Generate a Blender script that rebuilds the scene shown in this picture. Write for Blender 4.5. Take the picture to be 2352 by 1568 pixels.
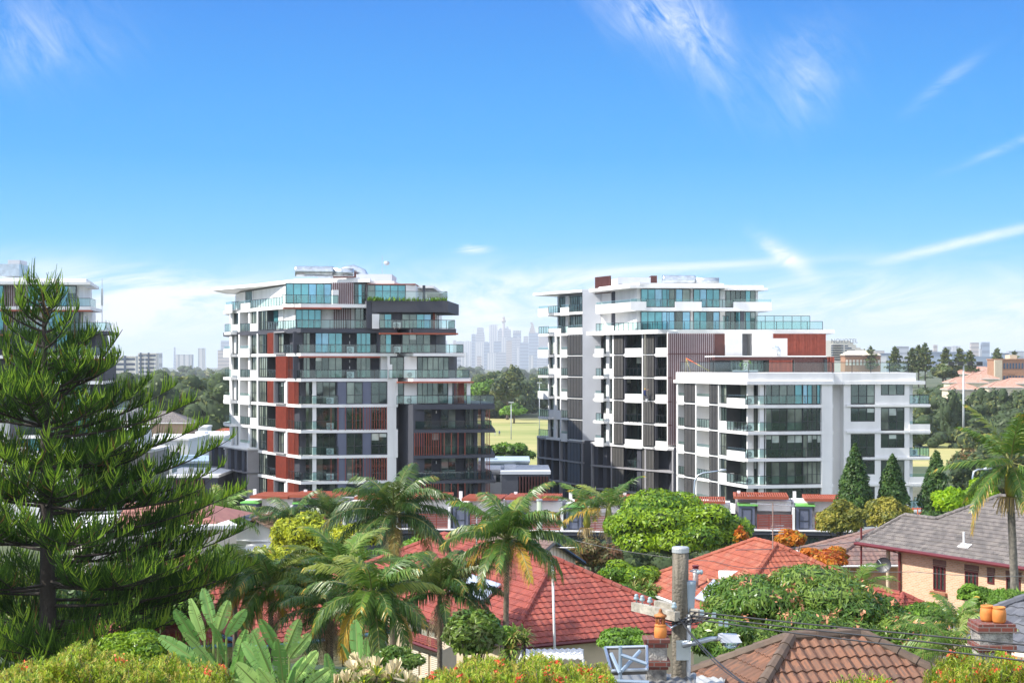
import bpy, math, random
import numpy as np
from mathutils import Vector
R=math.radians
C=bpy.context.scene
for o in list(bpy.data.objects): bpy.data.objects.remove(o)
COL=C.collection
# ---------------------------------------------------------------- camera
FP=3600.0; CX=1176.0; HY=838.0          # focal length and horizon of the photo, on a 2352 px wide frame
cam=bpy.data.cameras.new('camera'); co=bpy.data.objects.new('camera',cam); COL.objects.link(co)
cam.sensor_width=36; cam.lens=36*FP/2352; cam.shift_y=(HY-784)/2352
cam.clip_start=0.5; cam.clip_end=60000
co.location=(0,0,0); co.rotation_euler=(R(90),0,0); C.camera=co
C.view_settings.view_transform='Standard'; C.view_settings.look='None'
C.view_settings.exposure=0.9; C.view_settings.gamma=1
# ---------------------------------------------------------------- sun
SUN_DIR=Vector((-0.70,-0.14,0.70)).normalized()     # towards the sun
sl=bpy.data.lights.new('sun','SUN'); sl.energy=3.9; sl.angle=R(0.6); sl.color=(1.0,0.955,0.88)
so=bpy.data.objects.new('sun',sl); COL.objects.link(so); so.rotation_euler=SUN_DIR.to_track_quat('Z','Y').to_euler()
# ---------------------------------------------------------------- sky
W=bpy.data.worlds.new('World'); C.world=W; W.use_nodes=True
nt=W.node_tree; nt.nodes.clear(); L=nt.links
def nd(t,**k):
    n=nt.nodes.new(t)
    for a,b in k.items(): setattr(n,a,b)
    return n
def M(op,a,b=None,c=None,clamp=False):
    n=nd('ShaderNodeMath',operation=op,use_clamp=clamp)
    for i,x in enumerate((a,b,c)):
        if x is None: continue
        if isinstance(x,(int,float)): n.inputs[i].default_value=x
        else: L.new(x,n.inputs[i])
    return n.outputs[0]
def MIX(f,a,b):
    n=nd('ShaderNodeMix',data_type='RGBA')
    for s,x in ((0,f),(6,a),(7,b)):
        if isinstance(x,(int,float)): n.inputs[s].default_value=x
        elif isinstance(x,tuple): n.inputs[s].default_value=(*x,1)
        else: L.new(x,n.inputs[s])
    return n.outputs[2]
tc=nd('ShaderNodeTexCoord'); sp=nd('ShaderNodeSeparateXYZ'); L.new(tc.outputs['Generated'],sp.inputs[0])
dx,dy,dz=sp.outputs
yy=M('MAXIMUM',dy,0.08)
U=M('DIVIDE',dx,yy); V=M('DIVIDE',dz,yy)        # tangents of azimuth and elevation of a direction
el=M('MULTIPLY',M('ARCSINE',M('MAXIMUM',dz,0.0)),180/math.pi)
rp=nd('ShaderNodeValToRGB'); L.new(M('DIVIDE',el,60.0),rp.inputs[0])
cr=rp.color_ramp
stops=[(0.0,(.40,.52,.58)),(1.5,(.26,.46,.60)),(3.0,(.12,.385,.60)),(4.5,(.045,.315,.59)),(7.5,(.0,.225,.55)),(13,(.0,.145,.49)),(30,(.01,.12,.46)),(60,(.05,.15,.38))]
while len(cr.elements)<len(stops): cr.elements.new(0.5)
for e,(p,c) in zip(cr.elements,stops): e.position=p/60; e.color=(*c,1)
sky=nd('ShaderNodeTexSky',sky_type='NISHITA'); sky.sun_disc=False
sky.sun_elevation=math.asin(SUN_DIR.z); sky.sun_rotation=math.atan2(SUN_DIR.x,SUN_DIR.y)
sky.altitude=40; sky.air_density=1.2; sky.dust_density=0.6; sky.ozone_density=3
skm=nd('ShaderNodeMix',data_type='RGBA',blend_type='MULTIPLY'); skm.inputs[0].default_value=1
L.new(sky.outputs[0],skm.inputs[6]); skm.inputs[7].default_value=(.1,.1,.1,1)
base=MIX(0.96,skm.outputs[2],rp.outputs[0])
def comb(a,b,c=0.0):
    n=nd('ShaderNodeCombineXYZ')
    for i,x in enumerate((a,b,c)):
        if isinstance(x,(int,float)): n.inputs[i].default_value=x
        else: L.new(x,n.inputs[i])
    return n.outputs[0]
def noise(vec,scale,detail=6,rough=.6,dist=0.0):
    n=nd('ShaderNodeTexNoise'); L.new(vec,n.inputs['Vector']); n.inputs['Scale'].default_value=scale
    n.inputs['Detail'].default_value=detail; n.inputs['Roughness'].default_value=rough; n.inputs['Distortion'].default_value=dist
    return n.outputs['Fac']
def gauss(px,py,sx,sy,ang=0):
    u0=(px-CX)/FP; v0=(HY-py)/FP; c,s=math.cos(R(ang)),math.sin(R(ang))
    a=M('SUBTRACT',U,u0); b=M('SUBTRACT',V,v0)
    p=M('ADD',M('MULTIPLY',a,c),M('MULTIPLY',b,s)); q=M('SUBTRACT',M('MULTIPLY',b,c),M('MULTIPLY',a,s))
    p=M('DIVIDE',p,sx/FP); q=M('DIVIDE',q,sy/FP)
    return M('EXPONENT',M('MULTIPLY',M('ADD',M('MULTIPLY',p,p),M('MULTIPLY',q,q)),-1.0))
def streak(ang,su,sv,scale,lo,hi,dist=.6,seed=0.0,det=8):
    c,s=math.cos(R(ang)),math.sin(R(ang))
    p=M('ADD',M('MULTIPLY',U,c),M('MULTIPLY',V,s)); q=M('SUBTRACT',M('MULTIPLY',V,c),M('MULTIPLY',U,s))
    f=noise(comb(M('MULTIPLY',p,su),M('MULTIPLY',q,sv),seed),scale,det,.62,dist)
    return M('DIVIDE',M('SUBTRACT',f,lo),hi-lo,clamp=True)
s1=M('MULTIPLY',streak(-52,1.0,3.4,22,.34,.86,.9,1.3,14),streak(-30,1.2,1.0,10,.28,.72,.4,2.3,10)); s2=streak(7,1.0,5.0,7,.40,.66,1.4,4.1,12); s3=streak(14,1,5,14,.36,.7,1.4,7.7,12)
cl=M('MULTIPLY',M('MULTIPLY',s1,M('ADD',gauss(1590,70,70,170,35),M('MULTIPLY',gauss(1480,30,130,60,-20),.8))),1.35)
cl=M('ADD',cl,M('MULTIPLY',M('MULTIPLY',s1,gauss(1860,170,80,95,-20)),1.4))
cl=M('ADD',cl,M('MULTIPLY',M('MULTIPLY',s1,gauss(70,90,170,90,0)),.9))
cl=M('ADD',cl,M('MULTIPLY',M('MULTIPLY',s3,gauss(2170,190,90,14,38)),.3))
cl=M('ADD',cl,M('MULTIPLY',M('MULTIPLY',streak(20,1,2.5,24,.36,.68,2,9.3,12),gauss(1790,582,60,18,-35)),.8))
cl=M('ADD',cl,M('MULTIPLY',M('ADD',gauss(1590,612,330,9,3),gauss(1830,606,60,22,-40)),.42))
cl=M('ADD',cl,M('MULTIPLY',M('MULTIPLY',gauss(2260,545,210,11,13),M('ADD',s3,.35)),.85))
cl=M('ADD',cl,M('MULTIPLY',M('MULTIPLY',gauss(2330,330,120,9,22),M('ADD',s3,.2)),.4))
cl=M('ADD',cl,M('MULTIPLY',M('MULTIPLY',s3,gauss(1085,572,34,9,0)),1.6))
band=M('ADD',M('MULTIPLY',gauss(1176,720,9000,85,0),1.0),M('MULTIPLY',gauss(300,660,330,50,-6),.6))
band=M('ADD',band,M('MULTIPLY',gauss(1300,660,420,40,3),.5))
cl=M('ADD',cl,M('MULTIPLY',M('MULTIPLY',band,M('ADD',s2,.12)),1.15))
front=M('GREATER_THAN',dy,0.08)
cl=M('MULTIPLY',M('MINIMUM',cl,1.0),front)
# unseen bright broken cloud, added overhead and behind the camera to fill the shade
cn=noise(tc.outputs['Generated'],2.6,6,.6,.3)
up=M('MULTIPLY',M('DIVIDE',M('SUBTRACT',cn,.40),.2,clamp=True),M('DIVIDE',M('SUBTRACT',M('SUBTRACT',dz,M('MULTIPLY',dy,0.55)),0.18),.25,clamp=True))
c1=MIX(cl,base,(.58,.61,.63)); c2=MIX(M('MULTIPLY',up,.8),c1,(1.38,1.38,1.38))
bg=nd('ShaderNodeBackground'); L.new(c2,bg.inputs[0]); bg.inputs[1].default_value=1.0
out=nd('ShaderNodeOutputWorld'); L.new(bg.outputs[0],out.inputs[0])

# ================================================================ helpers
OW={}                      # world position of every object (all meshes are written in world metres)
def XY(px,Y): return ((px-CX)*Y/FP, Y)
def ZP(py,Y): return -(py-HY)*Y/FP
def P3(px,py,Y): return Vector(((px-CX)*Y/FP,Y,ZP(py,Y)))
def gz(x,y):
    """height of the ground below the camera"""
    def ss(a,b,t): t=min(1,max(0,(t-a)/(b-a))); return t*t*(3-2*t)
    return -12.8-1.2*ss(60,95,y)-6.6*ss(95,150,y)-2.6*ss(230,420,y)+13*ss(115,145,x)*ss(470,515,y)
def link(o,parent=None):
    COL.objects.link(o)
    if parent: o.parent=parent
def tag(o,label=None,cat=None,group=None,kind=None):
    if label: o['label']=label
    if cat: o['category']=cat
    if group: o['group']=group
    if kind: o['kind']=kind
    return o
def thing(name,label,cat,loc=(0,0,0),group=None):
    o=bpy.data.objects.new(name,None); o.empty_display_size=.3; link(o); o.location=loc; OW[o.name]=Vector(loc)
    return tag(o,label,cat,group)
class MB:
    def __init__(s): s.v=[]; s.f=[]; s.m=[]
    def face(s,pts,m=0):
        i=len(s.v); s.v+= [tuple(p) for p in pts]; s.f.append(tuple(range(i,i+len(pts)))); s.m.append(m)
    def hexa(s,p,m=0):
        i=len(s.v); s.v+=[tuple(q) for q in p]
        for f in ((0,3,2,1),(4,5,6,7),(0,1,5,4),(1,2,6,5),(2,3,7,6),(3,0,4,7)): s.f.append(tuple(i+k for k in f)); s.m.append(m)
    def box(s,x0,x1,y0,y1,z0,z1,m=0):
        s.hexa([(x0,y0,z0),(x1,y0,z0),(x1,y1,z0),(x0,y1,z0),(x0,y0,z1),(x1,y0,z1),(x1,y1,z1),(x0,y1,z1)],m)
    def obox(s,o,a,b,c,m=0):
        o,a,b,c=Vector(o),Vector(a),Vector(b),Vector(c)
        s.hexa([o,o+a,o+a+b,o+b,o+c,o+a+c,o+a+b+c,o+b+c],m)
    def prism(s,poly,z0,z1,m=0,mt=None):
        n=len(poly); i=len(s.v)
        s.v+=[(p[0],p[1],z0) for p in poly]+[(p[0],p[1],z1) for p in poly]
        s.f.append(tuple(reversed(range(i,i+n)))); s.m.append(m)
        s.f.append(tuple(range(i+n,i+2*n))); s.m.append(m if mt is None else mt)
        for k in range(n): s.f.append((i+k,i+(k+1)%n,i+n+(k+1)%n,i+n+k)); s.m.append(m)
    def tube(s,pts,rad,n=6,m=0,cap=True):
        pts=[Vector(p) for p in pts]; k=len(pts)
        if not hasattr(rad,'__len__'): rad=[rad]*k
        i0=len(s.v); up=None
        for j,p in enumerate(pts):
            d=(pts[min(j+1,k-1)]-pts[max(j-1,0)]); d=d.normalized() if d.length>1e-9 else Vector((0,0,1))
            if up is None: up=Vector((0,0,1)) if abs(d.z)<.9 else Vector((1,0,0))
            a=d.cross(up); a=a.normalized() if a.length>1e-6 else Vector((1,0,0)); b=a.cross(d).normalized(); up=b
            for q in range(n):
                t=2*math.pi*q/n; s.v.append(tuple(p+rad[j]*(math.cos(t)*a+math.sin(t)*b)))
        for j in range(k-1):
            for q in range(n):
                a=i0+j*n+q; b=i0+j*n+(q+1)%n; s.f.append((a,b,b+n,a+n)); s.m.append(m)
        if cap:
            s.f.append(tuple(reversed(range(i0,i0+n)))); s.m.append(m)
            s.f.append(tuple(range(i0+(k-1)*n,i0+k*n))); s.m.append(m)
    def lathe(s,c,prof,n=16,m=0):
        i0=len(s.v); c=Vector(c)
        for r,z in prof:
            for q in range(n):
                t=2*math.pi*q/n; s.v.append((c.x+r*math.cos(t),c.y+r*math.sin(t),c.z+z))
        for j in range(len(prof)-1):
            for q in range(n):
                a=i0+j*n+q; b=i0+j*n+(q+1)%n; s.f.append((a,b,b+n,a+n)); s.m.append(m)
        s.f.append(tuple(reversed(range(i0,i0+n)))); s.m.append(m)
        s.f.append(tuple(range(i0+(len(prof)-1)*n,i0+len(prof)*n))); s.m.append(m)
    def build(s,name,mats,parent=None,smooth=False,uv=False,base=None):
        if not isinstance(mats,(list,tuple)): mats=[mats]
        me=bpy.data.meshes.new(name)
        off=OW[parent.name] if parent else (Vector(base) if base is not None else Vector((0,0,0)))
        V=[(a-off.x,b-off.y,c-off.z) for a,b,c in s.v]
        me.from_pydata(V,[],s.f); me.update()
        for m in mats: me.materials.append(m)
        me.polygons.foreach_set('material_index',s.m)
        if smooth: me.polygons.foreach_set('use_smooth',[True]*len(s.f))
        if uv:
            ul=me.uv_layers.new(name='UVMap'); dat=[]
            Z=Vector((0,0,1))
            for p in me.polygons:
                n=p.normal; t=Z.cross(n)
                if t.length<.02: t=Vector((1,0,0))
                t.normalize(); b=n.cross(t)
                for li in p.loop_indices:
                    q=Vector(s.v[me.loops[li].vertex_index]); dat+= [q.dot(t),q.dot(b)]
            ul.data.foreach_set('uv',dat)
        o=bpy.data.objects.new(name,me); link(o,parent)
        if not parent: o.location=off
        OW[o.name]=Vector(off)
        return o
def mesh_np(name,V,mi,mats,parent=None,base=None,smooth=False,uvs=None,k=4):
    """mesh of separate k-gons from an (n*k,3) array"""
    V=np.asarray(V,dtype=np.float32).reshape(-1,3); n=len(V)//k
    off=OW[parent.name] if parent else (Vector(base) if base is not None else Vector((0,0,0)))
    V=V-np.array([off.x,off.y,off.z],dtype=np.float32)
    me=bpy.data.meshes.new(name); me.vertices.add(n*k); me.vertices.foreach_set('co',V.ravel())
    me.loops.add(n*k); me.loops.foreach_set('vertex_index',np.arange(n*k,dtype=np.int32))
    me.polygons.add(n); me.polygons.foreach_set('loop_start',np.arange(0,n*k,k,dtype=np.int32))
    if not isinstance(mats,(list,tuple)): mats=[mats]
    for m in mats: me.materials.append(m)
    me.polygons.foreach_set('material_index',np.asarray(mi,dtype=np.int32))
    me.update(calc_edges=True)
    o=bpy.data.objects.new(name,me); link(o,parent)
    if not parent: o.location=off
    OW[o.name]=Vector(off)
    return o
def copy_tree(o,loc,rz=0,sc=None,label=None,parent=None):
    c=o.copy(); link(c,parent)
    if parent is None:
        c.location=loc; c.rotation_euler=(0,0,rz)
        if sc is not None: c.scale=(sc,sc,sc) if not hasattr(sc,'__len__') else sc
        if label: c['label']=label
    OW[c.name]=Vector(loc)
    for ch in list(o.children): copy_tree(ch,loc,parent=c)
    return c

# ---------------------------------------------------------------- materials
def newmat(name):
    m=bpy.data.materials.new(name); m.use_nodes=True; return m,m.node_tree,m.node_tree.nodes['Principled BSDF']
def mat(name,col,rough=.7,metal=0,var=.12,scale=1.5,bump=0,bscale=8,col2=None,spec=None,streak=0):
    """plain surface with uneven colour, dirt and a little relief"""
    m,t,b=newmat(name); b.inputs['Roughness'].default_value=rough; b.inputs['Metallic'].default_value=metal
    if spec is not None: b.inputs['Specular IOR Level'].default_value=spec
    tc=t.nodes.new('ShaderNodeTexCoord'); n=t.nodes.new('ShaderNodeTexNoise'); n.inputs['Scale'].default_value=scale; n.inputs['Detail'].default_value=5
    if streak:
        mp=t.nodes.new('ShaderNodeMapping'); mp.inputs['Scale'].default_value=(1,1,1/streak); t.links.new(tc.outputs['Object'],mp.inputs[0]); t.links.new(mp.outputs[0],n.inputs['Vector'])
    else: t.links.new(tc.outputs['Object'],n.inputs['Vector'])
    r=t.nodes.new('ShaderNodeValToRGB'); r.color_ramp.elements[0].position=.3; r.color_ramp.elements[1].position=.7
    c2=col2 or tuple(c*(1-var) for c in col); c1=col if col2 else tuple(min(1,c*(1+var*.4)) for c in col)
    r.color_ramp.elements[0].color=(*c2,1); r.color_ramp.elements[1].color=(*c1,1)
    t.links.new(n.outputs['Fac'],r.inputs[0]); t.links.new(r.outputs[0],b.inputs['Base Color'])
    if bump:
        n2=t.nodes.new('ShaderNodeTexNoise'); n2.inputs['Scale'].default_value=bscale; n2.inputs['Detail'].default_value=4; t.links.new(tc.outputs['Object'],n2.inputs['Vector'])
        bp=t.nodes.new('ShaderNodeBump'); bp.inputs['Strength'].default_value=bump; bp.inputs['Distance'].default_value=.05
        t.links.new(n2.outputs['Fac'],bp.inputs['Height']); t.links.new(bp.outputs[0],b.inputs['Normal'])
    return m
def leafmat(name,col,trans=.3,rough=.45,var=.35,scale=1.2):
    m,t,b=newmat(name); b.inputs['Roughness'].default_value=rough; b.inputs['Specular IOR Level'].default_value=.35
    tc=t.nodes.new('ShaderNodeTexCoord'); n=t.nodes.new('ShaderNodeTexNoise'); n.inputs['Scale'].default_value=scale; n.inputs['Detail'].default_value=3
    t.links.new(tc.outputs['Object'],n.inputs['Vector'])
    mx=t.nodes.new('ShaderNodeMix'); mx.data_type='RGBA'; t.links.new(n.outputs['Fac'],mx.inputs[0])
    mx.inputs[6].default_value=(*[c*(1-var) for c in col],1); mx.inputs[7].default_value=(col[0]*(1+var),col[1]*(1+var),col[2]*(1+var*.5),1)
    t.links.new(mx.outputs[2],b.inputs['Base Color'])
    tr=t.nodes.new('ShaderNodeBsdfTranslucent'); t.links.new(mx.outputs[2],tr.inputs[0])
    ms=t.nodes.new('ShaderNodeMixShader'); ms.inputs[0].default_value=trans
    t.links.new(b.outputs[0],ms.inputs[1]); t.links.new(tr.outputs[0],ms.inputs[2])
    t.links.new(ms.outputs[0],t.nodes['Material Output'].inputs[0])
    return m
def tilemat(name,c1,c2,c3,tw,th,rough=.75,lichen=.25,lcol=(.35,.33,.25)):
    """roof tiles: every tile its own tone, with weathering"""
    m,t,b=newmat(name); b.inputs['Roughness'].default_value=rough
    uv=t.nodes.new('ShaderNodeUVMap'); sn=t.nodes.new('ShaderNodeVectorMath'); sn.operation='SNAP'; sn.inputs[1].default_value=(tw,th,1)
    wn=t.nodes.new('ShaderNodeTexWhiteNoise'); wn.noise_dimensions='2D'; t.links.new(uv.outputs[0],sn.inputs[0]); t.links.new(sn.outputs[0],wn.inputs['Vector'])
    r=t.nodes.new('ShaderNodeValToRGB'); e=r.color_ramp.elements; e[0].position=0; e[0].color=(*c1,1); e[1].position=1; e[1].color=(*c3,1); x=e.new(.5); x.color=(*c2,1)
    t.links.new(wn.outputs['Value'],r.inputs[0])
    tc=t.nodes.new('ShaderNodeTexCoord'); n=t.nodes.new('ShaderNodeTexNoise'); n.inputs['Scale'].default_value=1.3; n.inputs['Detail'].default_value=8; n.inputs['Roughness'].default_value=.7
    t.links.new(tc.outputs['Object'],n.inputs['Vector'])
    mr=t.nodes.new('ShaderNodeMapRange'); mr.inputs[1].default_value=.5; mr.inputs[2].default_value=.75; mr.inputs[4].default_value=lichen*2; t.links.new(n.outputs['Fac'],mr.inputs[0])
    mx=t.nodes.new('ShaderNodeMix'); mx.data_type='RGBA'; t.links.new(mr.outputs[0],mx.inputs[0]); t.links.new(r.outputs[0],mx.inputs[6]); mx.inputs[7].default_value=(*lcol,1)
    n2=t.nodes.new('ShaderNodeTexNoise'); n2.inputs['Scale'].default_value=14; n2.inputs['Detail'].default_value=4; t.links.new(tc.outputs['Object'],n2.inputs['Vector'])
    m3=t.nodes.new('ShaderNodeMix'); m3.data_type='RGBA'; m3.blend_type='MULTIPLY'; m3.inputs[0].default_value=.5; t.links.new(mx.outputs[2],m3.inputs[6]); t.links.new(n2.outputs['Fac'],m3.inputs[7])
    g=t.nodes.new('ShaderNodeMix'); g.data_type='RGBA'; g.inputs[0].default_value=.5; t.links.new(mx.outputs[2],g.inputs[6]); t.links.new(m3.outputs[2],g.inputs[7])
    t.links.new(g.outputs[2],b.inputs['Base Color'])
    return m
def brickmat(name,c1,c2,mortar,bw=.23,bh=.086,ms=.012,bias=0):
    m,t,b=newmat(name); b.inputs['Roughness'].default_value=.85
    uv=t.nodes.new('ShaderNodeUVMap'); br=t.nodes.new('ShaderNodeTexBrick'); t.links.new(uv.outputs[0],br.inputs['Vector'])
    br.inputs['Color1'].default_value=(*c1,1); br.inputs['Color2'].default_value=(*c2,1); br.inputs['Mortar'].default_value=(*mortar,1)
    br.inputs['Scale'].default_value=1; br.inputs['Brick Width'].default_value=bw; br.inputs['Row Height'].default_value=bh; br.inputs['Mortar Size'].default_value=ms; br.inputs['Bias'].default_value=bias
    t.links.new(br.outputs['Color'],b.inputs['Base Color'])
    bp=t.nodes.new('ShaderNodeBump'); bp.inputs['Strength'].default_value=.5; bp.inputs['Distance'].default_value=.01; bp.invert=True
    t.links.new(br.outputs['Fac'],bp.inputs['Height']); t.links.new(bp.outputs[0],b.inputs['Normal'])
    return m
def glassmat(name,inner,refl=.22,tint=(.75,.9,.92),rough=.03,scale=.5):
    """window pane seen from outside: dim room behind plus a mirror-like reflection"""
    m,t,b=newmat(name); t.nodes.remove(b)
    d=t.nodes.new('ShaderNodeBsdfDiffuse'); g=t.nodes.new('ShaderNodeBsdfGlossy'); g.inputs['Roughness'].default_value=rough; g.inputs['Color'].default_value=(*tint,1)
    tc=t.nodes.new('ShaderNodeTexCoord'); n=t.nodes.new('ShaderNodeTexNoise'); n.inputs['Scale'].default_value=scale; n.inputs['Detail'].default_value=2; t.links.new(tc.outputs['Object'],n.inputs['Vector'])
    r=t.nodes.new('ShaderNodeValToRGB'); r.color_ramp.elements[0].position=.35; r.color_ramp.elements[1].position=.65
    r.color_ramp.elements[0].color=(*[c*.5 for c in inner],1); r.color_ramp.elements[1].color=(*[c*1.35 for c in inner],1)
    t.links.new(n.outputs['Fac'],r.inputs[0]); t.links.new(r.outputs[0],d.inputs[0])
    fr=t.nodes.new('ShaderNodeFresnel'); fr.inputs[0].default_value=1.5; ad=t.nodes.new('ShaderNodeMath'); ad.operation='ADD'; ad.use_clamp=True; ad.inputs[1].default_value=refl
    t.links.new(fr.outputs[0],ad.inputs[0]); ms=t.nodes.new('ShaderNodeMixShader'); t.links.new(ad.outputs[0],ms.inputs[0]); t.links.new(d.outputs[0],ms.inputs[1]); t.links.new(g.outputs[0],ms.inputs[2])
    t.links.new(ms.outputs[0],t.nodes['Material Output'].inputs[0]); return m
def clearmat(name,col=(.78,.92,.88),refl=.10,alpha=.8):
    """balustrade glass: tinted, see-through, a little reflective"""
    m,t,b=newmat(name); t.nodes.remove(b)
    tr=t.nodes.new('ShaderNodeBsdfTransparent'); tr.inputs[0].default_value=(*col,1); g=t.nodes.new('ShaderNodeBsdfGlossy'); g.inputs['Roughness'].default_value=.03; g.inputs[0].default_value=(.85,.97,.97,1)
    fr=t.nodes.new('ShaderNodeFresnel'); fr.inputs[0].default_value=1.45; ad=t.nodes.new('ShaderNodeMath'); ad.operation='ADD'; ad.use_clamp=True; ad.inputs[1].default_value=refl; t.links.new(fr.outputs[0],ad.inputs[0])
    ms=t.nodes.new('ShaderNodeMixShader'); t.links.new(ad.outputs[0],ms.inputs[0]); t.links.new(tr.outputs[0],ms.inputs[1]); t.links.new(g.outputs[0],ms.inputs[2])
    t.links.new(ms.outputs[0],t.nodes['Material Output'].inputs[0]); return m
def stripemat(name,c1,c2,period,duty=.5,axis=0,bump=.6):
    """corrugated or boarded cladding along the face"""
    m,t,b=newmat(name); b.inputs['Roughness'].default_value=.6
    uv=t.nodes.new('ShaderNodeUVMap'); s=t.nodes.new('ShaderNodeSeparateXYZ'); t.links.new(uv.outputs[0],s.inputs[0])
    w=t.nodes.new('ShaderNodeMath'); w.operation='PINGPONG'; w.inputs[1].default_value=period/2; t.links.new(s.outputs[axis],w.inputs[0])
    d=t.nodes.new('ShaderNodeMath'); d.operation='DIVIDE'; d.inputs[1].default_value=period/2; t.links.new(w.outputs[0],d.inputs[0])
    r=t.nodes.new('ShaderNodeValToRGB'); r.color_ramp.elements[0].position=duty*.6; r.color_ramp.elements[1].position=min(1,duty*1.2); r.color_ramp.elements[0].color=(*c2,1); r.color_ramp.elements[1].color=(*c1,1)
    t.links.new(d.outputs[0],r.inputs[0]); t.links.new(r.outputs[0],b.inputs['Base Color'])
    bp=t.nodes.new('ShaderNodeBump'); bp.inputs['Strength'].default_value=bump; bp.inputs['Distance'].default_value=.02; t.links.new(d.outputs[0],bp.inputs['Height']); t.links.new(bp.outputs[0],b.inputs['Normal'])
    return m
m_white=mat('white_render',(.80,.79,.77),.65,var=.11,scale=.8,streak=6)
m_white2=mat('white_panel',(.74,.74,.73),.6,var=.08,scale=.8)
m_cgrey=mat('charcoal_render',(.055,.058,.074),.75,var=.12,scale=.5)
m_bgrey=mat('blue_grey_render',(.125,.14,.20),.75,var=.1,scale=.5)
m_dark=mat('dark_metal',(.022,.024,.028),.4,var=.1)
m_frame=mat('charcoal_frame',(.03,.034,.038),.4,var=.1)
m_lgrey=mat('light_grey_render',(.50,.52,.56),.7,var=.06,scale=.4)
m_mgrey=mat('mid_grey_render',(.30,.29,.30),.7,var=.1,scale=.5)
m_red=mat('rust_red_slat',(.30,.055,.028),.55,var=.2,scale=2)
m_brown=mat('brown_slat',(.10,.03,.025),.55,var=.2,scale=2)
m_rust=mat('rust_soffit',(.36,.085,.04),.6,var=.15,scale=1)
m_pink=mat('mauve_panel',(.62,.56,.58),.7,var=.06)
m_louv=mat('dark_louvre',(.05,.048,.046),.45,var=.15,scale=2)
m_louvl=mat('pale_louvre',(.085,.08,.072),.45,var=.15,scale=2)
m_galv=mat('galvanised_steel',(.55,.6,.64),.32,metal=.8,var=.25,scale=1.5)
m_steel=mat('painted_steel_grey',(.45,.48,.5),.5,metal=.2,var=.15,scale=3)
g_teal=glassmat('pane_teal',(.07,.22,.24),.16,(.35,.75,.85))
g_dark=glassmat('pane_dark',(.025,.038,.034),.07,(.6,.75,.75))
g_room=glassmat('pane_room',(.17,.19,.155),.06,(.6,.8,.8))
g_blind=glassmat('pane_blind',(.45,.5,.46),.08)
g_blue=glassmat('pane_blue',(.09,.26,.36),.2,(.45,.75,.95))
G=[m_frame,g_teal,g_dark,g_room,g_blind,g_blue]
m_clear=clearmat('balustrade_glass',(.60,.80,.78),.035)
m_clearf=clearmat('clear_glass',(.80,.92,.90),.01)
# ================================================================ ground, park, far land
rng=np.random.default_rng(7); rnd=random.Random(7)
def groundmat():
    m,t,b=newmat('ground_cover'); b.inputs['Roughness'].default_value=.95
    tc=t.nodes.new('ShaderNodeTexCoord')
    n=t.nodes.new('ShaderNodeTexNoise'); n.inputs['Scale'].default_value=.02; n.inputs['Detail'].default_value=8; n.inputs['Roughness'].default_value=.7; t.links.new(tc.outputs['Object'],n.inputs['Vector'])
    r=t.nodes.new('ShaderNodeValToRGB'); e=r.color_ramp.elements; e[0].position=.38; e[0].color=(.035,.055,.02,1); e[1].position=.62; e[1].color=(.14,.13,.09,1); x=e.new(.5); x.color=(.07,.09,.035,1)
    t.links.new(n.outputs['Fac'],r.inputs[0]); t.links.new(r.outputs[0],b.inputs['Base Color']); return m
g=MB(); ys=[-60,-20,0,20,35,50,60,68,76,84,92,100,110,120,130,140,150,170,200,230,260,290,320,350,390,420,465,480,500,515,600,900,1500,3000,6000,13000]
xs=[-7000,-3000,-1200,-500,-250,-120,-80,-60,-40,-25,-12,0,12,25,40,60,80,105,115,125,135,145,160,250,500,1200,3000,7000]
for y in ys:
    for x in xs: g.v.append((x,y,gz(x,y)))
nx=len(xs)
for j in range(len(ys)-1):
    for i in range(nx-1): a=j*nx+i; g.f.append((a,a+1,a+1+nx,a+nx)); g.m.append(0)
tag(g.build('ground',groundmat(),smooth=True),kind='structure')
def lawnmat():
    m,t,b=newmat('playing_field_grass'); b.inputs['Roughness'].default_value=.9
    tc=t.nodes.new('ShaderNodeTexCoord'); mp=t.nodes.new('ShaderNodeMapping'); mp.inputs['Scale'].default_value=(.5,1,1); t.links.new(tc.outputs['Object'],mp.inputs[0])
    n=t.nodes.new('ShaderNodeTexNoise'); n.inputs['Scale'].default_value=.022; n.inputs['Detail'].default_value=6; n.inputs['Roughness'].default_value=.6; t.links.new(mp.outputs[0],n.inputs['Vector'])
    r=t.nodes.new('ShaderNodeValToRGB'); e=r.color_ramp.elements; e[0].position=.36; e[0].color=(.19,.23,.05,1); e[1].position=.64; e[1].color=(.44,.36,.15,1); x=e.new(.5); x.color=(.32,.31,.10,1)
    t.links.new(n.outputs['Fac'],r.inputs[0]); t.links.new(r.outputs[0],b.inputs['Base Color']); return m
g=MB(); g.prism([(-60,330),(150,330),(118,480),(112,640),(-60,660)],-23,-22.3)
tag(g.build('playing_field',lawnmat()),kind='structure')
# streets seen between the roofs
g=MB()
for (a,b) in (((-60,132),(60,141)),):
    g.face([(a[0],a[1],gz(*a)+.05),(b[0],b[1],gz(*b)+.05),(b[0],b[1]+9,gz(b[0],b[1]+9)+.05),(a[0],a[1]+9,gz(a[0],a[1]+9)+.05)])
tag(g.build('road',mat('asphalt',(.06,.06,.065),.9)),kind='structure')
# the air
hz=MB(); hz.box(-7500,7500,-80,13500,-30,300)
hm,t,b=newmat('haze_air'); t.nodes.remove(b); pv=t.nodes.new('ShaderNodeVolumePrincipled'); pv.inputs['Density'].default_value=.85e-4; pv.inputs['Color'].default_value=(.92,.96,1,1); pv.inputs['Anisotropy'].default_value=0
t.links.new(pv.outputs[0],t.nodes['Material Output'].inputs['Volume'])
tag(hz.build('haze',hm),kind='stuff')

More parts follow.
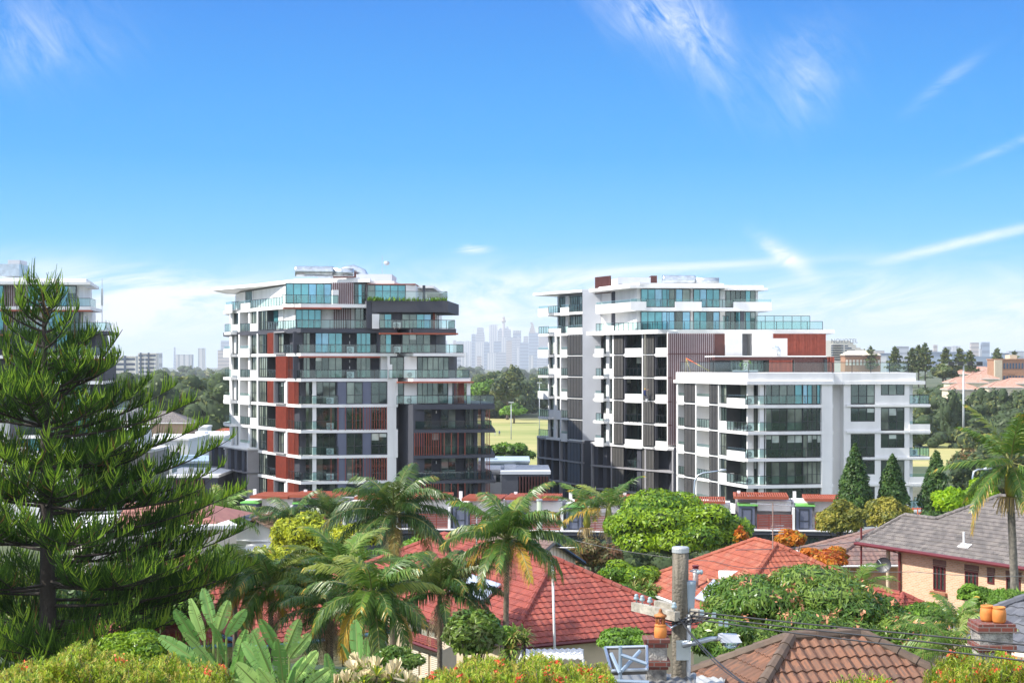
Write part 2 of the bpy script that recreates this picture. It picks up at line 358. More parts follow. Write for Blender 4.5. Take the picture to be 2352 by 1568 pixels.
# ================================================================ foliage generators
def lumps_in(c,Rx,Ry,Rz,k,rg,rr=(.32,.5),low=-.35,shell=.72):
    out=[]
    for i in range(k):
        d=rg.normal(size=3); d/=np.linalg.norm(d)
        if d[2]<low: d[2]=-d[2]*.5
        s=shell*(.75+.35*rg.random())
        out.append((np.array(c)+d*np.array([Rx,Ry,Rz])*s, np.array([Rx,Rx*.5+Ry*.5,Rz])*rg.uniform(*rr)))
    out.append((np.array(c),np.array([Rx,Ry,Rz])*.72))
    return out
def leaves_on(lumps,n,ln,wd,rg,droop=0.0,jit=.8,inner=.25,nm=3):
    w=np.array([l[1][0]*l[1][2] for l in lumps]); w/=w.sum()
    idx=rg.choice(len(lumps),size=n,p=w)
    cc=np.array([l[0] for l in lumps])[idx]; rr=np.array([l[1] for l in lumps])[idx]
    d=rg.normal(size=(n,3)); d/=np.linalg.norm(d,axis=1)[:,None]; low=d[:,2]<-.45; d[low,2]*=-.6
    rad=1-inner*np.abs(rg.normal(size=n))*.8
    pos=cc+d*rr*rad[:,None]
    nrm=d+rg.normal(size=(n,3))*jit*.6+np.array([0,0,.35]); nrm/=np.linalg.norm(nrm,axis=1)[:,None]
    t=rg.normal(size=(n,3))+np.array([0,0,-droop]); t-= (t*nrm).sum(1)[:,None]*nrm; t/=np.linalg.norm(t,axis=1)[:,None]+1e-9
    s=np.cross(nrm,t); sz=(.6+.8*rg.random(n))[:,None]
    a=t*ln*sz*.5; b=s*wd*sz*.5
    V=np.stack([pos-a,pos-a*.1+b,pos+a,pos-a*.1-b],axis=1)
    lm=rg.integers(0,nm,size=len(lumps))[idx]; mi=np.where(rg.random(n)<.55,lm,rg.integers(0,nm,size=n))
    return V.reshape(-1,3),mi
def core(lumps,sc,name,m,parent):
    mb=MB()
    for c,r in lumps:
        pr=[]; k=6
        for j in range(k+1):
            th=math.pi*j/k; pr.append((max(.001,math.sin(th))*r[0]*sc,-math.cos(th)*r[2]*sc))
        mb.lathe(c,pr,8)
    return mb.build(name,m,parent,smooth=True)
def trunk(mb,base,top,r0,r1,rg,limbs=(),bend=.3,n=7):
    b=Vector(base); t=Vector(top); pts=[]; rs=[]
    for j in range(6):
        f=j/5; p=b.lerp(t,f); p.x+=bend*math.sin(f*3)*.5; pts.append(p); rs.append(r0*(1-f)+r1*f)
    mb.tube(pts,rs,n)
    for q in limbs:
        s=b.lerp(t,.55+.35*rg.random()); q=Vector(q); mid=s.lerp(q,.5); mid.z-=.1*(q-s).length
        mb.tube([s,mid,q],[r1*.75,r1*.5,r1*.2],5,cap=False)
m_bark=mat('bark',(.12,.095,.07),.9,var=.4,scale=3,bump=.6,bscale=12)
m_barkd=mat('dark_bark',(.05,.04,.032),.9,var=.4,scale=3,bump=.8,bscale=14)
def FM(n,*cols,tr=.3,rough=.5): return [leafmat(f'{n}_{i}',c,tr,rough) for i,c in enumerate(cols)]
F_wood=FM('woodland_leaf',(.06,.095,.028),(.09,.13,.035),(.15,.165,.045),(.045,.075,.03),tr=.25)
F_fig=FM('fig_leaf',(.17,.28,.012),(.25,.38,.014),(.09,.19,.015),tr=.3,rough=.35)
F_mango=FM('mango_leaf',(.07,.15,.025),(.11,.20,.03),(.19,.28,.05),tr=.3,rough=.3)
F_olive=FM('olive_leaf',(.26,.26,.04),(.36,.32,.05),(.14,.16,.03))
F_lime=FM('lime_leaf',(.28,.46,.01),(.38,.55,.015),(.17,.32,.01),tr=.4)
F_cyp=FM('cypress_leaf',(.035,.085,.02),(.055,.12,.025),(.09,.16,.03),tr=.2)
F_oran=FM('autumn_leaf',(.55,.17,.015),(.62,.25,.02),(.42,.10,.02),(.25,.22,.03),tr=.35)
F_rust=FM('rusty_shrub_leaf',(.15,.12,.045),(.22,.11,.05),(.10,.13,.035))
F_bush=FM('green_bush_leaf',(.12,.24,.025),(.19,.35,.03),(.08,.16,.025))
F_brush=FM('bottlebrush_leaf',(.32,.44,.03),(.44,.50,.05),(.17,.28,.03),(.48,.40,.08),tr=.4)
F_gold=FM('golden_leaf',(.50,.50,.02),(.38,.42,.02),(.22,.28,.02))
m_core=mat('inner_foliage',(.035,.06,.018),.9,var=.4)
m_flow=mat('red_flower',(.75,.09,.03),.6,var=.3,scale=6); m_peach=mat('peach_flower_panicle',(.55,.24,.12),.7,var=.3,scale=5)
def tree(name,label,cat,px,top,bot,wpx,Y,mats,n=9000,leaf=(.3,.14),k=16,rr=(.3,.48),depth=1.0,group=None,droop=.3,trk=True,flowers=None,tr=.25,low=-.35,inner=.25,core_sc=.8,seed=None,bark=None,cz=.0):
    rg=np.random.default_rng(seed if seed is not None else abs(hash((px,top,wpx)))%99999)
    x,y=XY(px,Y); zt=ZP(top,Y); zb=ZP(bot,Y); rx=wpx*Y/FP/2; rz=(zt-zb)/2; g0=gz(x,y)
    root=thing(name,label,cat,(x,y,g0),group); rx*=1.14
    c=(x,y,(zt+zb)/2)
    lp=lumps_in(c,rx*.98,rx*depth,rz*.95,k,rg,rr,low)
    if trk:
        mb=MB(); lim=[tuple(l[0]) for l in lp[:min(7,len(lp))]]
        trunk(mb,(x,y,g0-.2),(x,y,zb+rz*.9),max(.12,rx*.09),max(.06,rx*.04),rg,lim); mb.build('trunk',bark or m_bark,root,smooth=True)
    V,mi=leaves_on(lp,n,leaf[0],leaf[1],rg,droop,inner=inner,nm=len(mats))
    cr=mesh_np('crown',V,mi,mats,root)
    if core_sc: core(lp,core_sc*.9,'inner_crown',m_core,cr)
    if flowers:
        m,nf,sz=flowers; V,mi=leaves_on(lp,nf*9,sz*.5,sz*.2,rg,0,inner=.02)
        P=V.reshape(-1,4,3); cen=P.mean(1); c9=np.repeat(cen[::9],9,axis=0)[:len(cen)]
        P=P-cen[:,None,:]+ (c9+rg.normal(size=cen.shape)*sz*.3)[:,None,:]
        P[:,:,1]-=.12; P[:,:,2]+=.08
        mesh_np('blossom',P.reshape(-1,3),np.zeros(len(P)),m,root)
    return root

# ---------------------------------------------------------------- woods behind the towers
def wood(x0,x1,Y0,Y1,n,seed,ztop=(-6,1),rad=(5,9),leafn=420,leaf=1.3,name='woodland',trim=None):
    rg=np.random.default_rng(seed); VV=[];MI=[];cb=MB(); tb=MB()
    for i in range(n):
        Y=rg.uniform(Y0,Y1); px=rg.uniform(x0,x1); x,y=XY(px,Y); r=rg.uniform(*rad); zt=rg.uniform(*ztop)
        if trim: zt=trim(px,Y,zt,rg)
        g0=gz(x,y); h=max(r*.8,(zt-g0)*.52); cz=zt-h; lp=lumps_in((x,y,cz),r,r,h,12,rg,(.28,.45),-.9)
        V,mi=leaves_on(lp,leafn,leaf,leaf*.55,rg,.2,nm=1); bm=rg.integers(0,4); mi=np.where(rg.random(len(mi))<.7,bm,rg.integers(0,4,size=len(mi)))
        VV.append(V);MI.append(mi)
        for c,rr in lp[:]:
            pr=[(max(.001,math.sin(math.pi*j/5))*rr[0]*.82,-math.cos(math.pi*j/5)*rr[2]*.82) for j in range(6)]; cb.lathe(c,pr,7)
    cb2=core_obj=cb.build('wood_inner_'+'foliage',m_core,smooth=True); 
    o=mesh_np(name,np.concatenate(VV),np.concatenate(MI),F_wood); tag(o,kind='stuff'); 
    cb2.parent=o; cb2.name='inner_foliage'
    return o
o=wood(230,560,430,640,46,1,ztop=(-9,-1),rad=(7,12),leafn=800,leaf=1.3); o['label']='dark wooded belt between the pine and the left tower'
o=wood(1050,1250,655,860,34,2,ztop=(-9,0),rad=(6,11),leafn=700,leaf=1.5); o['label']='mixed green trees beyond the playing field between the towers'
o=wood(2080,2375,500,640,60,3,ztop=(-8,-1.5),rad=(7,11),leafn=800,leaf=1.4,trim=lambda px,Y,z,rg: ZP(rg.uniform(858,890) if Y>570 else rg.uniform(880,960),Y)); o['label']='dense dark trees behind the playing field on the right'
o=wood(200,2380,1100,1700,150,4,ztop=(-14,-6),rad=(10,20),leafn=260,leaf=3.2); o['label']='hazy band of far street trees below the skyline'
o=wood(100,2380,2200,4200,220,5,ztop=(-12,0),rad=(20,45),leafn=110,leaf=9); o['label']='faint distant bush fading into the haze'
o=wood(500,2110,114,136,64,8,rad=(1.8,3.2),leafn=900,leaf=.34,trim=lambda px,Y,z,rg: ZP(rg.uniform(1232,1275),Y)); o['label']='mixed garden trees filling the gully below the terrace houses'
o=wood(2120,2375,420,480,22,6,rad=(5,8),leafn=700,leaf=1.1,trim=lambda px,Y,z,rg: ZP(rg.uniform(900,975),Y)); o['label']='nearer dark trees at the field edge on the right'
o=wood(2190,2375,230,300,16,7,rad=(3,4.5),leafn=700,leaf=.7,trim=lambda px,Y,z,rg: ZP(rg.uniform(1010,1060),Y)); o['label']='dull green trees behind the right hand palm'
o=wood(2178,2385,440,462,20,9,rad=(3.5,5.5),leafn=700,leaf=1.0,trim=lambda px,Y,z,rg: ZP(rg.uniform(880,900),Y)); o['label']='row of trees hiding the walls of the salmon roofed suburban houses'
# individual trees in front of the woods
for (px,top,bot,w,Y,ms,lab) in ((1165,852,945,75,640,F_wood,'dark round tree at the far edge of the playing field'),
  (1180,925,965,52,600,F_bush,'small light green tree on the edge of the playing field'),
  (1110,868,925,60,655,F_bush,'bright green tree left of the dark one beyond the playing field'),
  (2210,905,960,80,480,F_bush,'bright green tree among the dark wood on the right'),
  (2230,1018,1150,110,250,F_rust,'dull brown-green tree left of the big right-hand palm'),
  (2165,835,880,60,640,F_wood,'dark green crown above the end of the white terrace')):
    tree('field_tree',lab,'tree',px,top,bot,w,Y,ms,n=3500,leaf=(Y*.0022,Y*.0012),k=14,seed=px)
for i,(px,top,Y,h) in enumerate(((2056,797,700,0),(2094,800,700,0),(2110,793,720,0),(2125,788,700,0),(2172,800,690,0),(2205,800,690,0),(2228,806,680,0),(2000,795,900,0),(1985,801,1500,0),(2290,803,820,0),(2330,806,900,0),(2290,800,1000,0))):
    rg=np.random.default_rng(100+i); x,y=XY(px,Y); zt=ZP(top,Y); g0=gz(x,y); hh=zt-g0; root=thing('norfolk_pine',f'{["tall","slim","small"][i%3]} dark conifer far off on the right skyline, number {i+1} counted from the left' if 0 else None,'tree',(x,y,g0),'conifers on the right skyline')
    root['label']='far dark conifer with tiered branches standing above the roofs on the right skyline'
    mb=MB(); mb.tube([(x,y,g0),(x,y,zt)],[.35,.05],6); mb.build('trunk',m_barkd,root)
    V=[]
    for q in range(900):
        f=rg.random()**.7; f=round(f*9)/9+rg.normal()*.012; f=min(1,max(.03,f)); z=zt-f*hh*.62; r=(f**.6)*hh*.21*rg.random()**.5*(1+.35*math.sin(f*30+i)); a=rg.random()*6.283
        c=np.array([x+r*math.cos(a),y+r*math.sin(a),z+r*.25]); s=rg.normal(size=3)*.35; u=rg.normal(size=3)*.3
        V+= [c-s*1.3,c+u,c+s*1.3,c-u]
    mesh_np('crown',np.array(V),rg.integers(0,3,size=900),F_wood,root)
# ================================================================ apartment buildings: shared parts
class Fac:
    """an upright facade plane between two plan points; px = where the sight line through that pixel column meets it"""
    def __init__(s,p0,p1):
        s.p0=Vector((*p0,0)); s.p1=Vector((*p1,0)); s.d=(s.p1-s.p0).normalized(); s.n=Vector((s.d.y,-s.d.x,0)); s.L=(s.p1-s.p0).length
    def u(s,px,dep=0):
        q=s.p0+s.n*dep; rx,ry=(px-CX)/FP,1.0
        return -(q.x*ry-q.y*rx)/(s.d.x*ry-s.d.y*rx)
    def pt(s,u,dep,z): p=s.p0+s.d*u+s.n*dep; return Vector((p.x,p.y,z))
    def box(s,mb,u0,u1,z0,z1,d0,d1,m=0):
        a=s.pt(u0,d0,z0); mb.obox(a,s.d*(u1-u0),-s.n*(d0-d1),(0,0,z1-z0),m)
    def Z(s,px,py,dep=0):
        p=s.pt(s.u(px,dep),dep,0); return -(py-HY)*p.y/FP
def win(fc,x0,x1,z0,z1,dep,n,par,kinds='t',mid=None,name='window',rg=rnd,back=None,uu=False):
    """framed window: x0..x1 are pixel columns on the plane at depth dep"""
    u0,u1=(x0,x1) if uu else (fc.u(x0,dep),fc.u(x1,dep))
    if back is not None:
        b=MB(); fc.box(b,u0-.02,u1+.02,z0-.02,z1+.02,back,dep-.09); b.build('reveal',m_frame,par)
    f=MB(); t=.07
    fc.box(f,u0,u1,z0,z0+t,dep-.1,dep); fc.box(f,u0,u1,z1-t*1.4,z1,dep-.1,dep)
    for i in range(n+1):
        c=u0+(u1-u0)*i/n; a=c if i==0 else (c-t if i==n else c-t/2)
        fc.box(f,a,a+t,z0+t,z1-t*1.4,dep-.1,dep+.002)
    if mid is not None: fc.box(f,u0+t,u1-t,z0+(z1-z0)*mid-.03,z0+(z1-z0)*mid+.03,dep-.09,dep-.003)
    fo=f.build(name,m_frame,par)
    g=MB()
    K={'t':1,'d':2,'r':3,'b':4,'u':5}
    for i in range(n):
        a=u0+(u1-u0)*i/n; b=u0+(u1-u0)*(i+1)/n; k=kinds[rg.randrange(len(kinds))]; k='drbrd'[rg.randrange(5)] if rg.random()<.14 else k
        if k=='b':
            zz=z0+(z1-z0)*rg.choice([.5,.65,.8]); g.face([fc.pt(a,dep-.06,zz),fc.pt(b,dep-.06,zz),fc.pt(b,dep-.06,z1),fc.pt(a,dep-.06,z1)],4)
            g.face([fc.pt(a,dep-.06,z0),fc.pt(b,dep-.06,z0),fc.pt(b,dep-.06,zz),fc.pt(a,dep-.06,zz)],2)
        else:
            j=rg.uniform(-.012,.012)
            g.face([fc.pt(a,dep-.06+j,z0),fc.pt(b,dep-.06-j,z0),fc.pt(b,dep-.06-j,z1),fc.pt(a,dep-.06+j,z1)],K[k])
    g.build('pane',G,fo); return fo
def rail(fc,x0,x1,z,dep,par,h=1.05,step=1.25,pick=False,uu=False,name='balcony_railing',glass=None,ends=(0,0)):
    """glass balustrade with dark posts and top bar; ends = how far it turns back at each end"""
    u0,u1=(x0,x1) if uu else (fc.u(x0,dep),fc.u(x1,dep))
    r=MB(); n=max(1,int(round((u1-u0)/step))); t=.06
    fc.box(r,u0,u1,z+h-.04,z+h+.02,dep-.05,dep+.01); fc.box(r,u0,u1,z+.06,z+.1,dep-.03,dep)
    for i in range(n+1):
        c=u0+(u1-u0)*i/n; fc.box(r,c-t/2,c+t/2,z-.02,z+h-.03,dep-.035,dep+.005)
    gl=MB(); gl.face([fc.pt(u0,dep-.05,z+.1),fc.pt(u1,dep-.05,z+.1),fc.pt(u1,dep-.05,z+h-.03),fc.pt(u0,dep-.05,z+h-.03)])
    for e,u in zip(ends,(u0,u1)):
        if e:
            a=min(dep,dep-e);
            fc.box(r,u-.02,u+.02,z+h-.03,z+h+.012,a,dep-.045); 
            k=max(1,int(abs(e)/1.0))
            for i in range(1,k+1):
                dd=dep-e*i/k; fc.box(r,u-.022,u+.022,z,z+h-.03,dd,dd+.045)
            gl.face([fc.pt(u,a,z+.1),fc.pt(u,dep-.06,z+.1),fc.pt(u,dep-.06,z+h-.03),fc.pt(u,a,z+h-.03)])
    ro=r.build(name,m_dark,par); gl.build('glass_panel',glass or m_clear,ro); return ro
def solid(fc,x0,x1,z,dep,par,h=.95,zlow=.42,m=None,uu=False,end=0):
    """solid white balcony front with a glass strip on top"""
    u0,u1=(x0,x1) if uu else (fc.u(x0,dep),fc.u(x1,dep))
    b=MB(); fc.box(b,u0,u1,z-zlow,z+h-.22,dep-.14,dep+.02)
    if end: fc.box(b,u0,u0+.14,z-zlow,z+h-.22,dep-end,dep-.143)
    o=b.build('balcony_wall',m or m_white,par)
    g=MB(); g.face([fc.pt(u0+.05,dep-.07,z+h-.22),fc.pt(u1-.05,dep-.07,z+h-.22),fc.pt(u1-.05,dep-.07,z+h+.12),fc.pt(u0+.05,dep-.07,z+h+.12)])
    fc.box(g,u0+.05,u1-.05,z+h+.11,z+h+.135,dep-.09,dep-.05)
    g.build('glass_strip',m_clear,o); return o
def wallbox(fc,x0,x1,z0,z1,d0,d1,m,par,name='wall',uu=False):
    u0,u1=(x0,x1) if uu else (fc.u(x0,d1),fc.u(x1,d1))
    b=MB(); fc.box(b,u0,u1,z0,z1,d0,d1); return b.build(name,m,par)
def slats(fc,x0,x1,z0,z1,dep,par,n,m,w=.055,back=None,name='slat_screen',uu=False,dd=.12):
    """upright battens; back = material of a panel right behind them"""
    u0,u1=(x0,x1) if uu else (fc.u(x0,dep),fc.u(x1,dep)); b=MB()
    for i in range(n):
        c=u0+(u1-u0)*(i+.5)/n; fc.box(b,c-w/2,c+w/2,z0,z1,dep-dd,dep)
    if back is not None: fc.box(b,u0,u1,z0+.01,z1-.01,dep-dd-.06,dep-dd-.01,1)
    return b.build(name,[m,back or m],par)
def louvre(fc,x0,x1,z0,z1,dep,par,n=3,name='louvre_shutter'):
    """sliding shutters: n leaves filled with level blades"""
    u0,u1=fc.u(x0,dep),fc.u(x1,dep); b=MB()
    fc.box(b,u0,u1,z0,z0+.08,dep-.06,dep); fc.box(b,u0,u1,z1-.08,z1,dep-.06,dep)
    for i in range(n+1):
        c=u0+(u1-u0)*i/n; fc.box(b,max(u0,c-.035),min(u1,c+.035),z0+.08,z1-.08,dep-.06,dep+.002)
    fc.box(b,u0+.03,u1-.03,z0+.05,z1-.05,dep-.14,dep-.1,1)
    k=int((z1-z0)/.14)
    for i in range(n):
        a=u0+(u1-u0)*i/n+.035; c=u0+(u1-u0)*(i+1)/n-.035
        for j in range(k):
            z=z0+.1+(z1-z0-.2)*(j+.5)/k
            q=[fc.pt(a,dep-.05,z+.03),fc.pt(c,dep-.05,z+.03),fc.pt(c,dep-.005,z-.04),fc.pt(a,dep-.005,z-.04)]; b.face(q,2)
    return b.build(name,[m_dark,m_dark,m_louvl],par)
def aircon(fc,x,z,dep,par,label=None):
    u=fc.u(x,dep); b=MB(); fc.box(b,u-.42,u+.42,z+.08,z+.78,dep-.32,dep); fc.box(b,u-.35,u-.25,z,z+.08,dep-.3,dep-.05); fc.box(b,u+.25,u+.35,z,z+.08,dep-.3,dep-.05)
    o=b.build('air_conditioner',m_white2,par)
    f=MB(); c=fc.pt(u-.12,dep+.01,z+.43)
    for rr in (.27,.19,.1):
        ring=[c+fc.d*(rr*math.cos(k*math.pi/8))+Vector((0,0,rr*math.sin(k*math.pi/8))) for k in range(17)]; f.tube(ring,.02,4,cap=False)
    f.build('fan_grille',m_dark,o); return o
def lamp(fc,x,z,dep,par):
    u=fc.u(x,dep); b=MB(); fc.box(b,u-.05,u+.05,z,z+.32,dep,dep+.1); b.build('wall_light',m_white2,par)
def offs(poly,d):
    """polygon pushed outwards by d (anticlockwise plan)"""
    out=[]; n=len(poly)
    for i in range(n):
        a,b,c=Vector(poly[i-1]),Vector(poly[i]),Vector(poly[(i+1)%n])
        e1=(b-a).normalized(); e2=(c-b).normalized(); n1=Vector((e1.y,-e1.x)); n2=Vector((e2.y,-e2.x))
        k=(n1+n2); k=k/(k.dot(k))*2 if k.dot(k)>.2 else n1
        out.append(tuple(b+k*d*.5*1.0 if False else b+ (n1+n2)/(1+n1.dot(n2))*d))
    return out
def slab(poly,z1,th,m,par,name='floor_slab'):
    b=MB(); b.prism(poly,z1-th,z1); return b.build(name,m,par)
x1=lambda v:(820+v/3.136)*.59394
x2=lambda v:(1300+v/3.136)*.59394
x3=lambda v:(820+v/3.074)*.59394
x4=lambda v:(1300+v/3.075)*.59394
x5=lambda v:(2020+v/3.336)*.59394
x6=lambda v:(2580+v/3.336)*.59394
x7=lambda v:(2020+v/3.075)*.59394
x8=lambda v:(2580+v/3.074)*.59394
x9=lambda v:(3100+v/2.2395)*.59394
x0=lambda v:(v/2.571)*.59394
def duct(mb,p,d,L,r):
    """ribbed round roof duct with a slanted mouth, along d"""
    p,d=Vector(p),Vector(d).normalized(); pts=[];rs=[]
    n=18
    for i in range(n+1):
        f=i/n; pts.append(p+d*L*f); rs.append(r*(1.07 if i%5==0 else 1.0))
    mb.tube(pts,rs,16)

# ================================================================ LEFT TOWER
A=thing('apartment_building','stepped ten storey apartment tower left of centre with white, charcoal and rust red slatted facades','building',(-22,200,-21))
La,Lb=(-39.0,212.0),(-25.2,187.0); Fb=(-13.9,189.4); Ra,Rb=(-11.85,188.2),(-4.9,189.4)
FL=Fac(La,Lb); FF=Fac(Lb,Fb); FR=Fac(Ra,(-2.4,189.8)); FS=Fac((-13.95,191.8),Ra)
lv={-2:-19.9,-1:-16.88,0:-13.87,1:-10.82,2:-7.77,3:-4.72,4:-1.62,5:1.42,6:4.36,7:7.3,8:10.15}
back=[(-2.4+4,212),(-24,232),(-39.2,222)]
def core_poly(dl,df,dr,upto=None):
    """body outline set back dl from the left face, df from the front, dr from the right wing"""
    l0=FL.pt(0,-dl,0); c=FL.pt(FL.L-df*.45,-dl,0); f1=FF.pt(FF.L+.6,-df,0); r0=FR.pt(0,-dr,0); r1=FR.pt(FR.u(upto,-dr),-dr,0) if upto else FR.pt(FR.L-1.5,-dr,0)
    a=FL.pt(0,-dl,0); cc=FF.pt(0.9,-df,0)
    return [(l0.x,l0.y),(cc.x-.9,cc.y),(f1.x,f1.y),(r0.x,r0.y),(r1.x,r1.y),(r1.x+.3,r1.y+20),(-24,230),(-39,221)]
# floors: concrete bodies per storey (recessed) and slabs
rends={-2:1082,-1:1082,0:1082,1:1082,2:1082,3:x4(1335),4:x2(1365),5:x2(1215),6:x2(1165),7:x2(965)}
for k in range(-2,8):
    z0,z1=lv[k],lv[k+1]; m=m_cgrey if k in(4,5) else (m_white if k>5 else m_cgrey)
    b=MB(); b.prism(core_poly(2.3,2.2,2.25,rends[k]),z0-.05,z1-.32); b.build('core_wall',m,A)
def outline(rpx,dep=0,wl=0,right_back=14):
    r=FR.pt(FR.u(rpx,dep),dep,0); l=FL.pt(-.2,wl,0); c=Vector((*Lb,0)); f=Vector((*Fb,0)); ra=FR.pt(0,dep,0); rs=Vector((-13.95,191.8,0))
    return [(l.x,l.y),(c.x,c.y),(f.x,f.y),(rs.x,rs.y),(ra.x,ra.y),(r.x,r.y),(r.x-.5,r.y+right_back),(-24,231),(-39.4,221.5)]
send={-1:x4(1890),0:x4(1890),1:x4(1890),2:x4(1890),3:x4(1885),4:x4(1600),5:x2(1560),6:x2(1455),7:x2(1355)}
for k,px in send.items():
    m=m_white if k not in (6,) else m_cgrey
    if k in (-1,0,1,2,3):
        # white slab on the left body, charcoal one on the right wing
        l=FL.pt(-.2,0,0); b=MB(); b.prism([(l.x,l.y),Lb,Fb,(-13.95,191.85),(-13,228),(-24,231),(-39.4,221.5)],lv[k]-.36,lv[k]); b.build('floor_slab',m_white,A)
        r=FR.pt(FR.u(px,0),0,0); th=.62 if k==3 else (.4)
        b=MB(); b.prism([(-13.90,191.8),Ra,(r.x,r.y),(r.x-.6,r.y+14),(-12.9,226)],lv[k]-th,lv[k]-.02); b.build('floor_slab',m_cgrey,A)
    elif k==7:
        l=FL.pt(-.2,0,0); e=FF.pt(FF.u(x2(380),0),0,0)
        b=MB(); b.prism([(l.x,l.y),Lb,(e.x,e.y),(e.x+1,228),(-24,231),(-39.4,221.5)],lv[k]-.42,lv[k]); b.build('floor_slab',m_white,A)
        # charcoal planter box round the right terrace
        a=FF.pt(FF.u(x2(430)),.25,0); r=FR.pt(FR.u(x2(1355)),.1,0)
        b=MB(); b.prism([(a.x,a.y),(r.x,r.y),(r.x+.9,r.y+12),(a.x+.5,a.y+14)],lv[k]-.95,lv[k]+.42); b.build('planter_parapet',m_cgrey,A)
        wallbox(FF,x2(368),x2(430),lv[6]+.02,lv[k]+.42,-4,.2,m_cgrey,A)
    else: slab(outline(px),lv[k],.36 if k!=6 else .5,m,A)
# roofs
l=FL.pt(-.6,1.2,0); c0=FL.pt(FL.u(638,.6),.6,0); e=FF.pt(FF.u(x2(410),-.9),-.9,0); 
b=MB(); b.prism([(l.x-.3,l.y),(c0.x+1.2,c0.y+1.2),(e.x,e.y),(e.x+.8,228),(-24,231),(-40.4,221.5)],10.02,10.42); b.prism([(l.x+1.2,l.y+2),(c0.x+2,c0.y+1.9),(e.x-1.4,e.y+1),(e.x-1.4,226),(-24,229),(-38,220)],10.42,10.62); b.build('roof',m_white,A)
a=FF.pt(FF.u(x2(375),-1.5),-1.5,0); r=FR.pt(FR.u(x2(962),-1.6),-1.6,0); b=MB(); b.prism([(a.x,a.y),(r.x,r.y),(r.x+1,226),(a.x,228)],9.72,9.84); b.build('soffit',m_rust,A)
b=MB(); b.prism([(a.x,a.y+.5),(r.x-2.6,r.y+.5),(r.x-1.5,226),(a.x,228)],9.85,10.2); b.prism([(r.x-1.3,r.y+4),(r.x+2.0,r.y+4),(r.x+2.5,224),(r.x-1.3,224)],9.5,9.8); b.build('roof',m_white,A)
# soffit strips in rust red under some slabs
for (k,fc,xa,xb,dd) in ((7,FF,x1(870),x1(1570),.12),(6,FR,x2(530),x2(1480),.15),(5,FF,x1(1060),x2(535),.12),(4,FR,x4(735),x4(1635),.2)):
    o=.42 if k==7 else (.5 if k==6 else .36)
    u0,u1=fc.u(xa,dd),fc.u(xb,dd); b=MB(); fc.box(b,u0,u1,lv[k]-o-.19,lv[k]-o-.01,-1.6,dd); b.build('soffit',m_rust,A)
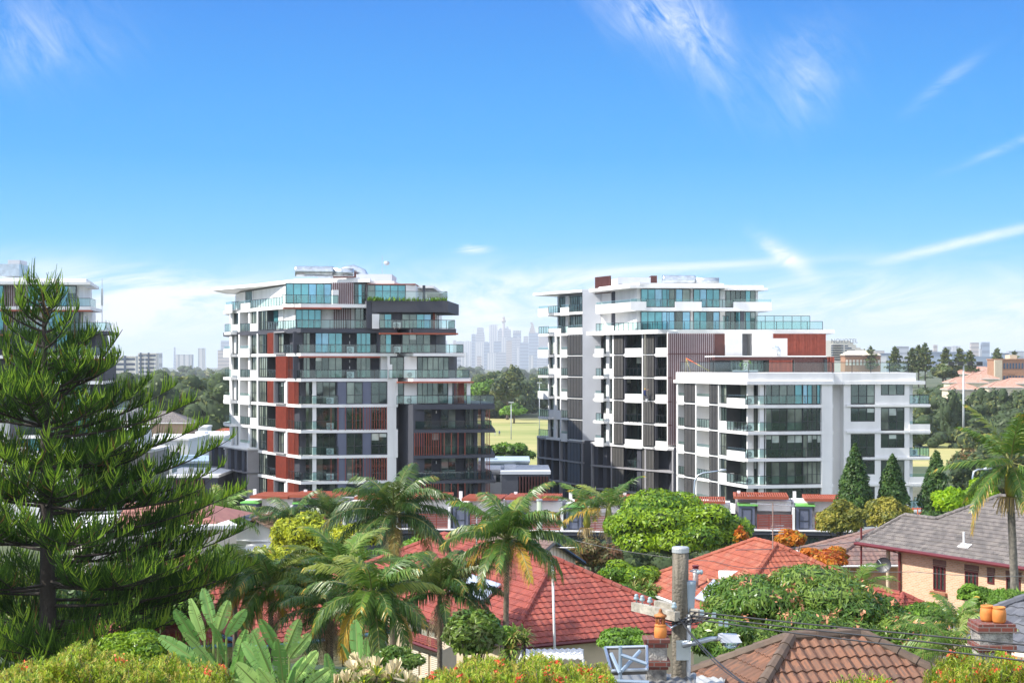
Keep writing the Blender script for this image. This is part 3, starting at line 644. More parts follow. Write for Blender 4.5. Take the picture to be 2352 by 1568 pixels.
# ---- left face
for k in range(-2,8):
    z0=lv[k]; z1=lv[k+1]-.37; zt=z1-.02; par=k%2==0
    zw=z0+.06
    if k==7:
        for a_,b_,n in ((405,505,4),(510,632,4),(640,760,5),(782,850,3)): win(FL,x1(a_),x1(b_),zw,9.9,-1.9,n,A,'rrd',back=-2.4)
        solid(FL,x1(160),x1(240),z0,.6,A); rail(FL,x1(240),x1(325),z0,.3,A,step=.8); solid(FL,x1(325),x1(458),z0,0.05,A); rail(FL,x1(460),x1(850),z0,0,A,step=1.0)
        continue
    if k>=2 or k==1:
        # little balcony past the corner, alternating open and solid
        u0=FL.u(x1(150 if par else 142),.9); uw=FL.u(x1(222),.9)
        if par:
            b=MB(); FL.box(b,u0,uw,z0-.35,z0,-.9,.9); b.build('balcony_slab',m_white,A); rail(FL,u0+.05,uw,z0,.85,A,step=.7,uu=True)
        else: 
            b=MB(); FL.box(b,u0,uw,z0-.35,z0,-.9,.9); b.build('balcony_slab',m_white,A); solid(FL,u0,uw,z0,.9,A,uu=True)
    # piers
    if k>=1:
        wallbox(FL,x1(212),x1(243),z0,z1,-2.2,-.05,m_white,A,'pier')
        wallbox(FL,x1(320),x1(334),z0-.02,z1+.02,-2.2,.04,m_white,A,'pier')
        if par:
            wallbox(FL,x1(243),x1(320),z0,z0+1.0,-2.2,-.02,m_white,A); win(FL,x1(245),x1(320),z0+1.0,zt,-.25,3,A,'rrd',back=-2.2)
            rail(FL,x1(338),x1(454),z0,-.03,A,step=.75)
        else:
            win(FL,x1(243),x1(270),zw,zt,-.25,1,A,'rd',back=-2.2); win(FL,x1(288),x1(320),zw,zt,-.25,1,A,'rd',back=-2.2); wallbox(FL,x1(270),x1(288),z0,z1,-2.2,-.1,m_white,A,'pier')
            solid(FL,x1(334),x1(452),z0,.25,A)
        wallbox(FL,x1(438),x1(462),z0,z1,-2.2,-.15,m_white,A,'pier')
        if par: wallbox(FL,x1(462),x1(542),z0,z0+.95,-2.2,-.02,m_white,A); win(FL,x1(462),x1(542),z0+.95,zt,-.3,3,A,'rrd',back=-2.2)
        else: win(FL,x1(462),x1(542),zw,zt,-.3,3,A,'rrd',back=-2.2,mid=.42)
        wallbox(FL,x1(542),x1(553),z0-.02,z1+.02,-2.2,.05,m_white,A,'pier')
    win(FL,x3(560),x3(655) if par else x3(640),zw,zt,-.12,4,A,'rrrd',back=-2.2,mid=.42)
    if k==6:
        win(FL,x1(667),x1(805),z0+.9,zt,-.9,2,A,'td',back=-2.4); wallbox(FL,x1(805),x1(860),z0,z1,-1.4,-.9,m_white,A,'column'); win(FL,x1(860),x1(950),zw,zt,-1.9,3,A,'rd',back=-2.5)
        rail(FL,x1(668),FL.u(x1(1030)) if 0 else x1(1022),z0,0,A,step=.9)
    elif par:
        win(FL,x3(660),x3(750),zw,zt,-1.6,1,A,'r',back=-2.3); rail(FL,x3(660),x3(755),z0,-.1,A,step=.7)
        slats(FL,x3(755),x3(882),z0-.02,z1+.02,.12,A,16,m_red,.09,m_red); slats(FL,x3(885),x3(975),z0,z1,.02,A,5,m_red,.06)
        rail(FL,x3(905),x3(1062),z0,0,A,step=.7)
    else:
        slats(FL,x3(655),x3(728),z0-.02,z1+.02,.08,A,9,m_red,.09,m_red)
        b=MB(); ua,ub=FL.u(x3(733),.25),FL.u(x3(858),.25)
        for q in ((ua,ub,z1-.02,z1+.12),(ua,ub,z0-.1,z0+.04),(ua,ua+.12,z0+.04,z1-.02)): FL.box(b,q[0],q[1],q[2],q[3],-1.5,.25)
        b.build('window_surround',m_mgrey,A); wallbox(FL,x3(742),x3(778),z0,z1,-1.2,-.05,m_cgrey,A); win(FL,x3(778),x3(850),z0+.1,z1-.1,-.2,2,A,'rd',back=-2.2,mid=.42)
        if k<=3:
            wallbox(FL,x3(858),x3(890),z0-.01,z1+.01,-.9,.06,m_white,A,'pier'); slats(FL,x3(893),x3(975),z0,z1,-.05,A,10,m_red,.09,m_red); slats(FL,x3(980),x3(1025),z0,z1,-.05,A,3,m_red,.06)
            rail(FL,x3(1030),x3(1066),z0,0,A,step=.7)
        else: win(FL,x1(865),x1(1040),zw,zt,-1.2,2,A,'rr',back=-2.3); rail(FL,x1(865),x1(1052),z0,0,A,step=.5)
# charcoal podium frame on the far left
PD=Fac((-41.2,213.3),(FL.pt(FL.u(x3(548)),1.3,0).x,FL.pt(FL.u(x3(548)),1.3,0).y))
for (z0,z1) in ((-13.7,-10.95),(-16.8,-13.85)):
    b=MB(); PD.box(b,0,PD.L,z1,z1+.16,-2.6,.1,1); PD.box(b,0,PD.L,z0-.15,z0,-2.6,.1,1)
    for f in (0,.42,.97): PD.box(b,PD.L*f,PD.L*f+.35,z0,z1,-2.4,.05,1)
    for f in (.03,.2,.46,.62,.8): PD.box(b,PD.L*f,PD.L*f+PD.L*.07,z0,z1,-2.0,-.2,0)
    PD.box(b,0,PD.L,z0,z1,-2.7,-2.3,0); b.build('podium_frame',[m_cgrey,m_mgrey],A)
    for f in (.12,.3,.72): win(PD,PD.L*f,PD.L*(f+.13),z0+.05,z1-.1,-1.2,2,A,'dt',uu=True,back=-2.3)
b=MB(); PD.box(b,-.05,PD.L,-10.79,-10.6,-2.6,.15); b.build('parapet',m_white,A)
# ---- front face of the left body
xc=Lb
for k in range(-2,8):
    z0=lv[k]; z1=lv[k+1]-.37; zt=z1-.02; zw=z0+.06; par=k%2==0
    if k<=3:
        wallbox(FF,x3(1195),x3(1240),z0,z1,-.75,-.25,m_white,A,'column')
        win(FF,x3(1085) if 0 else x3(1110),x3(1200),zw,zt,-2.0,2,A,'ddr',back=-2.3); win(FF,x3(1242),x3(1470),zw,zt,-2.0,3,A,'rdd',back=-2.3)
        rail(FF,x3(1072),x3(1498),z0,-.03,A,step=2.3)
        aircon(FF,x3(1405),z0,-1.2,A)
        wallbox(FF,x3(1495),x4(610),z0,z1,-2.2,-.12,m_bgrey,A)
        win(FF,x4(122),x4(315),zw,zt,-.05,2,A,'rdd',mid=.4,back=-.13); win(FF,x4(415),x4(605),zw,zt,-.05,2,A,'dd' if k!=1 else 'b',mid=.42,back=-.13)
        if par:
            slats(FF,x4(605),x4(715),z0,z1,.02,A,5,m_white,.22,m_brown)
            b=MB()
            for v in (20,110,195,238,285,325,365,395,425,455,480,512,540,555,575,600):
                u=FF.u(x4(v),.06); FF.box(b,u-.03,u+.03,z0-.05,z1+.05,-.02,.06)
            b.build('slat_screen',m_red,A); 
            b=MB(); u=FF.u(x3(1415),.03); FF.box(b,u-.03,u+.03,z0-.05,z1+.05,-.03,.03); u=FF.u(x3(1500),.03); FF.box(b,u-.03,u+.03,z0-.05,z1+.05,-.03,.03); b.build('slat_screen',m_red,A)
        else:
            wallbox(FF,x4(610),x4(690),z0,z1,-2.2,-.02,m_white,A); wallbox(FF,x4(690),x4(733),z0-.36,z1+.36,-2.2,.1,m_white,A,'pier')
    elif k in (4,5):
        wallbox(FF,x1(985),x1(1050) if k==4 else x1(1100),z0,z1,-2.0,-1.3,m_cgrey,A)
        win(FF,x1(1105),x1(1190),zw,zt,-2.0,2,A,'dr',back=-2.3)
        win(FF,x1(1250),x1(1580),zw,zt,-1.95,4,A,'ttu' if k==5 else 'dr',back=-2.3); win(FF,x1(1750),x2(420),zw,zt,-1.95,3,A,'tt' if k==5 else 'dr',back=-2.3)
        rail(FF,x1(1055) if k==5 else x1(1085),x2(490) if k==5 else x2(640),z0,-.03,A,step=1.9)
        aircon(FF,x1(1680),z0,-1.2,A); lamp(FF,x1(1668),z0+1.9,-2.19,A); lamp(FF,x1(1668),z0+1.15,-2.19,A)
        if k==5: wallbox(FF,x2(500),x2(533),z0,z1+.3,-2.2,.05,m_cgrey,A,'pier')
        else: wallbox(FF,x2(540),x2(622),z0,z1,-2.4,-1.0,m_white,A); wallbox(FF,x2(622),x2(652),z0,z1,-2,-.02,m_white,A,'pier')
    elif k==6:
        win(FF,x1(1015),x1(1325),zw,zt,-1.95,4,A,'ttu',back=-2.3); slats(FF,x1(1472),x1(1690),z0,z1,-1.9,A,8,m_brown,.11,m_pink)
        win(FF,x1(1735),x2(365),zw,zt,-1.9,2,A,'dd',back=-2.3); rail(FF,x1(1030),x2(520),z0,-.03,A,step=1.9)
        for xx in (x1(997),x1(1392)): lamp(FF,xx,z0+1.6,-2.19,A)
    else:
        win(FF,x1(895),x1(1450),zw,9.85,-1.9,6,A,'ttu',back=-2.3); slats(FF,x1(1462),x1(1715),z0,9.95,-1.5,A,10,m_brown,.11,m_pink)
        win(FF,x2(222),x2(358),zw,9.85,-1.6,3,A,'td',back=-2.3,mid=.4); rail(FF,x1(850),x1(1530),z0,-.03,A,step=1.6)
        wallbox(FF,x1(1462),x1(1535),z0,z0+1.7,-1.4,-.1,m_white,A,'screen_wall')
# ---- shaded side wall and the right wing
wallbox(FS,0,FS.L,-21,lv[3]-.6,-1.5,0,m_cgrey,A,uu=True)
wallbox(FR,x2(370),x2(500),lv[6],lv[7]-.95,-3,-1.2,m_cgrey,A)
for k in range(-2,8):
    z0=lv[k]; z1=lv[k+1]-.41; zt=z1-.02; zw=z0+.06; par=k%2==0; d=-1.85; bk=-2.0
    if k<=2:
        if par:
            win(FR,x4(945),x4(1138),zw,zt,d,2,A,'dd' if k!=0 else 'bd',back=bk); win(FR,x4(1245),x4(1423),zw,zt,d,2,A,'dr' if k!=0 else 'b',back=bk); lamp(FR,x4(1190),z0+1.9,-1.89,A)
            wallbox(FR,x4(917),x4(940),z0,z1,-1.9,-.02,m_cgrey,A,'pier')
        else:
            win(FR,x4(965),x4(1230),zw,zt,d,3,A,'dd',back=bk); win(FR,x4(1260),x4(1425),zw,zt,d,2,A,'r',back=bk)
            b=MB()
            for v in (935,963,990,1018,1045,1075,1102,1130,1160,1188,1215,1245,1285,1370,1450,1532):
                u=FR.u(x4(v),.05); FR.box(b,u-.035,u+.035,z0-.03,z1+.03,-.05,.05)
            b.build('slat_screen',m_red,A)
        win(FR,x4(1540),x4(1632),zw,zt,-1.3,4,A,'rd',back=bk)
        wallbox(FR,x4(1640),x4(1684),z0,z1,-1.6,-1.1,m_cgrey,A,'column'); wallbox(FR,x4(1728),x4(1768),z0,z1,-.9,-.4,m_cgrey,A,'column')
        slats(FR,x4(1688),x4(1725),z0,z1,-1.2,A,3,m_red,.06); slats(FR,x4(1775),x4(1835),z0,z1,-.4,A,3,m_red,.06)
        rail(FR,x4(940 if par else 878) if par else x4(925),x4(1845),z0,-.03,A,step=2.0,ends=(0,5))
    elif k==3:
        win(FR,x4(730),x4(806),zw,zt,d,1,A,'t',back=bk); wallbox(FR,x4(810),x4(960),z0,z1,-2.1,-1.6,m_white,A); win(FR,x4(965),x4(1332),zw,zt,d,6,A,'rrd',back=bk)
        wallbox(FR,x4(1335),x4(1380),z0,z1,-1.9,-1.4,m_white,A,'column'); slats(FR,x4(1400),x4(1480),z0,z1,-1.5,A,5,m_red,.06); wallbox(FR,x4(1455),x4(1523),z0,z1,-3,-2.4,m_red,A,'screen'); wallbox(FR,x4(1555),x4(1597),z0,z1,-.8,-.3,m_white,A,'column')
        rail(FR,x4(722),x4(1880),z0,-.03,A,step=1.7,ends=(0,6)); aircon(FR,x4(880),z0,-1.2,A)
    elif k==4:
        win(FR,x2(652),x2(822),zw,zt,d,2,A,'dr',back=bk); wallbox(FR,x2(825),x2(978),z0,z1,-2.1,-1.6,m_white,A); win(FR,x2(982),x2(1368),zw,zt,d,6,A,'drr',back=bk)
        rail(FR,x2(640),x2(1612),z0,-.03,A,step=1.6,ends=(0,6)); aircon(FR,x2(905),z0,-1.2,A); wallbox(FR,x2(630),x2(680),z0,z0+1.7,-1.5,-1.3,m_white,A,'screen_wall')
    elif k==5:
        win(FR,x2(530),x2(672),zw,zt,d,2,A,'t',back=bk); win(FR,x2(800),x2(1145),zw,zt,d,4,A,'tur',back=bk); rail(FR,x2(532),x2(1540),z0,-.03,A,step=1.8,ends=(0,6)); aircon(FR,x2(740),z0,-1.2,A)
    elif k==6:
        wallbox(FR,x2(430),x2(1170),z0,lv[7]-.96,-2.1,-1.7,m_cgrey,A); win(FR,x2(497),x2(675),zw,lv[7]-1.1,-1.6,2,A,'t',back=-1.75); win(FR,x2(797),x2(1155),zw,lv[7]-1.1,-1.6,4,A,'tur',back=-1.75)
        wallbox(FR,x2(1172),x2(1200),z0,lv[7]-.96,-2.4,-1.8,m_red,A,'screen'); 
        for v in (1218,1238): wallbox(FR,x2(v),x2(v+7),z0,lv[7]-.96,-1.2,-1.1,m_dark,A,'post')
        rail(FR,x2(525),x2(1438),z0,-.03,A,step=1.05,ends=(0,6)); aircon(FR,x2(740),z0,-.9,A); wallbox(FR,x2(437),x2(523),z0,z0+1.75,-.9,-.75,m_white2,A,'screen_wall')
    else:
        win(FR,x2(378),x2(842),zw,9.7,-1.9,5,A,'ttu',back=-2.2); wallbox(FR,x2(845),x2(965),z0,9.7,-2.4,-1.9,m_white,A); wallbox(FR,x2(1050),x2(1082),z0+.3,9.6,-.9,-.6,m_cgrey,A,'flue')
        rail(FR,x2(375),x2(1345),z0+.45,-.25,A,h=1.1,step=9,glass=m_clearf,ends=(0,7))
# plants in the planter
V=[];rg=np.random.default_rng(5)
for i in range(900):
    u=rg.uniform(FR.u(x2(380),-.1),FR.u(x2(1340),-.1)); 
    if rg.random()>(.9 if (u<FR.u(x2(560)) or u>FR.u(x2(1150))) else .25): continue
    p=np.array(FR.pt(u,-rg.uniform(.05,.4),lv[7]+.42)); t=rg.normal(size=3)*.1; t[2]=rg.uniform(.15,.5); s=rg.normal(size=3)*.05; V+=[p-s,p+s,p+t+s*.3,p+t-s*.3]
mesh_np('planter_grass',np.array(V),rg.integers(0,3,size=len(V)//4),F_bush,A)
# roof plant: these stand on the roof but belong to the building
b=MB(); p=FF.pt(FF.u(x1(1030)),-3,0); duct(b,(p.x,p.y,11.35),(1,.1,0),4.6,.62); b.obox((p.x+4.6,p.y,10.8),(2.4,.2,0),(0,1.2,0),(0,0,.9)); b.build('roof_duct',m_galv,A,smooth=True)
Y=196
def roofbox(x0_,x1_,y0_,y1_,Y,dd,m,name,par):
    a=P3(x0_,y1_,Y); c=P3(x1_,y0_,Y); b=MB(); b.box(a.x,c.x,Y,Y+dd,a.z,c.z); return b.build(name,m,par)
roofbox(731,775,619,645,199,5,m_galv,'plant_housing',A); 
b=MB(); a=P3(774,637,199); b.tube([(a.x,199.5,a.z),(a.x+.9,199.5,a.z+.9),(a.x+2,199.5,a.z+1.1),(a.x+3.2,199.5,a.z+.6),(a.x+3.7,199.5,a.z-.3)],.55,12); b.build('vent_bend',m_galv,A,smooth=True)
b=MB()
for i in range(26):
    a=P3(765+i*2.0,626.5,198); q=P3(765+i*2.0+1.5,645,198); b.box(a.x,q.x,198,198.1,q.z,a.z)
a=P3(765,627,198); q=P3(817,646,198); b.box(a.x,q.x,198.12,202,q.z,a.z); b.build('plant_screen',m_brown,A)
roofbox(818,900,629.5,652,197,8,m_lgrey,'lift_overrun',A)
b=MB(); a=P3(878,628,198); b.tube([a,a+Vector((0,0,2.2))],.03,5); c=a+Vector((.55,0,1.3)); 
b.lathe(c,[(.02,-.3),(.3,-.2),(.38,0),(.3,.2),(.02,.3)],10); b.build('antenna',m_steel,A)
# ================================================================ RIGHT TOWER
B=thing('apartment_building','white apartment block right of centre with dark louvred shutters and a lower terraced wing','building',(22,200,-21))
B1a,B1b=(5.0,228.0),(9.8,218.0); B2a,B2b=(10.95,212.0),(19.9,199.2); B3a,B3b=(20.9,197.6),(26.9,178.8); B4b=(37.05,180.6)
G1=Fac(B1a,B1b); G2=Fac(B2a,B2b); G3=Fac(B3a,B3b); G4=Fac(B3b,B4b); G5=Fac((38.3,181.6),(46.5,182.3))
GU=Fac((16.4,203.0),(34.5,204.2))      # front plane of the two set-back storeys
GP=Fac(B1b,(12.35,217.6))              # flat pale pier
lb={-2:-19.6,-1:-16.55,0:-13.5,1:-10.45,2:-7.48,3:-4.5,4:-1.5,5:1.47,6:4.5,7:7.45,8:10.25}
lw={-1:-16.8,0:-13.72,1:-10.66,2:-7.6,3:-4.55,4:-1.5}
# bodies
def pp(fc,u,d): q=fc.pt(u,d,0); return (q.x,q.y)
b=MB()
b.prism([pp(G1,0,-1.8),pp(G1,G1.L,-1.8),(12.6,219),(14,236),(9,240)],-21,10.0); b.prism([(B1b[0]+.05,B1b[1]+.05),(12.3,217.65),(15,232),(11,232)],-21,10.4)
b.build('core_wall',m_lgrey,B)
b=MB(); b.prism([(9.8,217.9),(12.35,217.5),(12.6,220),(10,220)],-10.5,10.45); b.build('pier',m_lgrey,B)
b=MB(); b.prism([(9.7,217.85),(12.4,217.45),(12.65,220),(10,220)],-21,-10.5); b.build('podium_wall',m_cgrey,B)
b=MB(); b.prism([pp(G2,0,-2.2),pp(G2,G2.L,-2.2),(34,205),(36,232),(16,236)],-21,4.15); b.build('core_wall',m_cgrey,B)
b=MB(); b.prism([pp(GU,0,-1.75),pp(GU,GU.u(x6(1172),-1.75),-1.75),(33,226),(14,232),(12.2,222),(12.2,218.2)],4.4,10.2); b.build('core_wall',m_white,B)
b=MB(); b.prism([pp(G3,0,-2.2),pp(G3,G3.L,-2.3),pp(G4,2.0,-2.2),pp(G4,G4.L,-2.2),(37.2,183),(46.3,184.5),(50,206),(24,210)],-21,-1.9); b.build('core_wall',m_white,B)
# slabs
for k in range(0,8):
    z=lb[k]
    b=MB(); 
    if k>=1: b.prism([pp(G1,-.1,0),B1b,(12,219),(13,236),(8.6,240)],z-.33,z); b.build('floor_slab',m_white,B)
    b=MB()
    if 1<=k<=5: b.prism([pp(G2,0,0),B2b,(21,199.4),(22,226),(14,226)],z-.33,z); b.build('floor_slab',m_white,B)
# the long slab carrying the set-back storeys
c0=pp(G2,-.7,.6); c1=pp(G2,G2.L-1.4,.6)
b=MB(); b.prism([c0,c1,(41.2,200.2),(42.5,222),(14,236),(11.4,219)],4.0,4.52); b.build('floor_slab',m_white,B)
# wall of the lower pair of storeys under it, facing front
FRT=Fac((20.0,199.0),(41.3,200.3))
slats(FRT,x6(10),x6(608),lb[1]+.3,4.0,.02,B,24,m_brown,.10,m_pink,name='batten_wall')
slats(FRT,x6(612),x6(750),-4,3.98,-.4,B,9,m_brown,.16,m_brown,name='batten_wall')
b=MB()
for z in (1.42,-1.6,-4.65,-7.65): FRT.box(b,FRT.u(x6(10)),FRT.u(x6(608) if z>0 else x6(60)),z-.05,z+.05,.0,.05)
b.build('slat_rail',m_brown,B)
wallbox(FRT,x6(752),x6(968),-3,3.98,-3,-.02,m_white,B); wallbox(FRT,x6(968),x6(1108),-3,3.98,-5,-3.6,m_lgrey,B); wallbox(FRT,x6(1108),x6(1372),-3,3.98,-4,-.02,m_white,B)
slats(FRT,x6(1372),x6(2045),-2,3.98,.1,B,46,m_red,.2,m_red,name='batten_wall'); wallbox(FRT,x6(1372),x6(2040),-3,3.95,-9,-.1,m_mgrey,B)
FP2=Fac((26.5,191.5),(43.5,192.3))
wallbox(FP2,x6(1183),x6(1550),1.15,3.25,-4,0,m_white,B,'lift_overrun')
b=MB(); FP2.box(b,FP2.u(x6(610)),FP2.u(x6(2045)),1.0,1.14,-7,.4); b.build('roof',m_white,B)
b=MB(); FP2.box(b,FP2.u(x6(610)),FP2.u(x6(1635)),.60,.98,-1.5,.1); b.build('awning',m_brown,B)
wallbox(FP2,x6(620),x6(1980),-1.4,.6,-6,-2.2,m_dark,B)
win(FP2,x6(815),x6(945),-.9,.6,-2.1,4,B,'rd'); wallbox(FP2,x6(985),x6(1060),-1,.6,-1.5,-1.0,m_white,B,'column'); win(FP2,x6(1065),x6(1320),-.9,.6,-2.1,5,B,'drd')
slats(FP2,x6(1322),x6(1610),-1,.98,.05,B,16,m_red,.28,m_red,name='batten_wall'); slats(FP2,x6(1640),x6(2070),-1,1.0,0,B,26,m_brown,.12,m_white,name='batten_wall'); slats(FP2,x6(2075),x6(2148),-1,1.0,.1,B,5,m_red,.3,m_red,name='batten_wall'); wallbox(FP2,x6(2030),x6(2068),-1,.7,.1,.4,m_dark,B,'post')
b=MB(); c=FP2.pt(FP2.u(x6(1430)),.5,1.15); b.tube([c,c+Vector((0,0,.7)),c+Vector((-.15,0,.95)),c+Vector((-.5,0,1.05)),c+Vector((-.75,0,.9))],.2,10); b.build('roof_vent',m_galv,B,smooth=True)
# ---- left face B1
for k in range(1,8):
    z0=lb[k]; z1=lb[k+1]-.34; zt=z1-.02; par=k%2==0; zw=z0+.05
    if k>=6:
        for a_,b_,n in ((470,555,4),(592,768,6)): win(G1,x5(a_),x5(b_),zw,zt-.05,-1.7,n,B,'rrb',back=-2)
        wallbox(G1,x5(556),x5(590),z0,z1,-2,-1.55,m_white,B,'pier')
        if k==7: solid(G1,x5(203),x5(330),z0,.9,B,end=0); rail(G1,x5(338),x5(490),z0,0,B,step=.8); solid(G1,x5(492),x5(603),z0,0,B); rail(G1,x5(605),x5(768),z0,0,B,step=.8)
        else: rail(G1,x5(212),x5(335),z0,.9,B,step=.8); solid(G1,x5(330),x5(500),z0,0,B); rail(G1,x5(500),x5(592),z0,0,B,step=.7); solid(G1,x5(592),x5(772),z0,0,B)
        b=MB(); G1.box(b,G1.u(x5(203),.9),G1.u(x5(338),.9),z0-.33,z0,-1.8,.9); b.build('balcony_slab',m_white,B)
        continue
    if k>=2:
        b=MB(); G1.box(b,G1.u(x5(203),.9),G1.u(x5(335),.9),z0-.33,z0,-1.8,.9); b.build('balcony_slab',m_white,B)
        if par: rail(G1,x5(208),x5(335),z0,.87,B,step=.7)
        else: solid(G1,x5(200),x5(335),z0,.92,B)
    elif k==1: rail(G1,x7(195),x7(318),z0,0,B,step=.7)
    win(G1,x5(342),x5(402),zw+(1.0 if par else 0),zt,-.2,2,B,'rd',back=-1.9,mid=None if par else .35); wallbox(G1,x5(402),x5(440),z0,z1,-1.5,-.02,m_white,B,'pier'); win(G1,x5(440),x5(485),zw+(1.0 if par else 0),zt,-.2,2,B,'dr',back=-1.9)
    if par: wallbox(G1,x5(342),x5(485),z0,z0+1.0,-1.8,-.03,m_white,B)
    wallbox(G1,x5(485),x5(498),z0-.02,z1+.02,-1.8,.05,m_white,B,'pier'); wallbox(G1,x5(330),x5(342),z0,z1,-1.8,-.01,m_white,B,'pier')
    if par: rail(G1,x5(500),x5(580),z0,0,B,step=.6)
    else: solid(G1,x5(498),x5(578),z0,.05,B)
    louvre(G1,x5(582),x5(768),z0-.05,z1+.1,.1,B,5)
b=MB(); e=pp(G1,G1.L,.1); b.prism([pp(G1,-2.4,1.0),e,(12,219),(8,236)],10.15,10.5); b.build('roof',m_white,B)
# ---- B2 long louvred face
for k in range(1,6):
    z0=lb[k]; z1=lb[k+1]-.34 if k<5 else 4.0; zt=z1-.02; par=k%2==0; zw=z0+.05
    b=MB(); G2.box(b,G2.u(x5(935),.8),G2.u(x5(1045),.8),z0-.33,z0,-2.2,.8); b.build('balcony_slab',m_white,B)
    if par: rail(G2,x5(950),x5(1045),z0,.77,B,step=.7)
    else: solid(G2,x5(935),x5(1045),z0,.82,B)
    win(G2,x5(1048),x5(1080),zw+(1 if par else 0),zt,-.2,1,B,'d',back=-2.2,mid=.4); wallbox(G2,x5(1080),x5(1115),z0,z1,-1.6,.02,m_white2,B,'pier'); win(G2,x5(1115),x5(1158),zw+(1 if par else 0),zt,-.2,1,B,'d',back=-2.2,mid=.4)
    if par: wallbox(G2,x5(1045),x5(1160),z0,z0+1.0,-1.8,-.03,m_white,B)
    wallbox(G2,x5(1160),x5(1178),z0-.02,z1+.02,-2.2,.05,m_white,B,'pier')
    louvre(G2,x5(1180),x5(1300),z0-.05,z1+.12,.1,B,3)
    wallbox(G2,x5(1300),x5(1325),z0-.33,z1,-.4,-.06,m_cgrey,B,'pier')
    win(G2,x5(1335),x5(1535),zw,zt,-2.05,3,B,'ddr',back=-2.2)
    if par: rail(G2,x5(1330),x5(1540),z0,0,B,step=.75)
    else: solid(G2,x5(1325),x5(1540),z0,.08,B)
    wallbox(G2,x5(1542),x5(1556),z0-.3,z1+.1,-.3,.08,m_white,B,'pier')
    louvre(G2,x5(1560),x5(1698),z0-.05,z1+.12,.1,B,4); wallbox(G2,x5(1698),x5(1720),z0-.33,z1,-.4,-.06,m_cgrey,B,'pier')
    win(G2,x5(1728),x5(1860),zw,zt,-2.05,2,B,'dd',back=-2.2)
    if par: rail(G2,x5(1722),x5(1862),z0,0,B,step=.75)
    else: solid(G2,x5(1720),x5(1865),z0,.08,B)
    wallbox(G2,x5(1865),x5(1880),z0-.33,z1+.3,-2.2,.1,m_white,B,'pier')
# charcoal podiums
P1=Fac((3.75,231.3),(9.85,217.7)); P2=Fac((10.75,212.6),(20.55,198.4)); PE=Fac((20.55,198.4),(21.0,198.4))
for fc,nb,lou in ((P1,3,(.73,.98)),(P2,3,(.27,.43))):
    b=MB(); fc.box(b,0,fc.L,-10.62,-10.42,-3,.12); b.build('parapet',m_white,B)
    for (z0,z1) in ((-13.5,-10.85),(-16.6,-13.7),(-19.7,-16.8)):
        b=MB(); fc.box(b,0,fc.L,z1,z1+.22,-2.6,.1,1)
        for f in (0,.5 if fc is P1 else .25,.66 if fc is P2 else .97,.975): fc.box(b,fc.L*f,fc.L*f+.28,z0,z1,-2.4,.05,1)
        for f in (.03,.14,.3,.56): fc.box(b,fc.L*f,fc.L*f+fc.L*.05,z0,z1,-2.0,-.1,0)
        fc.box(b,.1,fc.L-.1,z0,z1,-2.7,-2.35,0); b.build('podium_frame',[m_cgrey,m_mgrey],B)
        win(fc,fc.L*.08,fc.L*.22,z0+.05,z1-.05,-1.6,2,B,'dr',uu=True,back=-2.3); win(fc,fc.L*.36,fc.L*.49,z0+.05,z1-.05,-1.4,2,B,'du',uu=True,back=-2.3)
b=MB(); b.prism([(20.5,198.35),(21.6,198.3),(22.5,206),(20,206)],-21,-10.45); b.build('podium_wall',m_cgrey,B)
for z0,z1 in ((-13.5,-10.85),(-16.6,-13.7)):
    louvre(P1,x7(532),x7(685),z0,z1,.0,B,4); louvre(P2,x7(1068),x7(1205),z0,z1,.0,B,4); louvre(P2,x7(1420),x7(1565),z0,z1,.0,B,4); win(P2,x7(1240),x7(1395),z0,z1,-1.2,2,B,'dd',back=-2.3); rail(P2,x7(1245),x7(1395),z0,-.1,B,step=.7)
b=MB(); q=pp(P2,-1.0,.4); 
# ---- set back storeys
for k in (6,7):
    z0=lb[k]; zt=(lb[7]-.45) if k==6 else 9.95; zw=z0+.05
    win(GU,x5(1530),x5(1985),zw,zt,-1.6,5,B,'ttu',back=-1.8); win(GU,x6(0)-1,x6(300),zw,zt,-1.6,3,B,'tru',back=-1.8); win(GU,x6(340),x6(678),zw,zt,-1.6,4,B,'tut',back=-1.8); win(GU,x6(755),x6(1140),zw,zt,-1.65,6,B,'tdr',back=-1.8)
    GS=Fac((12.6,213.5),(16.55,204.4))
    wallbox(GS,0,GS.L,z0,zt+.1,-1.5,-.9,m_white,B,uu=True); win(GS,GS.L*.45,GS.L*.97,zw,zt-.05,-.8,6,B,'rrb',uu=True,back=-1); wallbox(GS,GS.L*.05,GS.L*.22,z0,zt,-.95,-.8,m_cgrey,B,uu=True)
    for xx in (x5(1512),x6(322)): lamp(GU,xx,z0+1.9,-1.72,B)
GT=Fac((12.0,213.8),(16.6,202.8))
b=MB(); b.prism([pp(GT,-.3,.5),pp(GT,GT.L,.55),pp(GU,GU.u(x6(1355),.3),.3),(33,214),(13,222)],lb[7]-.45,lb[7]); b.build('floor_slab',m_white,B)
solid(GT,-.3,GT.L,lb[7],.5,B,uu=True,zlow=.4); solid(GU,GU.u(x5(1398),.45),GU.u(x5(1600),.45),lb[7],.45,B,uu=True,zlow=.4); rail(GU,x5(1600),x5(1970),lb[7],.3,B,step=1.6); solid(GU,x5(1970),x6(100)+0,lb[7],.45,B) if 0 else None
rail(GU,x6(5),x6(100),lb[7],.3,B,step=1.3); solid(GU,x6(104),x6(445),lb[7],.45,B); rail(GU,x6(445),x6(850),lb[7],.3,B,step=1.5); solid(GU,x6(855),x6(1350),lb[7],.45,B); solid(GU,x5(1970),x6(0)+0.01 if 0 else x5(2060),lb[7],.43,B)
rail(G2,x5(950),x5(1045),lb[6],.5,B,step=.7); solid(G2,x5(1048),x5(1180),lb[6],.5,B); rail(G2,x5(1182),x5(1870),lb[6],.5,B,step=1.0)
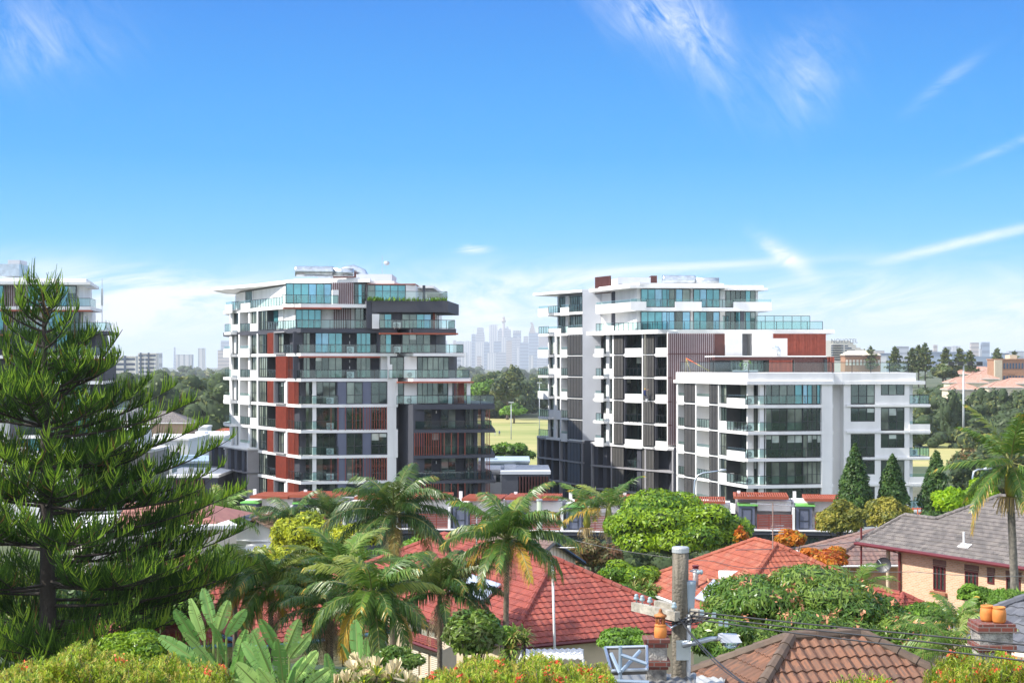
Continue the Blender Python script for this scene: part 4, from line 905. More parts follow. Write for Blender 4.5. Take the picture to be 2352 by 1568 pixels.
rail(Fac((20.4,198.7),(41.2,200.0)),x5(1890),x6(2005),lb[6],0,B,step=1.9)
TR=Fac((27.8,203.5),(40.2,204.5)); TL=Fac((22.6,209.5),(27.8,203.5))
rail(TR,x6(1150),x6(1842),lb[6],0,B,h=1.9,step=1.2,name='glass_screen'); rail(Fac((26.3,209),(28.3,203.6)),.3,5.4,lb[6],0,B,h=1.9,step=1.0,uu=True,name='glass_screen')
wallbox(GU,x6(945),x6(995),lb[6],lb[7]-.46,-.3,0,m_cgrey,B,'column')
b=MB(); b.prism([pp(GT,-1.0,1.2),pp(GT,GT.L-.6,1.3),pp(GU,GU.u(x6(790),.9),.9),pp(GU,GU.u(x6(790),.9),-18),(12.2,222)],9.95,10.35); b.prism([pp(GU,GU.u(x6(740),.1),.2),pp(GU,GU.u(x6(1300),.1),.2),(31,222),(24,222)],9.72,10.02); b.prism([pp(GT,-.2,.1),pp(GT,GT.L,.1),pp(GU,GU.u(x6(735),-.5),-.5),pp(GU,GU.u(x6(735),-.5),-16),(13,222)],10.35,10.62); b.prism([pp(GU,GU.u(x6(730),-.5),-.5),pp(GU,GU.u(x6(1245),-.5),-.5),(30,220),(25,220)],10.02,10.4); b.build('roof',m_white,B)
roofbox(1379,1440,630,655,216,3,m_brown,'plant_screen',B) if 0 else None
b=MB(); GB=Fac(tuple(P3(x5(935),654,217).xy),tuple(P3(x5(1130),650,213).xy)); slats(GB,0,GB.L,9.8,GB.Z(x5(1130),633),0,B,22,m_brown,.12,m_brown,name='plant_screen',uu=True)
roofbox(x5(1228),x5(1655),637,652,209,6,m_lgrey,'lift_overrun',B); wallbox(Fac((13.2,214),(14.8,209)),0,5.2,10,11.6,-2,0,m_white,B,'lift_overrun',uu=True)
roofbox(x5(1660),x5(1738),633,652,213,5,m_brown,'plant_housing',B)
b=MB(); p=P3(x5(1810),641,206); duct(b,(p.x,p.y,p.z-.1),(1,.08,0),4.3,.6); b.obox((p.x+4.4,p.y-.3,10.65),(3.0,.1,0),(0,1.2,0),(0,0,.8)); b.build('roof_duct',m_galv,B,smooth=True)
# ---- lower wing, left face
for k in range(-1,5):
    z=lw[k]
    if k<4:
        b=MB(); b.prism([B3a,B3b,B4b,(37.2,182.2),(46.4,182.9) if 0 else (37.3,200),(24,206)],z-.37,z); b.build('floor_slab',m_white,B)
for k in range(-2,4):
    z0=lw[k] if k>-2 else -19.8; z1=lw[k+1]-.38; zt=z1-.02; zw=z0+.05; par=k%2==0
    if k==3: z1=-2.2; zt=-2.22
    wallbox(G3,x8(110),x8(128),z0-.3,z1+.3,-2.2,.06,m_white,B,'pier'); wallbox(G3,x8(128),x8(168),z0,z1,-2.25,-1.6,m_white,B); wallbox(G3,x8(168),x8(200),z0,z1,-2.25,-1.0,m_brown,B,'screen')
    louvre(G3,x8(202),x8(330),z0-.05,z1+.1,.1,B,3); wallbox(G3,x8(332),x8(346),z0-.3,z1+.3,-2.2,.06,m_white,B,'pier')
    wallbox(G3,x8(356),x8(405),z0,z1,-2.25,-1.9,m_cgrey,B); 
    louvre(G3,x8(500),x8(600),z0-.05,z1+.1,.1,B,3); wallbox(G3,x8(600),x8(614),z0-.3,z1+.3,-2.2,.06,m_white,B,'pier')
    if par: rail(G3,x8(135),x8(200),z0,0,B,step=.6); rail(G3,x8(350),x8(498),z0,0,B,step=.7); wallbox(G3,x8(614),x8(705),z0,z0+1.0,-1,-.02,m_white,B); win(G3,x8(614),x8(705),z0+1,zt,-.15,3,B,'rd',back=-2.2); rail(G3,x8(712),x8(945),z0,0,B,step=.8)
    else: solid(G3,x8(128),x8(198),z0,.05,B); solid(G3,x8(346),x8(498),z0,.05,B); win(G3,x8(614),x8(705),zw,zt,-.15,3,B,'rdr',back=-2.2,mid=.4); solid(G3,x8(710),x8(922),z0,.1,B); rail(G3,x8(924),x8(952),z0,0,B,step=.6)
    win(G3,x8(720),x8(945),zw,zt,-1.9,2,B,'rrd',back=-2.25)
    # front
    wallbox(G4,x8(955),x8(1028),z0,z1,-2.25,-1.9,m_white,B); win(G4,x8(1030),x8(1100),zw,zt,-2.0,2,B,'rd',back=-2.25); wallbox(G4,x8(1100),x8(1150),z0,z1,-1.0,-.4,m_white,B,'column')
    kk={3:'drrt',2:'drd',1:'bbd',0:'ddr',-1:'ddr',-2:'dd'}[k]
    win(G4,x8(1150),x8(1612),zw,zt,-.5,5,B,kk,back=-2.25); win(G4,x8(1612),x8(1838),zw,zt,-.35,4,B,{3:'udt',2:'dd',1:'b',0:'rd',-1:'rd',-2:'d'}[k],back=-2.25,mid=.42)
    rail(G4,x8(958),x8(1640),z0,-.03,B,step=2.4); aircon(G4,x8(990),z0,-1.3,B); lamp(G4,x8(1000),z0+1.5,-1.89,B)
    wallbox(G4,x8(1838),x8(1965),z0-.38,z1+.02,-2.5,.03,m_white,B,'pier')
    # far right section
    wallbox(G5,x9(365),x9(425),z0-.38,z1+.02,-3,0,m_white,B); wallbox(G5,x9(635),x9(686),z0-.38,z1+.02,-3,0,m_white,B); wallbox(G5,x9(892),x9(935),z0-.38,z1+.02,-3,0,m_white,B)
    tall_l=(k in (3,1,-1)); 
    for (xa,xb,tall) in ((425,635,tall_l),(686,892,not tall_l)):
        zz=zw if tall else z0+1.05
        win(G5,x9(xa),x9(xb),zz,zt,-.12,3,B,'rdd' if k not in (1,2) else 'bd',back=-2.5,mid=.4 if tall else None)
        if not tall: wallbox(G5,x9(xa),x9(xb),z0-.38,zz-.01,-2.5,-.003,m_white,B)
        wallbox(G5,x9(xa),x9(xb),z1,z1+.02 if k<3 else -1.9,-2.5,-.01,m_white,B)
    b=MB(); G5.box(b,G5.u(x9(385)),G5.u(x9(1113)),z0-.28,z0-.02,.01,.2)
    if k>-2: G5.box(b,G5.u(x9(935)),G5.u(x9(1110)),z0-.38,z0,-9,.01); 
    b.build('floor_slab',m_white,B)
    wallbox(G5,x9(936),x9(962),z0,z1+.02,-2.2,-1.4,m_white,B,'column')
    if par and k>-2: solid(G5,x9(935),x9(1112),z0,.1,B)
    elif k>-2: rail(G5,x9(935),x9(1103),z0,-.03,B,step=1.0,ends=(0,5)); aircon(G5,x9(975),z0,-1.5,B)
# recess between the two white fronts
b=MB(); b.prism([(37.0,183.2),(38.4,183.2),(38.4,186),(37.0,186)],-21,-1.9); b.build('wall',m_lgrey,B)
b=MB(); b.prism([(B3a[0]-.5,B3a[1]+.5),(B3b[0]-.15,B3b[1]-.4),(B4b[0]+.05,B4b[1]-.3),(37.2,181.2),(38.2,181.2),(38.25,181.3),(48.0,182.0),(50,206),(24,210)],-2.25,-1.86); b.prism([(B3a[0]-.2,B3a[1]+.2),B3b,B4b,(37.2,181.3),(38.2,181.3),(47.0,182.3),(49,205),(24,209)],-1.86,-.9); b.build('parapet',m_white,B)
# terrace glass above the parapet
FG1=Fac(B3a,B3b); rail(FG1,.3,FG1.L-.3,-.9,-.25,B,h=1.25,step=9,uu=True,glass=m_clearf); rail(G4,.2,G4.L,-.9,-.25,B,h=1.2,step=9,uu=True,glass=m_clearf); rail(G5,-1,G5.L-.3,-.9,-.35,B,h=1.2,step=2.2,uu=True,glass=m_clearf)
# ---- things on the terrace and the facade
V=[];rg=np.random.default_rng(9)
def shrub_small(name,label,p,h,w,n,mats,cat='plant',grp=None):
    root=thing(name,label,cat,tuple(p),grp); V=[]
    for i in range(n):
        d=rg.normal(size=3); d/=np.linalg.norm(d); c=np.array(p)+np.array([d[0]*w*.5,d[1]*w*.4,h*.55+d[2]*h*.45])*1; s=rg.normal(size=3)*w*.07; t=rg.normal(size=3)*w*.05; V+=[c-s,c+t,c+s,c-t]
    mesh_np('foliage',np.array(V),rg.integers(0,len(mats),size=n),mats,root); mb=MB(); mb.tube([p,Vector(p)+Vector((0,0,h*.6))],.03,5); mb.build('stem',m_bark,root); return root
for i,(xx,lab) in enumerate(((930,'left one of two blue-grey planter troughs behind the terrace glass'),(1085,'right one of two blue-grey planter troughs behind the terrace glass'))):
    p=FP2.pt(FP2.u(x6(xx),3),3,-1.85); root=thing('planter_trough',lab,'planter',tuple(p))
    b=MB(); b.box(p.x-.75,p.x+.75,p.y-.3,p.y+.3,p.z+.0,p.z+1.15); b.build('trough',mat('blue_grey_planter',(.16,.21,.25),.6),root); b=MB(); b.box(p.x-.8,p.x+.8,p.y-.35,p.y+.35,p.z+1.151,p.z+1.22); b.build('rim',m_steel,root)
    shrub_small('terrace_shrub',['thin dark shrub growing in the left planter trough on the terrace','thin dark shrub growing in the right planter trough on the terrace'][i],(p.x+(.5 if i==0 else -.4),p.y,p.z+1.1),1.3,.8,60,F_bush)
m_orange=mat('safety_orange',(.75,.12,.02),.5)
t=thing('davit_arm','red and white rigging arm of the rope access crew leaning on the terrace','rigging arm',tuple(G3.pt(G3.u(x6(240),-1),-1,-.9)))
a=G3.pt(G3.u(x6(245),-.8),-.8,-.5+1.35); c=G3.pt(G3.u(x6(540),-.8),-.8,-.7); b=MB(); b.tube([a,a.lerp(c,.5)],.05,6); b.build('boom',m_orange,t); b=MB(); b.tube([a.lerp(c,.5),c],.045,6); b.build('boom_tail',mat('yellow_metal',(.6,.45,.08),.5),t)
b=MB(); b.tube([a,G3.pt(G3.u(x6(240),-.8),-.8,-.9)],.03,5); b.tube([a,G3.pt(G3.u(x6(300),-.8),-.8,-.9)],.03,5); b.build('leg',mat('yellow_metal2',(.6,.45,.08),.5),t)

# ================================================================ window cleaner on ropes
def person(name,label,base,h,pose,cols,group=None,yaw=0):
    """base = feet; pose: dict of joint positions in fractions of height (x across, y forward, z up)"""
    root=thing(name,label,'person',tuple(base),group)
    J=dict(pelvis=(0,0,.53),waist=(0,0,.62),chest=(0,0,.74),neck=(0,0,.84),head=(0,.01,.90),crown=(0,.005,.975),
      ls=(-.105,0,.81),le=(-.14,.01,.63),lh=(-.15,.04,.48),lf=(-.15,.05,.44),rs=(.105,0,.81),re=(.14,.01,.63),rh=(.15,.04,.48),rf=(.15,.05,.44),
      lhip=(-.055,0,.51),lk=(-.065,.02,.28),la=(-.07,0,.045),lt=(-.075,.08,.015),rhip=(.055,0,.51),rk=(.065,.02,.28),ra=(.07,0,.045),rt=(.075,.08,.015)); J.update(pose)
    Rr=dict(pelvis=.075,waist=.068,chest=.082,neck=.032,head=.052,crown=.036,ls=.04,le=.028,lh=.018,lf=.02,rs=.04,re=.028,rh=.018,rf=.02,lhip=.055,lk=.035,la=.024,lt=.02,rhip=.055,rk=.035,ra=.024,rt=.02)
    E=[('pelvis','waist'),('waist','chest'),('chest','neck'),('neck','head'),('head','crown'),('chest','ls'),('ls','le'),('le','lh'),('lh','lf'),('chest','rs'),('rs','re'),('re','rh'),('rh','rf'),('pelvis','lhip'),('lhip','lk'),('lk','la'),('la','lt'),('pelvis','rhip'),('rhip','rk'),('rk','ra'),('ra','rt')]
    names=list(J); me=bpy.data.meshes.new('body'); c,s=math.cos(yaw),math.sin(yaw)
    pv=[((J[n][0]*c-J[n][1]*s)*h,(J[n][0]*s+J[n][1]*c)*h,J[n][2]*h) for n in names]
    me.from_pydata(pv,[(names.index(a),names.index(b)) for a,b in E],[]); o=bpy.data.objects.new('body',me); link(o,root); OW[o.name]=Vector(base)
    sk=o.modifiers.new('skin','SKIN'); sv=me.skin_vertices[0].data if me.skin_vertices else None
    if sv is None:
        bm=bmesh.new(); bm.from_mesh(me); bm.verts.layers.skin.verify(); bm.to_mesh(me); bm.free(); sv=me.skin_vertices[0].data
    for i,n in enumerate(names): sv[i].radius=(Rr[n]*h,Rr[n]*h*(.75 if n in('pelvis','waist','chest') else 1)); sv[i].use_root=(n=='pelvis')
    ss=o.modifiers.new('sub','SUBSURF'); ss.levels=1; ss.render_levels=2
    # body colours by height: trousers, shirt, skin
    m,t_,b_=newmat('clothes'); b_.inputs['Roughness'].default_value=.8
    g=t_.nodes.new('ShaderNodeTexCoord'); sp=t_.nodes.new('ShaderNodeSeparateXYZ'); t_.links.new(g.outputs['Object'],sp.inputs[0]); r=t_.nodes.new('ShaderNodeValToRGB'); d=t_.nodes.new('ShaderNodeMath'); d.operation='DIVIDE'; d.inputs[1].default_value=h; t_.links.new(sp.outputs[2],d.inputs[0]); t_.links.new(d.outputs[0],r.inputs[0]); r.color_ramp.interpolation='CONSTANT'
    e=r.color_ramp.elements; e[0].position=0; e[0].color=(.05,.04,.04,1); e[1].position=.06; e[1].color=(*cols[1],1); x=e.new(.55); x.color=(*cols[0],1); x=e.new(.85); x.color=(.45,.27,.19,1); t_.links.new(r.outputs[0],b_.inputs['Base Color']); me.materials.append(m)
    hp=J['head']; hx=((hp[0]*c-hp[1]*s)*h+base[0],(hp[0]*s+hp[1]*c)*h+base[1],hp[2]*h+base[2])
    hb=MB(); hb.lathe((hx[0],hx[1],hx[2]+.02*h),[(.056*h,0),(.058*h,.02*h),(.05*h,.05*h),(.025*h,.068*h)],12); hb.build('hair' if cols[2][0]<.4 else 'helmet',mat('head_cover',cols[2],.5),root,smooth=True)
    return root
import bmesh
wz=G2.Z(1478,921); wp=G2.pt(G2.u(1481,.75),.75,wz)
person('person','window cleaner in dark blue overalls and yellow helmet hanging on a rope by the shutters',tuple(wp),1.72,dict(rs=(.10,0,.81),re=(.20,.06,.86),rh=(.30,.12,.90),rf=(.33,.13,.91),lk=(-.08,.17,.40),la=(-.09,.13,.16),lt=(-.1,.2,.13),rk=(.07,.16,.36),ra=(.08,.18,.12),rt=(.08,.25,.10)),((.02,.03,.12),(.02,.03,.10),(.75,.5,.08)),yaw=R(-60))
t=thing('bucket','white bucket hanging below the window cleaner','bucket',(wp.x+.25,wp.y-.1,wp.z+.1)); b=MB(); b.lathe((wp.x+.25,wp.y-.15,wp.z-.05),[(.13,0),(.17,.36),(.175,.38)],12); b.build('pail',m_white2,t); b=MB(); b.tube([(wp.x+.1,wp.y-.15,wp.z+.33),(wp.x+.25,wp.y-.15,wp.z+.55),(wp.x+.4,wp.y-.15,wp.z+.33)],.012,4); b.build('handle',m_dark,t)
b=MB(); b.tube([(wp.x+.02,wp.y,wp.z+.9),(wp.x,wp.y+.1,4.45)],.025,4); b.tube([(wp.x+.18,wp.y,wp.z+.5),(wp.x+.12,wp.y+.1,4.45)],.02,4); tag(b.build('rope',mat('rope_pale',(.5,.48,.4),.8),base=tuple(wp)),'pale ropes carrying the window cleaner down the white block','rope')
# ================================================================ FAR LEFT TOWER
D=thing('apartment_building','white and charcoal apartment tower at the far left edge, half hidden by the pine','building',(-62,198,-21))
DF=Fac((-72,192.5),(-49.5,195.5)); DR=Fac((-60,193),(-46.2,195.6))
ld={-2:-18.0,-1:-14.9,0:-11.8,1:-8.7,2:-5.6,3:-2.0,4:1.2,5:4.25,6:7.25,7:10.3}
dend={7:790,6:790,5:828,4:900,3:1010,2:1165,1:1165,0:1165,-1:1165}
for k in range(-2,7):
    z0,z1=ld[k],ld[k+1]-.36; e=dend[k] if k in dend else 1165; w=x0({6:790,5:830,4:950,3:1045,2:1120}.get(k,1120))
    b=MB(); b.prism([pp(DF,-2,-2.2),pp(DF,DF.u(w,-2.2),-2.2),pp(DF,DF.u(w,-2.2),-14),(-76,215)],z0,z1+.05); b.build('core_wall',m_white if k in (6,5,1,0) else m_cgrey,D)
    sx={6:900,5:1060,4:1015,3:1025,2:1270,1:1180}.get(k,1180); q=DF.u(x0(sx),0); b=MB(); b.prism([pp(DF,-2,0),pp(DF,q,0),pp(DF,q+.2,-10),(-76,212)],z0-.4,z0); b.build('floor_slab',m_cgrey if k==5 else m_white,D)
    rail(DF,x0({6:298,5:75}.get(k,200)),x0(sx-3),z0,-.03,D,step=1.5,ends=(0,5))
    if k>=5: slats(DF,x0(45),x0(250),z0,z1,-1.9,D,9,m_brown,.11,m_pink); win(DF,x0(275 if k==6 else 480),x0(758 if k==6 else 665),z0+.05,z1,-1.9,6 if k==6 else 3,D,'tur',back=-2.15); win(DF,-1.5,DF.u(x0(36),-1.8),z0+.05,z1,-1.8,2,D,'td',uu=True,back=-2.15)
    else: win(DF,x0(200),x0(480),z0+.05,z1,-1.9,3,D,'td',back=-2.15); win(DF,x0(560),x0(900),z0+.05,z1,-1.9,4,D,'tdr',back=-2.15); wallbox(DF,x0(100),x0(180),z0,z1+.4,-2,.05,m_cgrey,D,'pier')
    if k==5: win(DF,x0(695),x0(790),z0+.05,z1,-1.2,2,D,'td',back=-2.1)
    if k==3: slats(DF,x0(915),x0(1000),z0+.0,z1,-1.5,D,5,m_red,.1); wallbox(DF,x0(1018),x0(1048),z0,z1,-1,-.5,m_cgrey,D,'column')
for k,a_,e_ in ((6,-30,905),(4,-20,120),(4,195,1080)):
    b=MB(); zz=ld[6]-.6 if k==6 else (ld[5]-.62 if e_==120 else ld[4]-.6); DF.box(b,DF.u(x0(a_),.1),DF.u(x0(e_),.1),zz,zz+.18,-2,.1); b.build('soffit',m_rust,D)
b=MB(); q=DF.u(x0(893),.9); b.prism([pp(DF,-2,.6),pp(DF,q,.6),pp(DF,q-.5,-12),(-76,212)],9.95,10.3); q2=DF.u(x0(855),0); b.prism([pp(DF,-2,-.2),pp(DF,q2,-.2),pp(DF,q2-.5,-11),(-75,211)],10.3,10.75); b.build('roof',m_white,D)
roofbox(0-8,44,606,634,196,4,m_galv,'plant_housing',D); roofbox(18,45,597,606,196,3,m_lgrey,'vent_cowl',D)
b=MB(); a=P3(x0(1015),x0(0)+716-5,194.5) if 0 else DF.pt(DF.u(x0(1015),-.6),-.6,5.2); b.tube([a,a+Vector((0,0,1.6))],.05,5); b.tube([a+Vector((0,0,1.2)),a+Vector((0,0,5.6))],.035,5); b.box(a.x-.12,a.x+.12,a.y-.08,a.y+.08,a.z+2.2,a.z+4.3); b.build('antenna',m_steel,D)
# ================================================================ distant buildings
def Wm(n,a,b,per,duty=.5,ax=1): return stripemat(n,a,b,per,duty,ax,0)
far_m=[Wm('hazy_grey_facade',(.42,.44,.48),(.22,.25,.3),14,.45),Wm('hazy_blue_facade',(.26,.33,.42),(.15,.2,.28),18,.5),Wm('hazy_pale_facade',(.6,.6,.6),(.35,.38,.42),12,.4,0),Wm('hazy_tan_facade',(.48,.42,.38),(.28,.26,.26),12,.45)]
X10=lambda v:(1680+v/5.227)*.59394
Y10=lambda v:(1200+v/5.227)*.59394
ordn=['first','second','third','fourth','fifth','sixth','seventh','eighth','ninth','tenth','eleventh','twelfth','thirteenth','fourteenth','fifteenth','sixteenth','seventeenth','eighteenth','nineteenth','twentieth','twenty-first','twenty-second','twenty-third','twenty-fourth','twenty-fifth','twenty-sixth','twenty-seventh','twenty-eighth','twenty-ninth','thirtieth']
# left edge, right edge, top, depth, material, kind of top
cbd=[(65,188,550,9000,0,'flat'),(188,255,612,9300,0,'flat'),(378,440,608,9300,3,'flat'),(440,600,630,9500,0,'flat'),(595,745,625,8600,2,'flat'),(750,832,480,9200,1,'mast'),(835,1012,355,9000,0,'taper'),(820,995,650,8300,2,'flat'),(995,1115,640,8500,1,'flat'),(1110,1272,292,9100,2,'dome'),(1118,1172,655,8200,2,'flat'),(1205,1350,625,8700,1,'flat'),(1280,1398,395,9300,0,'step'),(1396,1548,385,9250,0,'step'),(1350,1452,540,8800,2,'flat'),(1450,1565,615,8100,3,'flat'),(1480,1640,552,8900,0,'flat'),(1588,1752,415,9150,1,'bowl'),(1648,1745,548,8900,0,'dome'),(1730,1905,650,8300,1,'flat'),(1800,1900,525,9400,0,'flat'),(1910,2105,455,8900,1,'spire'),(2110,2330,520,9100,3,'flat'),(1060,1235,862,7600,2,'flat'),(1240,1450,850,7700,0,'flat'),(860,950,922,7000,3,'flat'),(1908,2004,910,5200,2,'flat'),(540,665,850,5000,2,'flat'),(1660,1715,755,8000,2,'flat'),(2080,2330,720,8200,0,'flat')]
for i,(a,b_,t,Y,mi,kind) in enumerate(cbd):
    xa,xb=XY(X10(a),Y)[0],XY(X10(b_),Y)[0]; zt=ZP(Y10(t),Y); w=xb-xa; cx=(xa+xb)/2; dp=w*.9
    desc={'flat':'flat-topped','mast':'tower topped by a mast,','taper':'tall tower with chamfered crown,','dome':'tall slab tower with a rounded cap,','step':'stepped tower with a narrow crown,','bowl':'blue tower with a pale curved crown,','spire':'tower with a stepped pointed peak,'}[kind]
    root=thing('office_tower',f'hazy {desc} {["grey","blue-grey","pale","tan"][mi]}, {ordn[i]} listed of the city skyline' if 0 else '','tower',(cx,Y,-23),'hazy office towers of the city centre')
    root['label']=f'hazy {["grey","blue-grey","pale","tan"][mi]} {desc.replace("topped","topped block" if kind=="flat" else "topped")} {["short","mid-height","tall"][0 if t>650 else (1 if t>500 else 2)]}, in the city skyline'
    mb=MB()
    if kind=='taper': mb.box(xa,xb,Y,Y+dp,-23,zt-w*.9); mb.hexa([(xa,Y,zt-w*.9),(xb,Y,zt-w*.9),(xb,Y+dp,zt-w*.9),(xa,Y+dp,zt-w*.9),(xa+w*.14,Y,zt-w*.5),(xb-w*.06,Y,zt-w*.5),(xb-w*.06,Y+dp,zt-w*.5),(xa+w*.14,Y+dp,zt-w*.5)]); mb.box(xa+w*.14,xb-w*.1,Y,Y+dp,zt-w*.5,zt)
    else: mb.box(xa,xb,Y,Y+dp,-23,zt)
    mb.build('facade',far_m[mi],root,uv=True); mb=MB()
    if kind=='flat': mb.box(xa+w*.3,xb-w*.3,Y+dp*.2,Y+dp*.8,zt,zt+w*.06)
    elif kind=='mast': mb.tube([(cx,Y+9,zt),(cx,Y+9,zt+w*1.2)],w*.03,5)
    elif kind=='taper': mb.box(xa+w*.3,xb-w*.25,Y+4,Y+dp-4,zt,zt+w*.05)
    elif kind=='dome': mb.lathe((cx,Y+dp/2,zt),[(w*.45,0),(w*.3,w*.04),(w*.2,w*.09)],12)
    elif kind=='step': mb.box(cx-w*.28,cx+w*.2,Y+2,Y+dp*.6,zt,zt+w*.2); mb.box(cx-w*.12,cx+w*.12,Y+3,Y+dp*.5,zt+w*.2,zt+w*.36)
    elif kind=='bowl': mb.hexa([(xa,Y,zt-w*.3),(xb,Y,zt-w*.3),(xb,Y+dp,zt-w*.3),(xa,Y+dp,zt-w*.3),(xa-w*.03,Y-3,zt+w*.04),(xb+w*.03,Y-3,zt+w*.04),(xb,Y+dp,zt+2),(xa,Y+dp,zt+2)])
    elif kind=='spire':
        for q in range(7): f=1-q/7.5; mb.box(cx-w*.42*f-w*.1*(1-f)-w*.05,cx+w*.3*f-w*.12,Y+3+q,Y+dp*.7,zt+q*w*.15,zt+(q+1)*w*.15)
        mb.box(cx-w*.36,cx-w*.18,Y+9,Y+20,zt+w*.9,zt+w*1.08)
    mb.build('crown_top',far_m[3 if kind=='spire' else (2 if kind in('bowl',) else 0)],root,uv=True)
# observation tower
Y=9300; x=XY(X10(1400),Y)[0]; zz=lambda v:ZP(Y10(v),Y); root=thing('observation_tower','tall slim observation tower with a round golden turret above the city skyline','tower',(x,Y,-23))
mb=MB(); mb.tube([(x,Y,-23),(x,Y,zz(265))],[13,8],10); mb.build('shaft',far_m[3],root,smooth=True)
w=XY(X10(1445),Y)[0]-x; mb=MB(); mb.lathe((x,Y,zz(262)),[(w*.3,0),(w*.95,zz(235)-zz(262)),(w,zz(205)-zz(262)),(w*.72,zz(198)-zz(262)),(w*.55,zz(160)-zz(262)),(w*.62,zz(150)-zz(262)),(w*.5,zz(130)-zz(262))],14); mb.build('turret',mat('turret_gold',(.35,.28,.22),.5),root,smooth=True)
mb=MB(); mb.tube([(x,Y,zz(132)),(x,Y,zz(95))],[2.5,1],5); mb.build('mast',m_steel,root)
# other far blocks: D x0,x1,top,bottom,Y,wall,band,name,label
def block(xa,xb,t,Y,m,name,label,cat='building',dp=None,floors=0,wm=None,base=None,roof=None,nw=0,grp=None):
    a,c=XY(xa,Y)[0],XY(xb,Y)[0]; zt=ZP(t,Y); g0=base if base is not None else gz(0,Y); dp=dp or (c-a)*.6
    root=thing(name,label,cat,((a+c)/2,Y,g0),grp); mb=MB(); mb.box(a,c,Y,Y+dp,g0,zt); mb.build('wall',m,root,uv=True)
    mb=MB(); mb.box(a-.3,c+.3,Y-.3,Y+dp+.3,zt+.004,zt+ (c-a)*.02+.15); mb.build('roof',roof or m,root,uv=True)
    if floors:
        fh=(zt-g0)/floors; 
        for k in range(floors):
            z=g0+fh*k+fh*.3; mb=MB()
            if nw:
                for q in range(nw): u=a+(c-a)*(q+.2)/nw; mb.box(u,u+(c-a)/nw*.6,Y-.12,Y+.1,z,z+fh*.45)
            else: mb.box(a+(c-a)*.03,c-(c-a)*.03,Y-.12,Y+.1,z,z+fh*.45)
            mb.build('window_row',wm or g_dark,root)
    return root
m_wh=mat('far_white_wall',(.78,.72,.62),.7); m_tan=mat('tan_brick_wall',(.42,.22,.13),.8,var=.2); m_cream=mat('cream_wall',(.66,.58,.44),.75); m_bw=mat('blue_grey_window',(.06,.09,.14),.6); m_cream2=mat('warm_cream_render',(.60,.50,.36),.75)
block(529,578,808-0.5,1500,m_wh,'apartment_block','white twelve storey slab block with blue grey window bands left of the left tower',floors=12,wm=m_bw,base=-23) if 0 else None
for xa,xb,t,Y,fl,lab in ((317,359,812,1500,11,'white banded high-rise slab beside the pine, taller of the distant pair'),(252,312,819,1550,8,'wide white banded block left of the distant high-rise slab')):
    r=block(xa,xb,t,Y,m_wh,'apartment_block',lab,floors=fl,wm=m_bw,base=-32)
    a,c=XY(xa,Y)[0],XY(xb,Y)[0]; mb=MB(); 
    for f in (.12,.55): mb.box(a+(c-a)*f,a+(c-a)*(f+.08),Y-1.5,Y,-30,ZP(t,Y)+1)
    mb.build('stair_core',m_bw,r)
for xa,xb,t,Y,mi,lab in ((500,536,805,5200,3,'hazy pale block with stepped neighbours by the left tower'),(455,470,800,4200,2,'slim pale hazy tower left of the stepped hill'),(365,372,811,2500,0,'narrow grey distant block right of the white slab'),(404,440,815,3500,2,'low hazy pale building on the left horizon'),(507,530,783,9000,1,'faint blue-grey tower just left of the left tower'),(1048,1062,804,5100,0,'small pale hazy block left of the city centre')):
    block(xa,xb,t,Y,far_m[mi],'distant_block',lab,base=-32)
# cable-stayed bridge mast and ridge of buildings
Y=8800; root=thing('bridge_pylon','thin grey pylon of a far bridge on the left horizon','pylon',(XY(401,Y)[0],Y,-23)); x=XY(401,Y)[0]; mb=MB(); mb.tube([(x,Y,-23),(x,Y,ZP(797,Y))],[8,5],6); mb.build('mast',far_m[1],root,uv=True)
mb=MB()
for q in (-1,1): mb.tube([(x,Y,ZP(799,Y)),(x+q*110,Y,ZP(815,Y))],.8,4)
mb.build('cable',m_steel,root)
for xa,xb,t,Y,mi,lab in ((2086,2139,796,3800,0,'grey hazy tower with a slanted top, leftmost on the right skyline'),(2145,2175,798,3900,1,'grey-blue block second on the right skyline'),(2178,2222,804,3500,2,'long white low block in the middle of the right skyline'),(2148+83,2250,788,4200,3,'slim brown tower in the middle of the right skyline'),(2271,2300,795,4000,0,'grey square tower right of the slim brown one'),(2304,2333,793,4100,2,'white ribbed tower right of the grey square tower')): pass
sky_r=((2168-0,0,0),)
X11=lambda v:(3180+v/3.0154)*.59394
Y11=lambda v:(1290+v/3.0154)*.59394
for a,b_,t,Y,mi,lab in ((843,1010,152,3800,0,'grey hazy slab, leftmost tall block on the right skyline'),(1033,1125,163,3900,1,'square grey-blue block second on the right skyline'),(1130,1290,190,3500,2,'long white low block in the middle of the right skyline'),(1298,1343,132,4200,3,'slim brown tower in the middle of the right skyline'),(1418,1508,152,4000,0,'grey square tower right of the slim brown one'),(1520,1612,147,4100,2,'white ribbed tower right of the grey square tower'),(1735,1828,107,4300,3,'dark brown tower, left of the tallest twin pair on the right skyline'),(1862,1952,101,4300,1,'dark blue-brown tower, right of the tallest twin pair on the right skyline'),(1680,1735,200,4200,2,'low pale block at the foot of the left twin tower'),(1830,1862,178,4250,2,'pale block between the twin towers'),(620,725,200,3800,3,'low tan block behind the hotel'),(630,830,232,2400,1,'blue-grey warehouse right of the hotel'),(660,760,262,2000,2,'white low hall right of the red brick flats'),(1150,1700,222,2700,1,'long striped blue-grey airport hangar on the right'),(1510,1990,275,2000,1,'wide dark blue industrial hall in front of the twin towers'),(2000,2180,230,2300,1,'blue-grey shed left of the brick flats on the right edge'),(2180,2352,208,3000,0,'long pale grey hall on the far right skyline')):
    block(X11(a),X11(b_),Y11(t),Y,far_m[mi],'distant_block',lab,base=-32)
